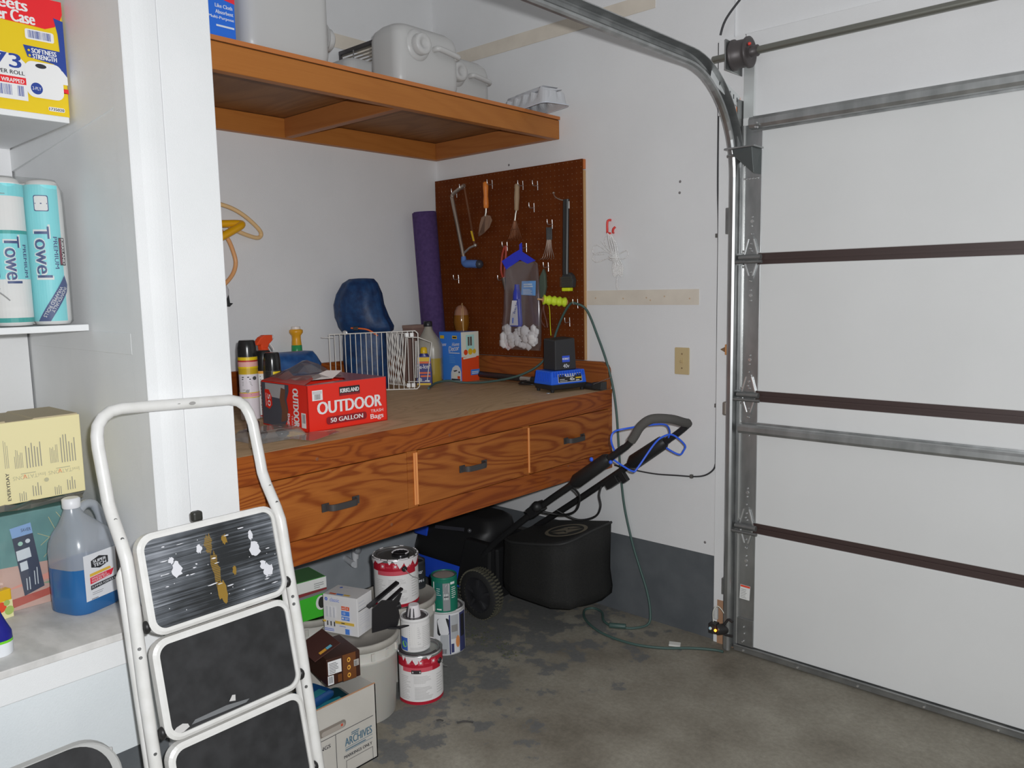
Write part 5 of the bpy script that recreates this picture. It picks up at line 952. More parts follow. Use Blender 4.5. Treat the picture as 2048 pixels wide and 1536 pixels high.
def redband(t, r, h, ear=None, tag_=True):
    p = Print(cyl_fn(r * 1.004, 0, -1.9), [WLAB, CRIM, PINK, INK, INKL, WPAINT, K(45, 40, 42, ill=0.6)])
    U = r * 3.0
    p.rect(0, 0.004, U, h * 0.97 - 0.006, 0, 30).rect(0, 0.004, U, h * 0.085, 1, 30).rect(0, h * 0.76, U, h * 0.97 - 0.006, 1, 30).rect(U * 0.12, h * 0.68, U * 0.58, h * 0.765, 2, 14).rect(U * 0.58, h * 0.68, U * 0.74, h * 0.765, 1, 6)
    for k, u in enumerate((0.18, 0.37, 0.56)):
        p.rect(U * u, h * 0.82, U * u + 0.018, h * 0.82 + 0.018, 2, 2).disc(U * u + 0.009, h * 0.82 + 0.009, 0.005, 5, n=5).lines(U * u + 0.022, h * 0.84, U * u + 0.042, h * 0.87, 2, 2, 0.4, k)
    p.lines(U * 0.30, h * 0.46, U * 0.60, h * 0.62, 4, 7, 0.4, 3, nu=6).lines(U * 0.10, h * 0.14, U * 0.26, h * 0.62, 4, 14, 0.35, 9, nu=4).lines(U * 0.31, h * 0.14, U * 0.60, h * 0.40, 4, 10, 0.5, 12, nu=6).lines(U * 0.64, h * 0.2, U * 0.80, h * 0.62, 4, 8, 0.3, 7, nu=4)
    if tag_: p.rect(U * 0.27, h * 0.655, U * 0.27 + 0.034, h * 0.655 + 0.014, 6, 3).lines(U * 0.27 + 0.004, h * 0.655 + 0.003, U * 0.27 + 0.032, h * 0.655 + 0.011, 0, 1, 0.8, 2)
    p.done('label', t)
    if ear is not None:
        n = V((cos(ear), sin(ear), 0)); c = n * r * 1.01 + V((0, 0, h * 0.80))
        MB().lathe([(0.011, 0), (0.011, 0.004), (0.006, 0.007)], 16, 0, c, n).build('handle_ear', K(30, 28, 30, 0.35, ill=0.6), t)
        s_ = V((-n.y, n.x, 0))
        MB().tube(smooth([c + n * 0.006, c + n * 0.008 + s_ * 0.025 + V((0, 0, -0.03)), c + n * 0.0 + s_ * 0.06 + V((0, 0, -0.05))], 5), 0.0016, 6).build('bail_wire', STEEL, t)
def drips(t, r, h, seed, n=9):
    q = random.Random(seed); p = Print(cyl_fn(r * 1.022, 0, 0.0), [WPAINT], 0.008); m = MB()
    for k in range(n):
        a = q.uniform(-2.4, 1.5); w_ = q.uniform(0.006, 0.022); L_2 = q.uniform(0.012, 0.038); u = a * r * 1.022
        p.poly([(u - w_, h - 0.003), (u - w_ * 0.8, h - L_2 * 0.5), (u - w_ * 0.3, h - L_2), (u + w_ * 0.2, h - L_2 * 0.8), (u + w_ * 0.7, h - L_2 * 0.45), (u + w_, h - 0.003)][::-1], 0)
        a0 = q.uniform(-3.1, 3.1); d_ = q.uniform(0.15, 0.5)
        m.tube([V((cos(a0 + d_ * g / 5) * r * 0.995, sin(a0 + d_ * g / 5) * r * 0.995, h - 0.0005)) for g in range(6)], 0.0026, 6)
    p.b.v += [] ; o = len(p.b.v); p.b.v += m.v; p.b.f += [tuple(x + o for x in f) for f in m.f]; p.b.m += m.m; p.b.s += m.s
    stuff(p.b.build('paint_drips', WPAINT, t))
c1 = paint_can('gallon paint can with red band standing front on the floor', (1.03, -1.112, 0), 0.0825, 0.190, 0.0); redband(c1, 0.0825, 0.190, 0.28); drips(c1, 0.0825, 0.190, 4, 5)
MB().tube([V((cos(a) * 0.072, sin(a) * 0.072, 0.1865)) for a in [2.0 + 0.35 * k for k in range(14)]], 0.005, 6).build('dark_paint_ring', K(50, 44, 46, 0.3, ill=0.6), c1)
# quart can with paint covered cup, on top of it
c3 = paint_can('small white paint can with paint covered cup stacked on gallon can', (1.02, -1.122, 0.1905), 0.0535, 0.125, 0.0, body=WLAB)
p = Print(cyl_fn(0.0537, 0, -1.9), [K(205, 203, 202, 0.45, ill=0.68), INKL, K(50, 85, 160, ill=0.62), K(120, 180, 70, ill=0.62), K(210, 208, 206, ill=0.66)])
p.rect(0, 0.006, 0.17, 0.112, 0, 18).rect(0.0, 0.006, 0.034, 0.055, 2, 5).disc(0.020, 0.030, 0.012, 3).lines(0.042, 0.03, 0.085, 0.10, 1, 9, 0.3, 5, nu=4).rect(0.045, 0.03, 0.072, 0.10, 4, 3).lines(0.09, 0.02, 0.14, 0.10, 1, 12, 0.35, 6, nu=5).lines(0.045, 0.012, 0.12, 0.022, 1, 2, 0.4, 3, nu=6); p.done('label', c3)
cu = MB().lathe([(0.026, 0), (0.025, 0.006), (0.020, 0.040), (0.019, 0.044), (0.017, 0.044)], 22, 0, (-0.006, 0.002, 0.117)).build('cup', WPAINT, c3)
MB().lathe([(0.0262, 0.001), (0.0205, 0.038)], 22, 0, (-0.006, 0.002, 0.117), caps=False) 
m = MB()
for a, w_ in ((-2.3, 0.006), (-1.35, 0.004), (-0.75, 0.003), (-2.65, 0.005)):
    m.tube([V((-0.006 + cos(a) * 0.0268, 0.002 + sin(a) * 0.0268, 0.120)), V((-0.006 + cos(a) * 0.0208, 0.002 + sin(a) * 0.0208, 0.152))], [w_, w_ * 0.5], 6)
m.build('bare_stripes', K(40, 38, 42, 0.4, ill=0.6), cu)
MB().lathe([(0.046, 0.117), (0.040, 0.119), (0.03, 0.118)], 24, 0).build('paint_pool', K(70, 66, 68, 0.25, 0.3, ill=0.6), c3)
# buckets
BKT = mk('frosted_white_bucket', (0.62, 0.60, 0.55), 0.5, 0, Subsurface_Weight=0.2, Subsurface_Scale=0.01)
LID = mottled('dusty_bucket_lid', (0.40, 0.375, 0.335), (0.50, 0.47, 0.42), 12, 0.6)
def bucket(label, x, y, h, s=1.0):
    t = thing('plastic_bucket', label, 'bucket', (x, y, 0), 0, 'white lidded buckets under the bench')
    MB().lathe([(0.126 * s, 0), (0.130 * s, 0.004), (0.143 * s, h - 0.075), (0.148 * s, h - 0.070), (0.146 * s, h - 0.062), (0.1445 * s, h - 0.06), (0.146 * s, h - 0.025)], 40).build('body', BKT, t)
    MB().lathe([(0.146 * s, h - 0.028), (0.151 * s, h - 0.026), (0.1525 * s, h - 0.012), (0.151 * s, h - 0.002), (0.147 * s, h), (0.143 * s, h - 0.001), (0.140 * s, h - 0.005), (0.001, h - 0.005)], 40, caps=False).build('lid', LID, t)
    for k in range(8): a = -2.4 + 0.42 * k; MB().obox((cos(a) * 0.149 * s, sin(a) * 0.149 * s, h - 0.045), (cos(a) * 0.0035, sin(a) * 0.0035, 0), (-sin(a) * 0.006, cos(a) * 0.006, 0), (0, 0, 0.013)).build('rib', BKT, t)
    return t
bucket('white lidded bucket carrying the light bulb box', 0.945, -1.322, 0.300, 0.94)
bucket('white lidded bucket carrying the gallon paint can', 0.800, -1.020, 0.304)
bucket('white lidded bucket carrying the green box behind ladder', 0.620, -1.300, 0.300)
c2 = paint_can('paint splattered gallon can with red band standing on a bucket', (0.845, -1.062, 0.3045), 0.086, 0.192, 0.0); redband(c2, 0.086, 0.192, -0.30, False); drips(c2, 0.086, 0.192, 8, 12)
MB().lathe([(0.034, 0.0), (0.034, 0.010), (0.028, 0.013), (0.026, 0.006), (0.001, 0.006)], 24, 0, (0.02, 0.01, 0.184), caps=False).build('pour_cap', K(35, 33, 35, 0.2, 0.4, ill=0.6), c2)
MB().tube([V((0.02 + cos(a) * 0.031, 0.01 + sin(a) * 0.031, 0.197)) for a in [0.5 * k for k in range(9)]], 0.003, 6).build('cap_paint', WPAINT, c2)
dc = paint_can('small black paint can at the back beside the red banded can', (0.795, -0.918, 0.3045), 0.038, 0.115, 0.0, body=K(36, 38, 42, 0.4, ill=0.6))
p = Print(cyl_fn(0.0382, 0, -1.5), [K(28, 30, 34, ill=0.6), K(210, 212, 215, ill=0.6)]); p.rect(0, 0.01, 0.10, 0.10, 0, 12).text('spar', 0.030, 0.060, 0.030, 0.016, 1).text('SEMI G', 0.032, 0.030, 0.034, 0.010, 1, 0, 0.0003); p.done('label', dc)
# gallon with dark label and green quart on it
c4 = paint_can('scuffed gallon can with dark photo label behind the front cans', (0.812, -0.782, 0), 0.0825, 0.190, 0.0, body=K(175, 175, 174, 0.45, 0.3, ill=0.62))
p = Print(cyl_fn(0.0829, 0, -1.9), [K(30, 30, 34, ill=0.6), K(150, 152, 155, ill=0.6), K(190, 190, 192, ill=0.6), K(48, 52, 90, ill=0.6), K(185, 120, 70, ill=0.6), K(120, 118, 116, ill=0.6)])
p.rect(0.03, 0.006, 0.24, 0.18, 2, 24).poly([(u + 0.088, v + 0.125) for u, v in rrect(0.05, 0.075, 0.012, 3)], 0).rect(0.075, 0.006, 0.11, 0.092, 1, 4).bars(0.08, 0.01, 0.10, 0.03, 0, 8).rect(0.112, 0.006, 0.118, 0.175, 3, 1).rect(0.120, 0.07, 0.155, 0.172, 1, 4).rect(0.122, 0.10, 0.150, 0.13, 5, 3).rect(0.120, 0.012, 0.132, 0.05, 3, 2).disc(0.150, 0.055, 0.010, 4, 0.026).rect(0.160, 0.006, 0.20, 0.175, 3, 5).rect(0.166, 0.07, 0.19, 0.165, 0, 3); p.done('label', c4); drips(c4, 0.0825, 0.19, 21, 5)
GRN = K(18, 98, 78, 0.4, ill=0.6)
c5 = paint_can('small green labelled stain can stacked on the scuffed gallon can', (0.842, -0.808, 0.1905), 0.0535, 0.148, 0.0, body=GRN)
p = Print(cyl_fn(0.0538, 0, -1.9), [K(18, 90, 84, ill=0.6), K(205, 208, 206, ill=0.6), K(120, 122, 124, ill=0.6), K(60, 62, 66, ill=0.6), GRN])
p.rect(0.0, 0.008, 0.17, 0.138, 4, 18).rect(0.026, 0.055, 0.055, 0.128, 0, 4).rect(0.056, 0.008, 0.086, 0.125, 2, 4).poly([(0.058, 0.085), (0.070, 0.118), (0.082, 0.122), (0.080, 0.085)], 1).bars(0.058, 0.055, 0.080, 0.080, 1, 6).rect(0.06, 0.065, 0.078, 0.07, 3, 2).rect(0.088, 0.118, 0.108, 0.128, 1, 3).lines(0.092, 0.06, 0.12, 0.112, 1, 6, 0.35, 3, nu=3).lines(0.03, 0.075, 0.05, 0.11, 1, 4, 0.25, 9).rect(0.014, 0.01, 0.02, 0.13, 1, 1).rect(0.03, 0.012, 0.05, 0.018, 1, 2); p.done('label', c5)
MB().lathe([(0.050, 0.1398), (0.045, 0.141), (0.02, 0.1405)], 24, 0, caps=True).build('lid_dirt', K(140, 128, 122, 0.8, ill=0.6), c5)
# light bulb box
ge = thing('bulb_box', 'white box of light bulbs standing on a bucket lid', 'box', (0.910, -1.338, 0.3005), 0.33)
gx, gy, gh = 0.072, 0.046, 0.140
WB = K(222, 220, 220, 0.45, ill=0.72)
MB().box(-gx, gx, -gy, gy, 0, gh).build('carton', WB, ge, bevel=0.0015)
cols = [K(70, 120, 200, ill=0.7), K(225, 105, 70, ill=0.7), K(235, 195, 80, ill=0.7), K(85, 110, 190, ill=0.7), K(190, 190, 195, ill=0.72), K(60, 60, 60, ill=0.7), WB]
p = Print(plane_fn((-gx, -gy, 0), (1, 0, 0), (0, 0, 1)), cols)
p.disc(0.014, 0.124, 0.0065, 3).text('GE', 0.0105, 0.1215, 0.007, 0.005, 6).text('classic', 0.030, 0.117, 0.040, 0.014, 3).text('LED', 0.074, 0.1185, 0.014, 0.007, 4)
p.rect(0.078, 0.092, 0.094, 0.106, 1).rect(0.096, 0.092, 0.112, 0.106, 1).text('60', 0.081, 0.096, 0.010, 0.006, 6).text('1', 0.102, 0.096, 0.003, 0.006, 6).rect(0.078, 0.072, 0.112, 0.089, 0).text('13', 0.085, 0.076, 0.009, 0.009, 6, 0, 0.0003).rect(0.078, 0.055, 0.112, 0.069, 0).disc(0.084, 0.062, 0.004, 6).lines(0.092, 0.058, 0.110, 0.067, 6, 3, 0.4, 2)
for k in range(3): p.rect(0.014 + 0.015 * k, 0.060, 0.022 + 0.015 * k, 0.098, 4).rect(0.016 + 0.015 * k, 0.028, 0.021 + 0.015 * k, 0.045, 5)
p.rect(0, 0.040, 0.013, 0.047, 2).rect(0.052, 0.040, 0.132, 0.050, 2).lines(0.078, 0.043, 0.10, 0.048, 5, 1, 0.7, 3).lines(0.07, 0.032, 0.11, 0.036, 3, 1, 0.5, 4).lines(0.006, 0.010, 0.05, 0.022, 3, 2, 0.4, 6).rect(0.094, 0.006, 0.112, 0.026, 0); p.done('front_print', ge)
p = Print(plane_fn((gx, -gy, 0), (0, 1, 0), (0, 0, 1)), cols); p.rect(0.006, 0.090, 0.08, 0.093, 5).lines(0.008, 0.095, 0.06, 0.13, 4, 3, 0.4, 3).lines(0.01, 0.04, 0.075, 0.085, 4, 5, 0.25, 5).lines(0.02, 0.01, 0.07, 0.03, 4, 3, 0.3, 8); p.done('side_print', ge)
p = Print(plane_fn((-gx, -gy, gh), (1, 0, 0), (0, 1, 0)), cols); p.rect(0.02, 0.008, 0.048, 0.018, 1).rect(0.050, 0.008, 0.078, 0.018, 0).rect(0.080, 0.008, 0.106, 0.018, 2).disc(0.03, 0.07, 0.006, 3).text('classic', 0.045, 0.066, 0.035, 0.011, 4); p.done('top_print', ge)
# black plastic bracket beside the bulb box
bk = thing('plastic_bracket', 'black plastic forked bracket leaning beside the bulb box', 'bracket', (0.995, -1.243, 0.2985), 0.35)
BP = K(28, 27, 29, 0.35, ill=0.6)
MB().prism([(-0.075, 0.0), (0.035, 0.0), (0.045, 0.03), (0.040, 0.075), (0.060, 0.118), (0.052, 0.122), (0.02, 0.10), (-0.03, 0.112), (-0.07, 0.09)], lambda u, v, d: V((u * 0.5 + 0.02, d + u * 0.75, v)), -0.004, 0.004).build('plate', BP, bk, bevel=0.002)
MB().obox((0.000, -0.004, 0.125), (0.03, 0.055, 0.030), (-0.011, 0.006, 0), (0, 0, 0.0035)).build('arm', BP, bk, bevel=0.002)
MB().obox((0.018, 0.032, 0.105), (0.02, 0.035, 0.022), (-0.009, 0.005, 0), (0, 0, 0.0035)).build('arm', BP, bk, bevel=0.002)
MB().cyl((0.015, 0.025, 0.065), (0.045, 0.040, 0.075), 0.012, n=14).build('knob', BP, bk)
MB().prism([(-0.02, 0), (0.055, 0), (0.075, 0.03), (0.02, 0.05)], lambda u, v, d: V((0.03 + u * 0.55 + v * 0.3, 0.0 + u * 0.6 - v * 0.2, d)), 0.0, 0.006).build('foot', BP, bk, bevel=0.002)
# green box on rear bucket
gbx = thing('seed_box', 'white and bright green box on the bucket behind the ladder', 'box', (0.665, -1.362, 0.3005), -0.12)
MB().box(-0.07, 0.07, -0.06, 0.06, 0, 0.150).build('carton', K(60, 165, 45, 0.4, ill=0.65), gbx, bevel=0.0015)
cols = [K(205, 205, 202, ill=0.65), K(120, 45, 50, ill=0.65), K(110, 112, 112, ill=0.65), K(60, 175, 45, ill=0.65), K(40, 42, 38, ill=0.65), K(70, 110, 70, ill=0.6)]
p = Print(plane_fn((0.07, -0.06, 0), (0, 1, 0), (0, 0, 1)), cols); p.rect(0, 0.108, 0.12, 0.150, 0).lines(0.07, 0.115, 0.11, 0.138, 2, 3, 0.3, 2).poly([(0, 0.095), (0.12, 0.10), (0.12, 0.108), (0, 0.108)], 1).poly([(0, 0.085), (0.12, 0.09), (0.12, 0.10), (0, 0.095)], 2).disc(0.095, 0.055, 0.022, 0, 0.028).disc(0.097, 0.055, 0.014, 4, 0.022); p.done('front_print', gbx)
MB().box(-0.066, 0.066, -0.056, 0.056, 0.1502, 0.1512).build('green_lid_panel', cols[5], gbx)
# archive carton
CARD = mottled('pale_file_board', (0.56, 0.53, 0.48), (0.61, 0.58, 0.53), 6, 0.75)
ar = thing('archive_box', 'open pale cardboard archive box with printed lettering on the floor', 'box', (1.066, -1.625, 0))
ax_, ay_, ah = 0.155, 0.158, 0.252
m = MB(); m.box(-ax_, ax_, -ay_, ay_, 0, 0.004); m.box(ax_ - 0.004, ax_, -ay_, ay_, 0, ah); m.box(-ax_, -ax_ + 0.004, -ay_, ay_, 0, ah); m.box(-ax_, ax_, -ay_, -ay_ + 0.004, 0, ah); m.box(-ax_, ax_, ay_ - 0.004, ay_, 0, ah); m.build('carton', CARD, ar)
MB().box(ax_ - 0.0055, ax_ + 0.0005, -ay_, ay_, ah, ah + 0.0015).build('raw_edge', K(175, 135, 105, 0.8, ill=0.72), ar)
TEAL = K(70, 100, 118, ill=0.72); DKI = K(58, 58, 62, ill=0.72)
p = Print(plane_fn((ax_, -ay_, 0), (0, 1, 0), (0, 0, 1)), [DKI, TEAL, K(150, 142, 134, ill=0.72), K(120, 112, 104, ill=0.72), K(180, 70, 50, ill=0.72), CARD])
p.poly([(u + 0.145, v + 0.172) for u, v in rrect(0.105, 0.026, 0.012, 5)], 3).poly([(u + 0.150, v + 0.168) for u, v in rrect(0.085, 0.016, 0.008, 5)], 2).rect(0.178, 0.166, 0.186, 0.174, 4)
p.rect(0.0, 0.148, 0.302, 0.150, 0).rect(0.156, 0.0, 0.158, 0.148, 0)
p.lines(0.215, 0.122, 0.262, 0.134, 1, 2, 0.5, 4).text('ARCHIVES', 0.190, 0.094, 0.104, 0.026, 1, 0, 0.0006).rect(0.190, 0.088, 0.296, 0.0895, 1).lines(0.190, 0.080, 0.27, 0.086, 1, 1, 0.6, 2).rect(0.190, 0.0765, 0.296, 0.078, 1)
p.text('MARKINGS ONLY', 0.184, 0.056, 0.108, 0.010, 0, 0, 0.0004).text('MARKINGS', 0.040, 0.118, 0.096, 0.012, 0, 0, 0.0004)
for a_ in ((0.190, 0.046, 0.294, 0.0475), (0.190, 0.006, 0.294, 0.0075), (0.190, 0.006, 0.1915, 0.0475), (0.2925, 0.006, 0.294, 0.0475)): p.rect(*a_, 0)
p.done('front_print', ar)
# contents of the carton
bb_ = thing('coffee_box', 'dark brown carton tipped on top of the archive box', 'box', (1.075, -1.520, 0.262), -0.18)
BRW = K(52, 28, 20, 0.4, ill=0.68)
bo = MB().box(-0.075, 0.075, -0.058, 0.058, 0, 0.088); bo = bo.build('carton', BRW, bb_, bevel=0.002)
cols = [K(205, 205, 205, ill=0.7), K(95, 55, 25, ill=0.68), K(205, 150, 60, ill=0.68), K(95, 95, 98, ill=0.7), K(150, 145, 140, ill=0.7), K(100, 170, 190, ill=0.7)]
p = Print(plane_fn((0.075, -0.058, 0), (0, 1, 0), (0, 0, 1)), cols); p.rect(0.004, 0.036, 0.050, 0.080, 0).lines(0.008, 0.040, 0.046, 0.076, 3, 7, 0.4, 3).rect(0.002, 0.003, 0.022, 0.033, 0).bars(0.005, 0.008, 0.019, 0.030, 3, 10).rect(0.054, 0.0, 0.100, 0.088, 1).rect(0.036, 0.004, 0.050, 0.03, 1)
for k in range(3): p.disc(0.075, 0.016 + 0.026 * k, 0.006, 2, 0.008).disc(0.0745, 0.016 + 0.026 * k, 0.003, 1, 0.004)
p.rect(0.092, 0.040, 0.110, 0.062, 4).lines(0.094, 0.043, 0.108, 0.059, 3, 3, 0.5, 4); p.done('end_print', bb_)
MB().obox((-0.01, -0.045, 0.105), (0.07, 0, 0), (0, 0.045, 0.018), (0, -0.001, 0.0008)).build('raised_flap', K(70, 44, 40, 0.45, ill=0.68), bb_)
p = Print(plane_fn((0.00, -0.075, 0.0955), (0, 0.93, 0.37), (-1, 0, 0)), cols); p.rect(0.01, -0.05, 0.035, -0.035, 2).rect(0.036, -0.05, 0.055, -0.035, 5); p.done('flap_print', bb_)
for lab, c_, loc, rz, dims in (('blue and black packet poking from the archive box', K(20, 62, 110, 0.3, ill=0.68), (1.12, -1.64, 0.228), 0.2, (0.05, 0.08, 0.02)),
                               ('dark teal packet lying in the archive box', K(20, 50, 58, 0.3, ill=0.68), (1.14, -1.60, 0.199), -0.1, (0.06, 0.10, 0.018)),
                               ('flat black packet at the bottom of the archive box', K(24, 28, 32, 0.3, ill=0.68), (1.10, -1.62, 0.16), 0.1, (0.08, 0.12, 0.025))):
    t = thing('snack_packet', lab, 'packet', (loc[0] - 0.03, loc[1], loc[2] - 0.02), rz, 'packets in the archive box')
    MB().loft([[V((u, v, z)) for u, v in rrect(2 * dims[0] * k_, 2 * dims[1] * k_, 0.012, 3)] for z, k_ in ((0, 0.9), (dims[2] * 0.4, 1), (dims[2], 1), (dims[2] * 1.5, 0.85))], 0, True).build('wrapper', c_, t)
    MB().box(dims[0] * 0.2, dims[0] * 0.8, -dims[1] * 0.6, dims[1] * 0.6, dims[2] * 1.5, dims[2] * 1.5 + 0.001).build('printed_patch', K(40, 110, 120, 0.3, ill=0.68), t)
# plumbing stub on the rear wall
pv = thing('water_valve', 'white pipe stub with valve low on the back wall', 'valve', (0.03, -0.69, 0.2))
wb(MB().tube([(0.006, -0.70, 0.19), (0.10, -0.72, 0.185)], 0.014, 12), 'pipe', K(190, 192, 195, 0.4, ill=0.5), pv)
wb(MB().tube([(0.07, -0.69, 0.155), (0.07, -0.685, 0.26)], 0.012, 12).tube([(0.07, -0.685, 0.20), (0.07, -0.685, 0.235)], 0.018, 8), 'riser', K(185, 186, 188, 0.4, ill=0.5), pv)
wb(MB().lathe([(0.006, 0), (0.020, 0.003), (0.020, 0.012), (0.006, 0.014)], 14, 0, (0.085, -0.685, 0.245), (1, -0.3, 0.2)), 'valve_knob', K(150, 152, 155, 0.4, 0.4, ill=0.5), pv)

# ================================================================== lawn mower
MBK = K(20, 20, 21, 0.5, ill=0.5); MBL = K(26, 62, 165, 0.35, ill=0.48); BAIL = K(42, 82, 190, 0.35, ill=0.48)
mw = thing('lawn_mower', 'black and blue push lawn mower parked under the bench end', 'lawn mower', (0.45, -0.25, 0))
def mring(z, x0, x1, y0, y1, r): return [V((u + (x0 + x1) / 2, v + (y0 + y1) / 2, z)) for u, v in rrect(x1 - x0, y1 - y0, r, 6)]
wb(MB().loft([mring(*q) for q in ((0.07, 0.10, 0.57, -0.40, -0.08, 0.10), (0.11, 0.10, 0.57, -0.40, -0.08, 0.10), (0.165, 0.13, 0.56, -0.39, -0.09, 0.10), (0.19, 0.17, 0.54, -0.36, -0.12, 0.09))], 0, True), 'deck', MBL, mw)
wb(MB().loft([mring(*q) for q in ((0.175, 0.12, 0.64, -0.395, -0.09, 0.11), (0.20, 0.11, 0.65, -0.40, -0.085, 0.12), (0.30, 0.14, 0.66, -0.385, -0.10, 0.11), (0.345, 0.22, 0.665, -0.37, -0.12, 0.08), (0.355, 0.30, 0.66, -0.35, -0.13, 0.06), (0.40, 0.34, 0.655, -0.34, -0.14, 0.06), (0.415, 0.38, 0.62, -0.31, -0.16, 0.05))], 0, True), 'motor_cover', MBK, mw)
wb(MB().obox((0.42, -0.376, 0.345), (0.10, 0, 0.012), (0, 0.004, -0.002), (0, 0.002, 0.008)), 'cover_grille', K(44, 44, 50, 0.4, ill=0.45), mw)
wb(MB().obox((0.22, -0.37, 0.30), (0.05, 0, 0), (0, 0.02, 0), (0, 0, 0.025)), 'blue_accent', MBL, mw, bevel=0.006)
for z_ in (0.30, 0.36): wb(MB().ball((0.56, -0.375, z_), 0.011, 10), 'cover_bolt', K(70, 70, 72, 0.25, 0.4, ill=0.45), mw)
wb(MB().hexa([(0.52, -0.44, 0.10), (0.74, -0.44, 0.10), (0.74, -0.39, 0.10), (0.52, -0.39, 0.10), (0.58, -0.43, 0.34), (0.745, -0.43, 0.34), (0.745, -0.39, 0.34), (0.58, -0.39, 0.34)]), 'rear_bracket', MBK, mw, bevel=0.01)
wb(MB().hexa([(0.56, -0.13, 0.13), (0.72, -0.13, 0.13), (0.72, -0.08, 0.13), (0.56, -0.08, 0.13), (0.62, -0.17, 0.34), (0.74, -0.17, 0.34), (0.74, -0.11, 0.34), (0.62, -0.11, 0.34)]), 'rear_bracket', MBK, mw, bevel=0.01)
wb(MB().box(0.55, 0.752, -0.388, -0.14, 0.07, 0.31), 'rear_chute', MBK, mw, bevel=0.01)
def wheel(x, y, r, wd):
    t = MB().lathe([(r * 0.72, -wd / 2), (r * 0.95, -wd / 2), (r, -wd / 2 + 0.006), (r, wd / 2 - 0.006), (r * 0.95, wd / 2), (r * 0.72, wd / 2)], 40, 0, (x, y, r), (0, 1, 0), caps=False)
    w_ = wb(t, 'wheel', K(26, 26, 26, 0.8, ill=0.45), mw)
    h_ = MB().lathe([(r * 0.74, -wd / 2 + 0.006), (r * 0.60, -wd / 2 + 0.014), (r * 0.30, -wd / 2 + 0.002), (r * 0.12, -wd / 2 - 0.004), (0.001, -wd / 2 - 0.004)], 24, 0, (x, y, r), (0, 1, 0), caps=False)
    h_.build('hub', K(30, 30, 32, 0.4, ill=0.45), w_)
    for k in range(44):
        a = 2 * pi * k / 44
        for s_ in (-1, 1):
            o_ = MB().obox((x + cos(a + s_ * 0.03) * (r + 0.001), y + s_ * wd * 0.26, r + sin(a + s_ * 0.03) * (r + 0.001)), (cos(a) * 0.0035, 0, sin(a) * 0.0035), (0, wd * 0.22, 0), (-sin(a) * 0.004, s_ * 0.003, cos(a) * 0.004))
            o_.build('tread_lug', K(60, 58, 48, 0.9, ill=0.45), w_)
    for k in range(5):
        a = 2 * pi * k / 5 + 0.3; MB().obox((x + cos(a) * r * 0.42, y - wd / 2 + 0.006, r + sin(a) * r * 0.42), (cos(a) * r * 0.22, 0, sin(a) * r * 0.22), (0, 0.006, 0), (-sin(a) * 0.006, 0, cos(a) * 0.006)).build('spoke', K(36, 36, 38, 0.35, ill=0.45), w_)
wheel(0.715, -0.465, 0.114, 0.052)
wheel(0.17, -0.43, 0.095, 0.045)
NB = [(0.70, -0.425, 0.28), (0.76, -0.42, 0.345), (0.835, -0.42, 0.408), (1.062, -0.42, 0.585), (1.23, -0.42, 0.705), (1.40, -0.42, 0.828), (1.475, -0.42, 0.882)]
GR = smooth([(1.455, -0.42, 0.868), (1.490, -0.42, 0.893), (1.520, -0.42, 0.930), (1.548, -0.415, 0.975), (1.585, -0.395, 1.003), (1.625, -0.33, 0.998), (1.635, -0.25, 0.975), (1.628, -0.195, 0.962), (1.612, -0.18, 0.95), (1.59, -0.18, 0.93), (1.563, -0.18, 0.908), (1.52, -0.18, 0.877)], 5)
FB = [(0.70, -0.14, 0.28), (0.78, -0.165, 0.36), (0.914, -0.18, 0.451), (1.117, -0.18, 0.592), (1.355, -0.18, 0.762), (1.53, -0.18, 0.884)]
wb(MB().tube(smooth(NB, 4), 0.0145, 12), 'handle_tube', MBK, mw)
wb(MB().tube(smooth(FB, 4), 0.0145, 12), 'handle_tube', MBK, mw)
wb(MB().tube(GR, 0.0135, 12), 'handle_bow', MBK, mw)
wb(MB().tube(GR[8:34], 0.0178, 14), 'foam_grip', K(62, 60, 58, 0.9, ill=0.5), mw)
wb(MB().tube([(1.225, -0.42, 0.702), (1.245, -0.42, 0.717), (1.39, -0.42, 0.822), (1.405, -0.42, 0.833)], [0.020, 0.030, 0.028, 0.018], 12), 'switch_box', MBK, mw)
wb(MB().tube([(1.345, -0.18, 0.755), (1.365, -0.18, 0.770), (1.50, -0.18, 0.866), (1.515, -0.18, 0.876)], [0.020, 0.033, 0.030, 0.018], 12), 'control_box', MBK, mw)
wb(MB().ball((1.335, -0.445, 0.822), 0.009, 12, 0, (1, 0.7, 1)).ball((1.425, -0.44, 0.822), 0.008, 12), 'blue_button', BAIL, mw)
wb(MB().tube(smooth([(1.435, -0.42, 0.855), (1.428, -0.44, 0.905), (1.432, -0.43, 0.940), (1.470, -0.41, 0.955), (1.53, -0.31, 0.963), (1.556, -0.25, 0.957), (1.548, -0.205, 0.925), (1.535, -0.19, 0.893)], 5), 0.0040, 8), 'bail_bar', BAIL, mw)
wb(MB().tube(smooth([(1.425, -0.42, 0.828), (1.445, -0.39, 0.802), (1.472, -0.355, 0.776), (1.485, -0.34, 0.79), (1.525, -0.285, 0.88), (1.545, -0.25, 0.908), (1.57, -0.215, 0.912), (1.597, -0.17, 0.868), (1.590, -0.168, 0.842), (1.574, -0.17, 0.825), (1.54, -0.18, 0.838), (1.51, -0.18, 0.852)], 5), 0.0040, 8), 'drive_bar', BAIL, mw)
wb(MB().tube(smooth([(1.21, -0.42, 0.69), (1.215, -0.37, 0.64), (1.19, -0.35, 0.575), (1.13, -0.33, 0.535), (1.06, -0.33, 0.52), (0.98, -0.39, 0.54)], 6), 0.005, 8), 'control_cable', MBK, mw)
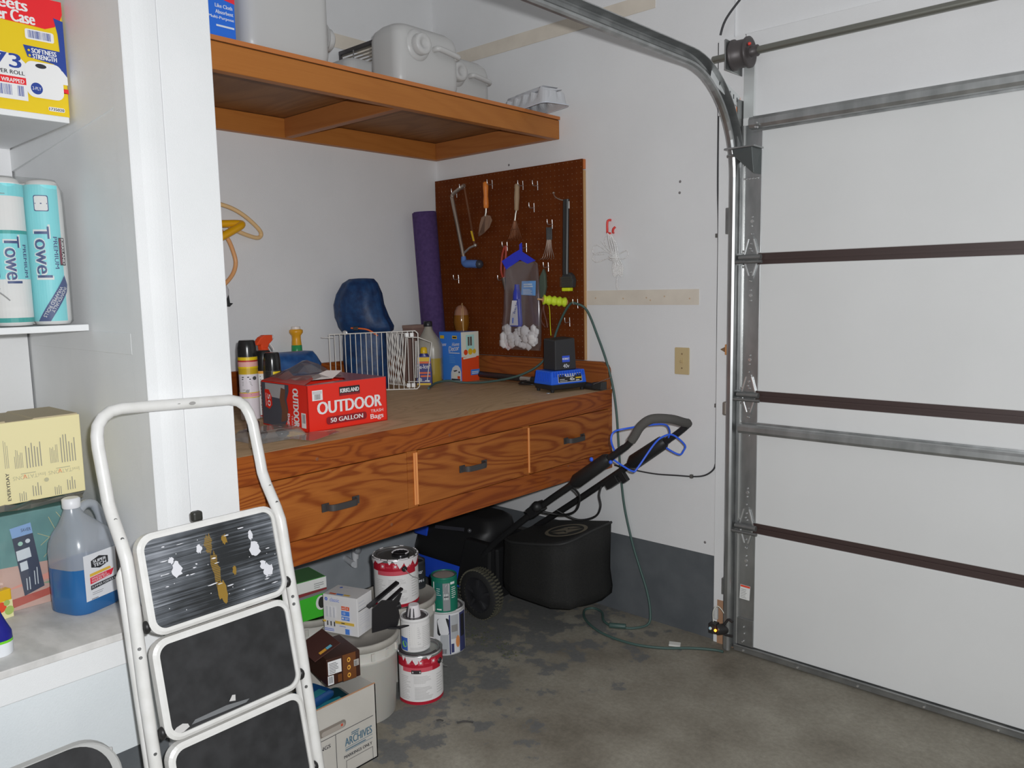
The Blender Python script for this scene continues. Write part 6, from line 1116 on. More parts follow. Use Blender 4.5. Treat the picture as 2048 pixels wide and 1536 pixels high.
wb(MB().tube(smooth([(1.20, -0.19, 0.64), (1.195, -0.20, 0.60), (1.21, -0.21, 0.555), (1.18, -0.21, 0.505), (1.10, -0.23, 0.48), (1.02, -0.28, 0.52)], 6), 0.0045, 8), 'control_cable', MBK, mw)
wb(MB().ball((1.045, -0.445, 0.578), 0.024, 12).cyl((1.045, -0.41, 0.578), (1.045, -0.455, 0.578), 0.016), 'clamp_knob', MBK, mw)
wb(MB().obox((1.02, -0.42, 0.556), (0.035, 0, 0.026), (0, 0.02, 0), (-0.014, 0, 0.018)), 'hinge_clamp', MBK, mw, bevel=0.004)
wb(MB().obox((1.255, -0.18, 0.665), (0.03, 0, 0.021), (0, 0.017, 0), (-0.010, 0, 0.014)).obox((1.31, -0.18, 0.695), (0.012, 0, 0.009), (0, 0.012, 0), (0.014, 0, -0.018)), 'tube_clamp', MBK, mw, bevel=0.003)
BAGM = mottled('black_bag_fabric', (0.010, 0.010, 0.0095), (0.017, 0.0165, 0.0155), 180, 0.8, bump=0.5, bscale=320)
gb_ = thing('grass_bag', 'black fabric grass catcher bag with round badge behind the mower', 'grass bag', (0.97, -0.25, 0))
def gring(z, k0, k1, bul):
    c = V((0.98, -0.24, 0)); out = []
    poly = [V((0.765 + k0, -0.35, 0)), V((0.86, -0.395, 0)), V((1.08, -0.40, 0)), V((1.150 + k1 * 0.7, -0.36, 0)), V((1.188 + k1, -0.10, 0)), V((0.80 + k0, -0.095, 0))]
    for q in range(6):
        a_, b_ = poly[q], poly[(q + 1) % 6]
        for t in (0, 0.25, 0.5, 0.75):
            pnt = a_.lerp(b_, t); pnt = pnt + (pnt - c).normalized() * bul * (1 if pnt.y < -0.15 else 0.2)
            out.append(V((pnt.x, pnt.y, z + (0.052 * min(1, max(0, (-0.2 - pnt.y) / 0.2)) if z < 0.11 else 0))))
    return out
def topz(p): return 0.355 + (p.x - 0.78) * 0.17 + (p.y + 0.40) * 0.10
rg = [gring(0.062, 0.06, -0.14, -0.05), gring(0.075, 0.02, -0.05, -0.01), gring(0.125, 0.0, 0.0, 0.012), gring(0.16, 0.0, 0.004, 0.014), gring(0.24, 0.0, -0.008, 0.010), gring(0.31, 0, -0.006, 0.006)]
top_ = [V((p.x, p.y, topz(p))) for p in gring(0.4, 0.0, 0.0, 0.004)]
top2 = [V((p.x + (0.98 - p.x) * 0.04, p.y + (-0.245 - p.y) * 0.04, topz(p) + 0.006)) for p in gring(0.4, 0, 0, 0.0)]
wb(MB().loft(rg + [top_, top2], 0, True), 'bag_body', BAGM, gb_)
o_ = V((1.045, -0.245, 0)); ux = V((1, 0, 0.17)).normalized(); uy = V((0, 1, 0.10)).normalized(); o_.z = topz(o_) + 0.0085
p = Print(lambda u, v, e: o_ + ux * u + uy * v + V((0, 0, e)), [K(88, 82, 70, 0.7, ill=0.45), K(26, 26, 25, 0.8, ill=0.45)])
p.disc(0, 0, 0.105, 0, 0.085, 32).disc(0, 0, 0.088, 1, 0.070, 32).poly([(-0.075, -0.03), (-0.02, 0.045), (0.0, 0.01), (0.075, 0.03), (0.03, -0.035), (0.0, -0.005)], 0).poly([(-0.04, 0.03), (0.0, 0.05), (0.05, 0.045), (0.01, 0.02)], 0).poly([(-0.05, -0.042), (0.0, -0.055), (0.045, -0.042), (0.0, -0.02)], 0)
wb(p.b, 'badge', p.mats, gb_)
wb(MB().tube(smooth([(0.765, -0.352, 0.358), (0.86, -0.398, 0.370), (1.08, -0.404, 0.406), (1.152, -0.363, 0.422), (1.170, -0.22, 0.44), (1.190, -0.10, 0.455)], 4), 0.006, 8), 'seam_piping', K(30, 30, 30, 0.7, ill=0.45), gb_)
tag(MB().obox((1.545, -0.150, 0.004), (0.022, 0.010, 0), (-0.008, 0.016, 0), (0, 0, 0.0035)).build('plastic_scrap', K(165, 165, 160, 0.6, ill=0.45), bevel=0.002), 'small scrap of pale plastic on the floor by the cord', 'scrap')
for k, (x, y, rz, lab) in enumerate(((1.221, -1.194, 0.6, 'short dark twig on the concrete nearest the front can'), (1.298, -1.146, 0.75, 'longer curved dark twig on the concrete floor'))):
    d_ = V((cos(rz), sin(rz), 0)) * (0.012 if k == 0 else 0.028)
    tag(MB().tube(smooth([V((x, y, 0.004)) - d_, V((x, y, 0.005)) + V((-d_.y, d_.x, 0)) * 0.2, V((x, y, 0.004)) + d_], 4), 0.003, 6).build('twig', K(52, 50, 48, 0.8, ill=0.5)), lab, 'twig')
gc = MB(); q = random.Random(31)
for k in range(240):
    cx, cy = q.choice(((0.80, -0.56), (0.92, -0.62), (1.05, -0.64), (0.78, -0.66)))
    x = q.gauss(cx, 0.045); y = q.gauss(cy, 0.03); a_ = q.uniform(0, 6.28); L_2 = q.uniform(0.006, 0.016)
    gc.add([(x, y, 0.0012), (x + cos(a_) * L_2, y + sin(a_) * L_2, 0.0035), (x + cos(a_ + 0.25) * L_2 * 0.9, y + sin(a_ + 0.25) * L_2 * 0.9, 0.0014)], [(0, 1, 2)])
stuff(tag(gc.build('grass_clippings', K(62, 68, 38, 0.9, ill=0.45)), 'dull green grass clippings scattered on the floor beside the mower wheel', 'grass'))
# ================================================================== left shelves
ZC = 0.6605
# ---- toilet paper carton
YB = K(238, 205, 20, 0.45, ill=0.80); TPR = K(215, 32, 40, 0.45, ill=0.80); TPB = K(35, 62, 140, 0.45, ill=0.80); TPW = K(222, 222, 222, 0.5, ill=0.80)
tp = thing('toilet_paper_case', 'yellow carton of toilet paper on the upper left shelf', 'carton', (0.61, -2.391, 1.9885))
MB().box(-0.19, 0.19, -0.30, 0.300, 0, 0.300).build('carton', YB, tp, bevel=0.003)
p = Print(lambda u, v, e: V((0.19 + e, 0.300 - 0.164 + u * 0.953, v)), [YB, TPR, TPB, TPW, K(40, 40, 48, ill=0.8)])
# u=0 at the picture's left edge, 0.172 at the right edge of the carton
p.poly([(-0.42, 0.300), (0.172, 0.300), (0.172, 0.268), (0.165, 0.250), (0.150, 0.232), (0.125, 0.222), (0.09, 0.224), (-0.42, 0.236)], 1)
p.text('Sheets', -0.028, 0.256, 0.112, 0.030, 3, 0, 0.0015).text('Per Case', -0.006, 0.226, 0.106, 0.030, 3, 0, 0.0015)
p.poly([(0.148, 0.255), (0.172, 0.25), (0.172, 0.098), (0.164, 0.10), (0.162, 0.118), (0.14, 0.135), (0.075, 0.143), (0.066, 0.172), (0.158, 0.170), (0.156, 0.215)], 2)
p.text('SOFTNESS', 0.086, 0.155, 0.062, 0.012, 3, 0, 0.0006).text('STRENGTH', 0.088, 0.141, 0.060, 0.012, 3, 0, 0.0006).disc(0.079, 0.160, 0.003, 0).disc(0.080, 0.147, 0.003, 0)
p.poly([(u + 0.109, v + 0.201) for u, v in rrect(0.072, 0.026, 0.005, 3)], 3).bars(0.080, 0.192, 0.138, 0.211, 2, 22)
p.poly([(-0.42, 0.09), (0.172, 0.085), (0.172, 0.105), (0.16, 0.12), (0.07, 0.122), (0.05, 0.140), (-0.02, 0.150), (-0.42, 0.150)], 3)
p.text('473', -0.052, 0.108, 0.108, 0.036, 2, 0, 0.0014).text('SHEETS PER ROLL', -0.055, 0.092, 0.118, 0.010, 4, 0, 0.0003)
p.poly([(-0.42, 0.085), (0.06, 0.080), (0.172, 0.062), (0.172, 0.074), (0.06, 0.066), (-0.42, 0.068)], 1).poly([(-0.42, 0.088), (0.075, 0.086), (0.09, 0.060), (-0.42, 0.066)], 1).text('INDIVIDUALLY WRAPPED', -0.078, 0.071, 0.138, 0.010, 3, 0, 0.0003)
p.poly([(u + 0.112, v + 0.087) for u, v in rrect(0.094, 0.092, 0.020, 5)], 3).disc(0.105, 0.123, 0.014, 4, 0.006).disc(0.090, 0.064, 0.0165, 3).disc(0.090, 0.064, 0.015, 2).text('2-PLY', 0.079, 0.060, 0.022, 0.008, 3)
p.rect(-0.06, 0.028, 0.066, 0.068, 3).bars(-0.05, 0.038, 0.030, 0.064, 2, 26).bars(0.042, 0.038, 0.058, 0.064, 2, 6)
p.poly([(u + 0.136, v + 0.016) for u, v in rrect(0.042, 0.011, 0.004, 3)], 3).text('1735020', 0.117, 0.0125, 0.038, 0.007, 4, 0, 0.0003); p.done('front_print', tp)
# ---- paper towel pack
TOW = K(225, 222, 220, 0.8, ill=0.78); TEA = K(120, 200, 205, 0.5, ill=0.78); NAV = K(42, 62, 112, 0.5, ill=0.78); DTE = K(45, 150, 145, 0.5, ill=0.78)
pk = thing('paper_towel_pack', 'plastic wrapped pack of teal paper towel rolls on middle shelf', 'paper towels', (0.68, -2.30, 1.4285))
R_ = 0.0455
for yy in (0.134, 0.040, -0.054, -0.148):
    for xx in (0.084, -0.010, -0.104):
        rl = MB().lathe([(0.018, 0.002), (R_ * 0.9, 0.003), (R_, 0.014), (R_ * 1.01, 0.14), (R_, 0.33), (R_ * 0.95, 0.365), (R_ * 0.80, 0.385), (R_ * 0.55, 0.392), (0.018, 0.388)], 32, 0, (xx, yy, 0)).build('roll', TOW, pk)
        if xx > 0.05 and yy > -0.1:
            p = Print(cyl_fn(R_ * 1.012, 0, -1.55, (xx, yy)), [TEA, NAV, TOW, DTE, K(40, 20, 30, ill=0.78), K(120, 35, 60, ill=0.78)], 0.007)
            if yy > 0.1:
                p.rect(0.0, 0.012, 0.096, 0.375, 0, 14); p.k = 2
                p.text('Towel', 0.026, 0.268, 0.142, 0.042, 2, -90, 0.0026).text('Towel', 0.029, 0.264, 0.134, 0.036, 1, -90, 0.0010).text('PREMIUM', 0.073, 0.238, 0.085, 0.010, 1, -90, 0.0003)
                p.poly([(u + 0.052, v + 0.326) for u, v in rrect(0.034, 0.042, 0.004, 3)], 1).poly([(u + 0.052, v + 0.326) for u, v in rrect(0.030, 0.038, 0.004, 3)], 2).rect(0.038, 0.324, 0.066, 0.327, 1, 2)
                p.rect(0.086, 0.162, 0.104, 0.236, 4, 2).rect(0.087, 0.165, 0.092, 0.233, 5, 1).text('KIRKLAND', 0.093, 0.233, 0.068, 0.008, 2, -90, 0.0005)
                p.poly([(0.094, 0.135), (0.102, 0.110), (0.098, 0.090), (0.052, 0.012), (0.022, 0.012), (0.05, 0.06)], 1).text('INDIVIDUALLY', 0.0905, 0.104, 0.075, 0.0085, 2, -119).text('WRAPPED ROLLS', 0.080, 0.106, 0.092, 0.0085, 2, -119)
            else:
                p.rect(0.0, 0.012, 0.118, 0.374, 2, 14).rect(0.0, 0.125, 0.118, 0.245, 0, 14).rect(0.0, 0.243, 0.118, 0.252, 3, 14).rect(0.0, 0.012, 0.118, 0.024, 3, 14).rect(0.0, 0.34, 0.118, 0.372, 0, 12); p.k = 2
                p.text('Towel', 0.048, 0.238, 0.126, 0.040, 2, -90, 0.0026).text('Towel', 0.051, 0.235, 0.120, 0.034, 1, -90, 0.0010).text('PREMIUM', 0.094, 0.215, 0.085, 0.010, 1, -90, 0.0003).rect(0.026, 0.13, 0.036, 0.23, 1, 2)
            wb_ = p.b.build('roll_print', p.mats, rl)
FILM2 = clear('shrink_wrap', (0.97, 0.98, 0.98), 0.06, 0.03, 0.08, (0.85, 0.87, 0.87))
MB().loft([[V((u - 0.009, v - 0.006, z)) for u, v in rrect(0.288 - i, 0.382 - i, 0.046, 6)] for z, i in ((0.0, 0.02), (0.01, 0.004), (0.18, 0.0), (0.36, 0.004), (0.392, 0.03), (0.396, 0.09))], 0, True).build('film', FILM2, pk)
for a_, b_2, r_ in (((0.133, -0.19, 0.10), (0.134, -0.02, 0.04), 0.0012), ((0.133, -0.10, 0.19), (0.134, 0.00, 0.10), 0.001), ((0.131, -0.2, 0.33), (0.133, 0.03, 0.345), 0.0012), ((0.133, -0.06, 0.28), (0.1335, -0.02, 0.33), 0.0015), ((0.1335, -0.02, 0.10), (0.134, 0.02, 0.07), 0.002)):
    MB().tube(smooth([a_, ((a_[0] + b_2[0]) / 2 + 0.002, (a_[1] + b_2[1]) / 2, (a_[2] + b_2[2]) / 2 + 0.004), b_2], 5), r_, 5).build('film_crease', clear('bright_crease_%d' % int(a_[2] * 1000), (1, 1, 1), 0.5, 0.3, 0.1, (0.95, 0.95, 0.95)), pk)
# ---- cream carton
CRM = K(205, 195, 150, 0.6, ill=0.70)
cr = thing('invitation_box', 'cream printed carton lying upside down above the plates packs', 'carton', (0.665, -2.292, 0.9525), 0.02)
MB().box(-0.105, 0.115, -0.25, 0.165, 0, 0.222).build('carton', CRM, cr, bevel=0.002)
MB().prism([(-0.24, 0.0), (0.16, 0.0), (0.16, 0.004), (0.05, 0.004), (0.045, 0.001), (-0.02, 0.001), (-0.02, 0.0045), (-0.24, 0.0035)], lambda u, v, d: V((d, u, 0.222 + v)), -0.10, 0.113).build('top_flaps', K(150, 138, 112, 0.6, ill=0.6), cr)
p = Print(lambda u, v, e: V((0.115 + e, 0.165 - 0.198 + u, v)), [K(120, 118, 112, ill=0.7), K(165, 160, 130, ill=0.7), K(205, 110, 70, ill=0.7), K(70, 66, 62, ill=0.7)])
for u0 in (0.018, 0.105):
    p.text('InviTATIONS', u0 + 0.080, 0.074, 0.080, 0.011, 1, 180).text('V', u0 + 0.034, 0.076, 0.009, 0.011, 2, 180).lines(u0 + 0.02, 0.077, u0 + 0.075, 0.082, 1, 1, 0.5, 3)
    p.lines(u0 + 0.008, 0.095, u0 + 0.030, 0.15, 0, 6, 0.3, int(u0 * 100), 1).lines(u0 + 0.036, 0.092, u0 + 0.078, 0.185, 0, 6, 0.3, int(u0 * 90) + 3, 1).lines(u0 + 0.012, 0.004, u0 + 0.032, 0.040, 0, 4, 0.3, 4, 1).lines(u0 + 0.045, 0.012, u0 + 0.07, 0.055, 0, 4, 0.3, 7, 1)
p.lines(0.002, 0.10, 0.014, 0.20, 0, 3, 0.25, 9, 1).text('EVERYDAY', 0.009, 0.012, 0.075, 0.008, 3, 90, 0.0004).disc(0.098, 0.052, 0.006, 1); p.done('front_print', cr)
# ---- plate packs below it
TLP = mottled('teal_patterned_print', (0.12, 0.27, 0.27), (0.17, 0.36, 0.35), 14, 0.4); PNK = mottled('pink_marbled_print', (0.62, 0.36, 0.30), (0.70, 0.47, 0.40), 6, 0.4)
pl = thing('paper_plate_pack', 'teal and pink marbled pack in clear wrap on the counter', 'packet', (0.66, -2.245, ZC), 0.0)
MB().box(-0.12, 0.125, -0.115, 0.10, 0.0, 0.265).build('pack', TLP, pl, bevel=0.003)
p = Print(lambda u, v, e: V((0.125 + e, -0.115 + u, v)), [PNK, K(205, 140, 125, ill=0.68), K(165, 75, 62, ill=0.68), K(45, 52, 72, ill=0.68), K(190, 195, 200, ill=0.68), K(120, 150, 190, ill=0.68), K(150, 185, 170, ill=0.68), K(195, 175, 120, ill=0.68), K(120, 145, 118, ill=0.68)])
p.poly([(0, 0), (0.185, 0), (0.185, 0.110), (0.12, 0.118), (0, 0.125)], 0).poly([(0, 0.005), (0.185, 0.03), (0.185, 0.062), (0.11, 0.040), (0, 0.030)], 2).poly([(0, 0.06), (0.10, 0.065), (0.185, 0.075), (0.12, 0.085)], 1).poly([(0.10, 0.058), (0.16, 0.066), (0.185, 0.063), (0.13, 0.05)], 8)
for a_, b_2 in (((0.11, 0.13), (0.18, 0.20)), ((0.10, 0.20), (0.185, 0.15)), ((0.13, 0.24), (0.17, 0.13)), ((0.105, 0.165), (0.185, 0.225)), ((0.15, 0.25), (0.185, 0.19))):
    d_ = V((a_[0] - b_2[0], a_[1] - b_2[1])); nn = V((-d_[1], d_[0])).normalized() * 0.0005
    p.poly([(a_[0] + nn[0], a_[1] + nn[1]), (a_[0] - nn[0], a_[1] - nn[1]), (b_2[0] - nn[0], b_2[1] - nn[1]), (b_2[0] + nn[0], b_2[1] + nn[1])], 7)
p.poly([(0.055, 0.035), (0.105, 0.050), (0.088, 0.205), (0.038, 0.200)], 3).poly([(0.038, 0.200), (0.088, 0.205), (0.085, 0.235), (0.034, 0.228)], 5).poly([(0.046, 0.135), (0.080, 0.140), (0.077, 0.168), (0.044, 0.163)], 4).poly([(0.052, 0.105), (0.070, 0.108), (0.068, 0.132), (0.050, 0.129)], 4).disc(0.056, 0.182, 0.006, 6).disc(0.074, 0.186, 0.006, 4).lines(0.082, 0.06, 0.096, 0.12, 4, 2, 0.3, 3, 1).lines(0.062, 0.05, 0.076, 0.09, 4, 2, 0.3, 5, 1).text('SAVER', 0.060, 0.214, 0.024, 0.009, 3)
p.done('front_print', pl)
MB().loft([[V((u + 0.002, v - 0.007, z)) for u, v in rrect(0.258, 0.228, 0.012, 3)] for z in (0.0, 0.1, 0.2, 0.268)], 0, False, False).build('film', FILM2, pl)
pl2 = thing('paper_plate_pack', 'brown and green wrapped pack at the far left of the counter', 'packet', (0.66, -2.475, ZC), 0.0)
MB().box(-0.12, 0.11, -0.11, 0.105, 0.0, 0.255).build('pack', mottled('brown_green_print', (0.10, 0.12, 0.08), (0.45, 0.22, 0.09), 9, 0.4), pl2, bevel=0.003)
MB().box(0.1105, 0.112, -0.05, 0.105, 0.02, 0.10).build('orange_band', K(160, 95, 45, 0.4, ill=0.68), pl2)
# crumpled film between the packs and the cream carton
cf = MB(); rr_ = random.Random(11); W_ = [[V((0.775 + 0.012 * rr_.random() + 0.006 * j, -2.40 + 0.033 * i, 0.928 + 0.011 * j + 0.010 * rr_.random())) for j in range(3)] for i in range(9)]
for i in range(8):
    for j in range(2): cf.quad(W_[i][j], W_[i + 1][j], W_[i + 1][j + 1], W_[i][j + 1])
tag(cf.build('crumpled_film', clear('dull_film', (0.85, 0.82, 0.74), 0.25, 0.45, 0.15, (0.30, 0.26, 0.20))), 'crumpled clear film hanging below the cream carton', 'film')
sd = MB(); 
# ---- small yellow packet and blue bottle at the left edge
ypk = thing('candy_packet', 'small yellow and red printed packet at the left of the counter', 'packet', (0.822, -2.400, ZC), 0.25)
MB().box(-0.012, 0.012, -0.055, 0.055, 0, 0.078).build('packet', K(225, 180, 30, 0.35, ill=0.72), ypk, bevel=0.003)
p = Print(lambda u, v, e: V((0.012 + e, -0.055 + u, v)), [K(205, 200, 150, ill=0.72), K(205, 70, 40, ill=0.72), K(150, 170, 90, ill=0.72), K(225, 150, 60, ill=0.72)])
p.rect(0, 0.0, 0.11, 0.048, 0).disc(0.08, 0.034, 0.014, 1).disc(0.10, 0.02, 0.012, 2).disc(0.06, 0.018, 0.013, 3).disc(0.095, 0.042, 0.008, 2).disc(0.04, 0.03, 0.014, 1); p.done('front_print', ypk)
bb2 = thing('blue_jug', 'blue and white bottle with green stripe at the counter front edge', 'bottle', (1.045, -2.475, ZC), 0.0)
MB().loft([[V((u, v, z)) for u, v in rrect(0.07 * k, 0.13 * k, 0.025 * k, 5)] for z, k in ((0.0, 0.95), (0.004, 1.0), (0.032, 1.0))], 0, True).build('white_base', K(215, 218, 222, 0.35, ill=0.85), bb2)
MB().loft([[V((u, v, z)) for u, v in rrect(0.071 * k, 0.131 * k, 0.025 * k, 5)] for z, k in ((0.032, 1.0), (0.038, 1.0))], 0, True).build('green_stripe', K(110, 195, 40, 0.35, ill=0.85), bb2)
MB().loft([[V((u, v - 0.003 * 0, z)) for u, v in rrect(0.07 * k, 0.13 * k, 0.025 * k, 5)] for z, k in ((0.038, 1.0), (0.055, 0.99), (0.075, 0.86), (0.10, 0.72), (0.12, 0.66), (0.14, 0.4))], 0, True).build('blue_body', K(28, 30, 125, 0.35, ill=0.85), bb2)
# ---- washer fluid
BLQ = mk('blue_washer_fluid', (0.03, 0.16, 0.42), 0.2, 0, Transmission_Weight=0.15)
JUG = clear('clear_jug_plastic', (0.90, 0.93, 0.97), 0.05, 0.42, 0.25, (0.60, 0.63, 0.68))
wf_ = gallon_jug('washer_fluid_jug', 'translucent jug of blue washer fluid standing on the counter', (0.895, -2.186, ZC), rad(20), 1.0, BLQ, 0.125, K(205, 205, 208, 0.4, ill=0.78), 0.0215, 0.073)
p = Print(lambda u, v, e: V((0.069 + e, -0.056 + u, 0.038 + v)), [K(205, 206, 210, ill=0.8), K(40, 40, 44, ill=0.8), K(200, 40, 60, ill=0.8), K(205, 165, 60, ill=0.8), K(120, 120, 125, ill=0.8)])
p.rect(0, 0, 0.108, 0.125, 0).poly([(0.022, 0.088), (0.022, 0.106), (0.048, 0.114), (0.075, 0.106), (0.075, 0.088), (0.048, 0.080)], 1).text('SUPER', 0.028, 0.098, 0.041, 0.008, 0, 0, 0.0005).text('TECH', 0.029, 0.087, 0.039, 0.009, 0, 0, 0.0005)
p.poly([(0.015, 0.064), (0.082, 0.068), (0.078, 0.075), (0.015, 0.072)], 3).poly([(0.015, 0.044), (0.082, 0.050), (0.090, 0.066), (0.015, 0.062)], 2).text('WINDSHIELD', 0.019, 0.054, 0.048, 0.006, 0, 3).text('WASHER FLUID', 0.019, 0.047, 0.056, 0.006, 0, 3).poly([(0.015, 0.028), (0.094, 0.034), (0.100, 0.044), (0.015, 0.040)], 1).text('SUMMER FORMULA', 0.018, 0.0315, 0.074, 0.006, 0, 3).lines(0.018, 0.014, 0.07, 0.024, 4, 2, 0.25, 4).lines(0.014, 0.002, 0.035, 0.006, 4, 1, 0.6, 2)
p.done('label', wf_)

# ================================================================== step ladder leaning at the post
LW = mottled('white_enamel_tube', (0.74, 0.73, 0.70), (0.80, 0.79, 0.77), 25, 0.3)
MATT = mottled('black_ribbed_mat', (0.016, 0.016, 0.017), (0.030, 0.030, 0.032), 22, 0.7)
# splashed mat
pm_ = mk('paint_splashed_mat', (0.02, 0.02, 0.02), 0.6); nt, b, N = nodes(pm_); Lk = nt.links.new
tc = N('TexCoord'); mp = N('Mapping'); Lk(tc.outputs['Object'], mp.inputs[0]); mp.inputs['Scale'].default_value = (3.0, 3.0, 190.0)
n1 = N('TexNoise', i_Scale=1.0, i_Detail=5.0, i_Roughness=0.7); Lk(mp.outputs[0], n1.inputs['Vector'])
mp2 = N('Mapping'); Lk(tc.outputs['Object'], mp2.inputs[0]); mp2.inputs['Location'].default_value = (0.3, 0.1, 0.7); n2 = N('TexNoise', i_Scale=6.0, i_Detail=3.0); Lk(mp2.outputs[0], n2.inputs['Vector'])
ad = N('Math', operation='ADD'); Lk(n1.outputs[0], ad.inputs[0]); Lk(n2.outputs[0], ad.inputs[1])
r1 = ramp(nt, [(0.44, (0.016, 0.018, 0.020)), (0.55, (0.10, 0.11, 0.125)), (0.66, (0.36, 0.38, 0.42))]); hv = N('Math', operation='MULTIPLY'); hv.inputs[1].default_value = 0.5; Lk(ad.outputs[0], hv.inputs[0]); Lk(hv.outputs[0], r1.inputs[0]); Lk(r1.outputs[0], b.inputs['Base Color'])
ld_ = thing('step_ladder', 'folded white tube step ladder with black treads leaning on the post', 'step ladder', (1.42, -2.037, 0))
def lx(z):
    if z >= 1.05: return 1.190 + 0.27 * (1.235 - z)
    if z >= 0.87: t = (1.05 - z) / 0.18; return 1.240 + (1.334 - 1.240) * (t * t * (3 - 2 * t))
    return 1.334 + (0.87 - z) * 0.174
YL_, YR_ = -2.238, -1.836
rail = [V((lx(z), YL_ - (0.004 if z < 0.8 else 0), z)) for z in (0.016, 0.2, 0.4, 0.6, 0.8, 0.87, 0.90, 0.93, 0.96, 0.99, 1.02, 1.05, 1.10, 1.15)]
rail += [V((lx(z), y, z)) for y, z in ((-2.236, 1.175), (-2.230, 1.198), (-2.216, 1.216), (-2.196, 1.228), (-2.17, 1.232))] + [V((lx(1.222), y, 1.232 - 0.012 * (y + 2.17) / 0.3)) for y in (-2.05, -1.95, -1.89)] + [V((lx(z), y, z)) for y, z in ((-1.866, 1.214), (-1.850, 1.200), (-1.841, 1.178))]
rail += [V((lx(z), YR_ + (0.004 if z < 0.8 else 0), z)) for z in (1.15, 1.10, 1.05, 1.02, 0.99, 0.96, 0.93, 0.90, 0.87, 0.8, 0.6, 0.4, 0.2, 0.016)]
wb(MB().tube(rail, 0.0143, 16), 'front_tube', LW, ld_)
for y_ in (YL_ - 0.004, YR_ + 0.004):
    wb(MB().tube([V((lx(z) - 0.036, y_, z)) for z in (0.016, 0.3, 0.6, 0.855)] + [V((lx(0.87) - 0.030, y_, 0.880))], [0.0125, 0.0125, 0.0125, 0.0125, 0.003], 14), 'rear_leg', LW, ld_)
    for dx in (0, -0.036): wb(MB().lathe([(0.016, 0), (0.018, 0.003), (0.017, 0.035)], 14, 0, (lx(0.0) + dx, y_, 0.0)), 'rubber_foot', K(28, 28, 28, 0.6, ill=0.8), ld_)
    wb(MB().obox((lx(0.87) - 0.036, y_, 0.895), (0.008, 0, 0), (0, 0.007, 0), (0, 0, 0.05)), 'hinge_cover', K(30, 30, 31, 0.45, ill=0.8), ld_, bevel=0.005)
wb(MB().tube([V((lx(0.10), YL_, 0.10)), V((lx(0.10), YR_, 0.10))], 0.010, 12), 'bottom_rung', LW, ld_)
rv = MB()
for y_ in (YL_, YR_):
    for z in (0.985, 0.945): rv.lathe([(0.0055, 0), (0.004, 0.003)], 10, 0, (lx(z) + 0.0135, y_, z), (1, 0, 0.3))
    for z in (0.70, 0.68, 0.46): rv.lathe([(0.0045, 0), (0.003, 0.003)], 8, 0, (lx(z) + 0.013, y_ - 0.006, z), (1, -0.3, 0.2))
stuff(wb(rv, 'rivets', K(125, 125, 125, 0.3, 0.8, ill=0.8), ld_))
SL = V((0.174, 0, -1)).normalized(); NM = V((1, 0, 0.174)).normalized()
CH = K(222, 220, 215, 0.35, ill=0.85)
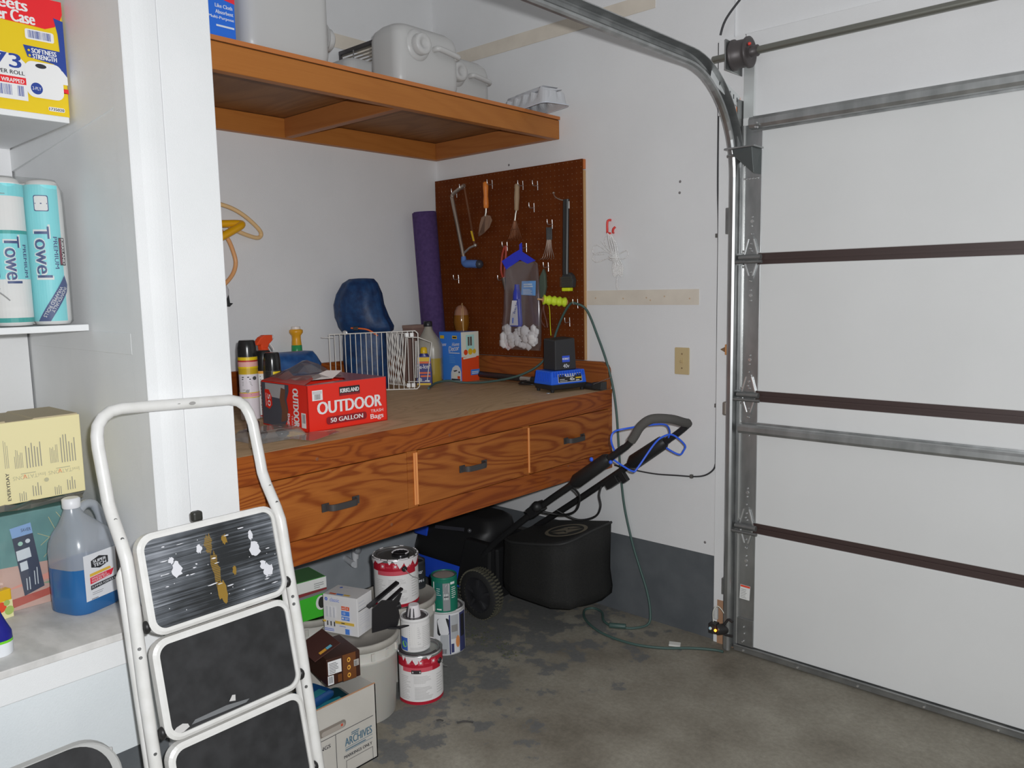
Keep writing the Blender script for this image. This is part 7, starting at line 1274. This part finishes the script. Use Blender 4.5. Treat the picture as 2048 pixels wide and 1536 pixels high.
for k, (zt, zb_) in enumerate(((0.948, 0.712), (0.703, 0.467), (0.457, 0.221))):
    h_ = (zt - zb_) * 1.015; zc_ = (zt + zb_) / 2; cy = (YL_ + YR_) / 2; wdt = 0.362
    org = V((1.334 + (0.87 - zc_) * 0.174 + 0.004, cy, zc_))
    tilt = 0.05; sl2 = (SL + NM * tilt).normalized(); nm2 = (NM - SL * tilt).normalized()
    fn = lambda u, v, d, org=org, sl2=sl2, nm2=nm2: org + V((0, 1, 0)) * u - sl2 * v + nm2 * d
    m = MB(); o = rrect(wdt, h_, 0.038, 7); i1 = rrect(wdt - 0.014, h_ - 0.014, 0.033, 7); i2 = rrect(wdt - 0.030, h_ - 0.030, 0.026, 7)
    m.loft([[fn(u, v, -0.012) for u, v in o], [fn(u, v, 0.012) for u, v in o], [fn(u, v, 0.016) for u, v in i1], [fn(u, v, 0.016) for u, v in i2], [fn(u, v, 0.010) for u, v in i2]], 0, False, True)
    st_ = wb(m, 'step', LW, ld_, bevel=0.0)
    m = MB().loft([[fn(u, v, 0.0105) for u, v in i2], [fn(u, v, 0.0125) for u, v in rrect(wdt - 0.032, h_ - 0.032, 0.025, 7)]], 0, False, True)
    mat_ = m.build('tread_mat', pm_ if k == 0 else MATT, st_)
    if k == 0:
        sp_ = Print(lambda u, v, e, fn=fn: fn(u, v, 0.0125 + e), [K(135, 105, 35, 0.6, ill=0.85), K(205, 205, 210, 0.6, ill=0.85)])
        def blob(cx, cy_, rx, ry, m_, seed, n=18):
            q = random.Random(seed); sp_.poly([(cx + rx * cos(2 * pi * j / n) * q.uniform(0.55, 1.1), cy_ + ry * sin(2 * pi * j / n) * q.uniform(0.55, 1.1)) for j in range(n)], m_)
        blob(-0.012, 0.060, 0.012, 0.032, 0, 1); blob(-0.004, -0.005, 0.011, 0.055, 0, 2); blob(0.004, -0.062, 0.015, 0.032, 0, 3); blob(0.030, 0.062, 0.008, 0.016, 0, 4); blob(0.042, -0.02, 0.006, 0.014, 0, 5)
        blob(-0.098, 0.020, 0.014, 0.022, 1, 6); blob(-0.108, 0.045, 0.008, 0.010, 1, 7); blob(0.105, 0.02, 0.020, 0.022, 1, 8); blob(0.100, 0.055, 0.008, 0.016, 1, 9); blob(0.132, -0.045, 0.016, 0.020, 1, 10); blob(-0.038, 0.055, 0.010, 0.012, 1, 12); blob(0.120, -0.025, 0.010, 0.014, 1, 13)
        for j_ in range(24):
            q = random.Random(50 + j_); blob(q.uniform(-0.15, 0.15), q.uniform(-0.09, 0.09), q.uniform(0.003, 0.012), q.uniform(0.0008, 0.0022), 1, 60 + j_, 10)
        for j_ in range(14):
            q = random.Random(90 + j_); blob(q.uniform(-0.16, 0.16), q.uniform(-0.095, 0.095), 0.0014, 0.0014, 1, 120 + j_, 8)
        stuff(sp_.b.build('paint_splashes', sp_.mats, mat_))
        # ribs of the mat
        for j_ in range(46):
            v = -h_ / 2 + 0.026 + (h_ - 0.052) * j_ / 45; hw2 = wdt / 2 - 0.022
            MB().obox(fn(0, v, 0.0130), V((0, hw2, 0)), sl2 * 0.0007, nm2 * 0.0006).build('mat_rib', pm_, mat_)
    if k == 1:
        sp_ = Print(lambda u, v, e, fn=fn: fn(u, v, 0.013 + e), [K(190, 188, 186, 0.6, ill=0.85), K(110, 112, 114, 0.6, ill=0.85)])
        sp_.poly([(-0.160, -0.103), (-0.140, -0.104), (-0.125, -0.098), (-0.128, -0.090), (-0.140, -0.085), (-0.155, -0.088), (-0.163, -0.094)], 0).poly([(-0.12, -0.096), (0.02, -0.099), (0.03, -0.093), (-0.03, -0.086), (-0.11, -0.088)], 1).poly([(-0.022, -0.080), (-0.006, -0.084), (-0.004, -0.070), (-0.012, -0.068)], 0)
        sp_.b.build('scuffs', sp_.mats, mat_)
    for y_, s_ in ((YL_ + 0.022, -1), (YR_ - 0.018, 1)):
        wb(MB().ball((lx(zb_) + 0.002, y_ + s_ * 0.004, zb_ + 0.028), 0.013, 12, 0, (1.1, 0.8, 1.2)), 'pivot_knob', K(30, 29, 29, 0.45, ill=0.8), ld_)
wb(MB().box(lx(0.955) - 0.01, lx(0.955) + 0.012, -2.062, -2.036, 0.940, 0.966), 'latch', K(40, 40, 36, 0.5, ill=0.8), ld_, bevel=0.006)
cs = Print(lambda u, v, e: V((lx(1.222) + 0.0146 + e, u, v)), [K(150, 148, 146, 0.5, ill=0.85)])
cs.disc(-2.000, 1.226, 0.009, 0, 0.0045).disc(-2.035, 1.229, 0.004, 0, 0.0012)
wb(cs.b, 'enamel_chips', cs.mats, ld_)
# ---- second stool in the bottom left corner
s2 = thing('step_stool', 'second folded step stool with black tread at lower left', 'step stool', (1.45, -2.50, 0))
f2 = lambda u, v, d: V((1.340 - 0.30 * (v - 0.125) + d, -2.500 + u, 0.393 + v))
o = rrect(0.40, 0.250, 0.085, 10); i2 = rrect(0.366, 0.244, 0.080, 10)
m = MB().loft([[f2(u, v, -0.012) for u, v in o], [f2(u, v, 0.006) for u, v in o], [f2(u, v, 0.009) for u, v in rrect(0.392, 0.246, 0.082, 10)]], 0, False, True)
s_ = wb(m, 'step', K(170, 170, 168, 0.4, ill=0.85), s2)
MB().loft([[f2(u - 0.004, v + 0.002, 0.0092) for u, v in i2], [f2(u - 0.004, v + 0.002, 0.012) for u, v in i2]], 0, False, True).build('tread_mat', MATT, s_)
for y_ in (-2.685, -2.315): wb(MB().tube([V((1.340 - 0.30 * (z - 0.518) - 0.028, y_, z)) for z in (0.012, 0.25, 0.47)], 0.0125, 14), 'leg', LW, s2)
wb(MB().tube([V((1.34 - 0.30 * (0.12 - 0.518) - 0.028, -2.685, 0.12)), V((1.34 - 0.30 * (0.12 - 0.518) - 0.028, -2.315, 0.12))], 0.009, 12), 'rung', LW, s2)
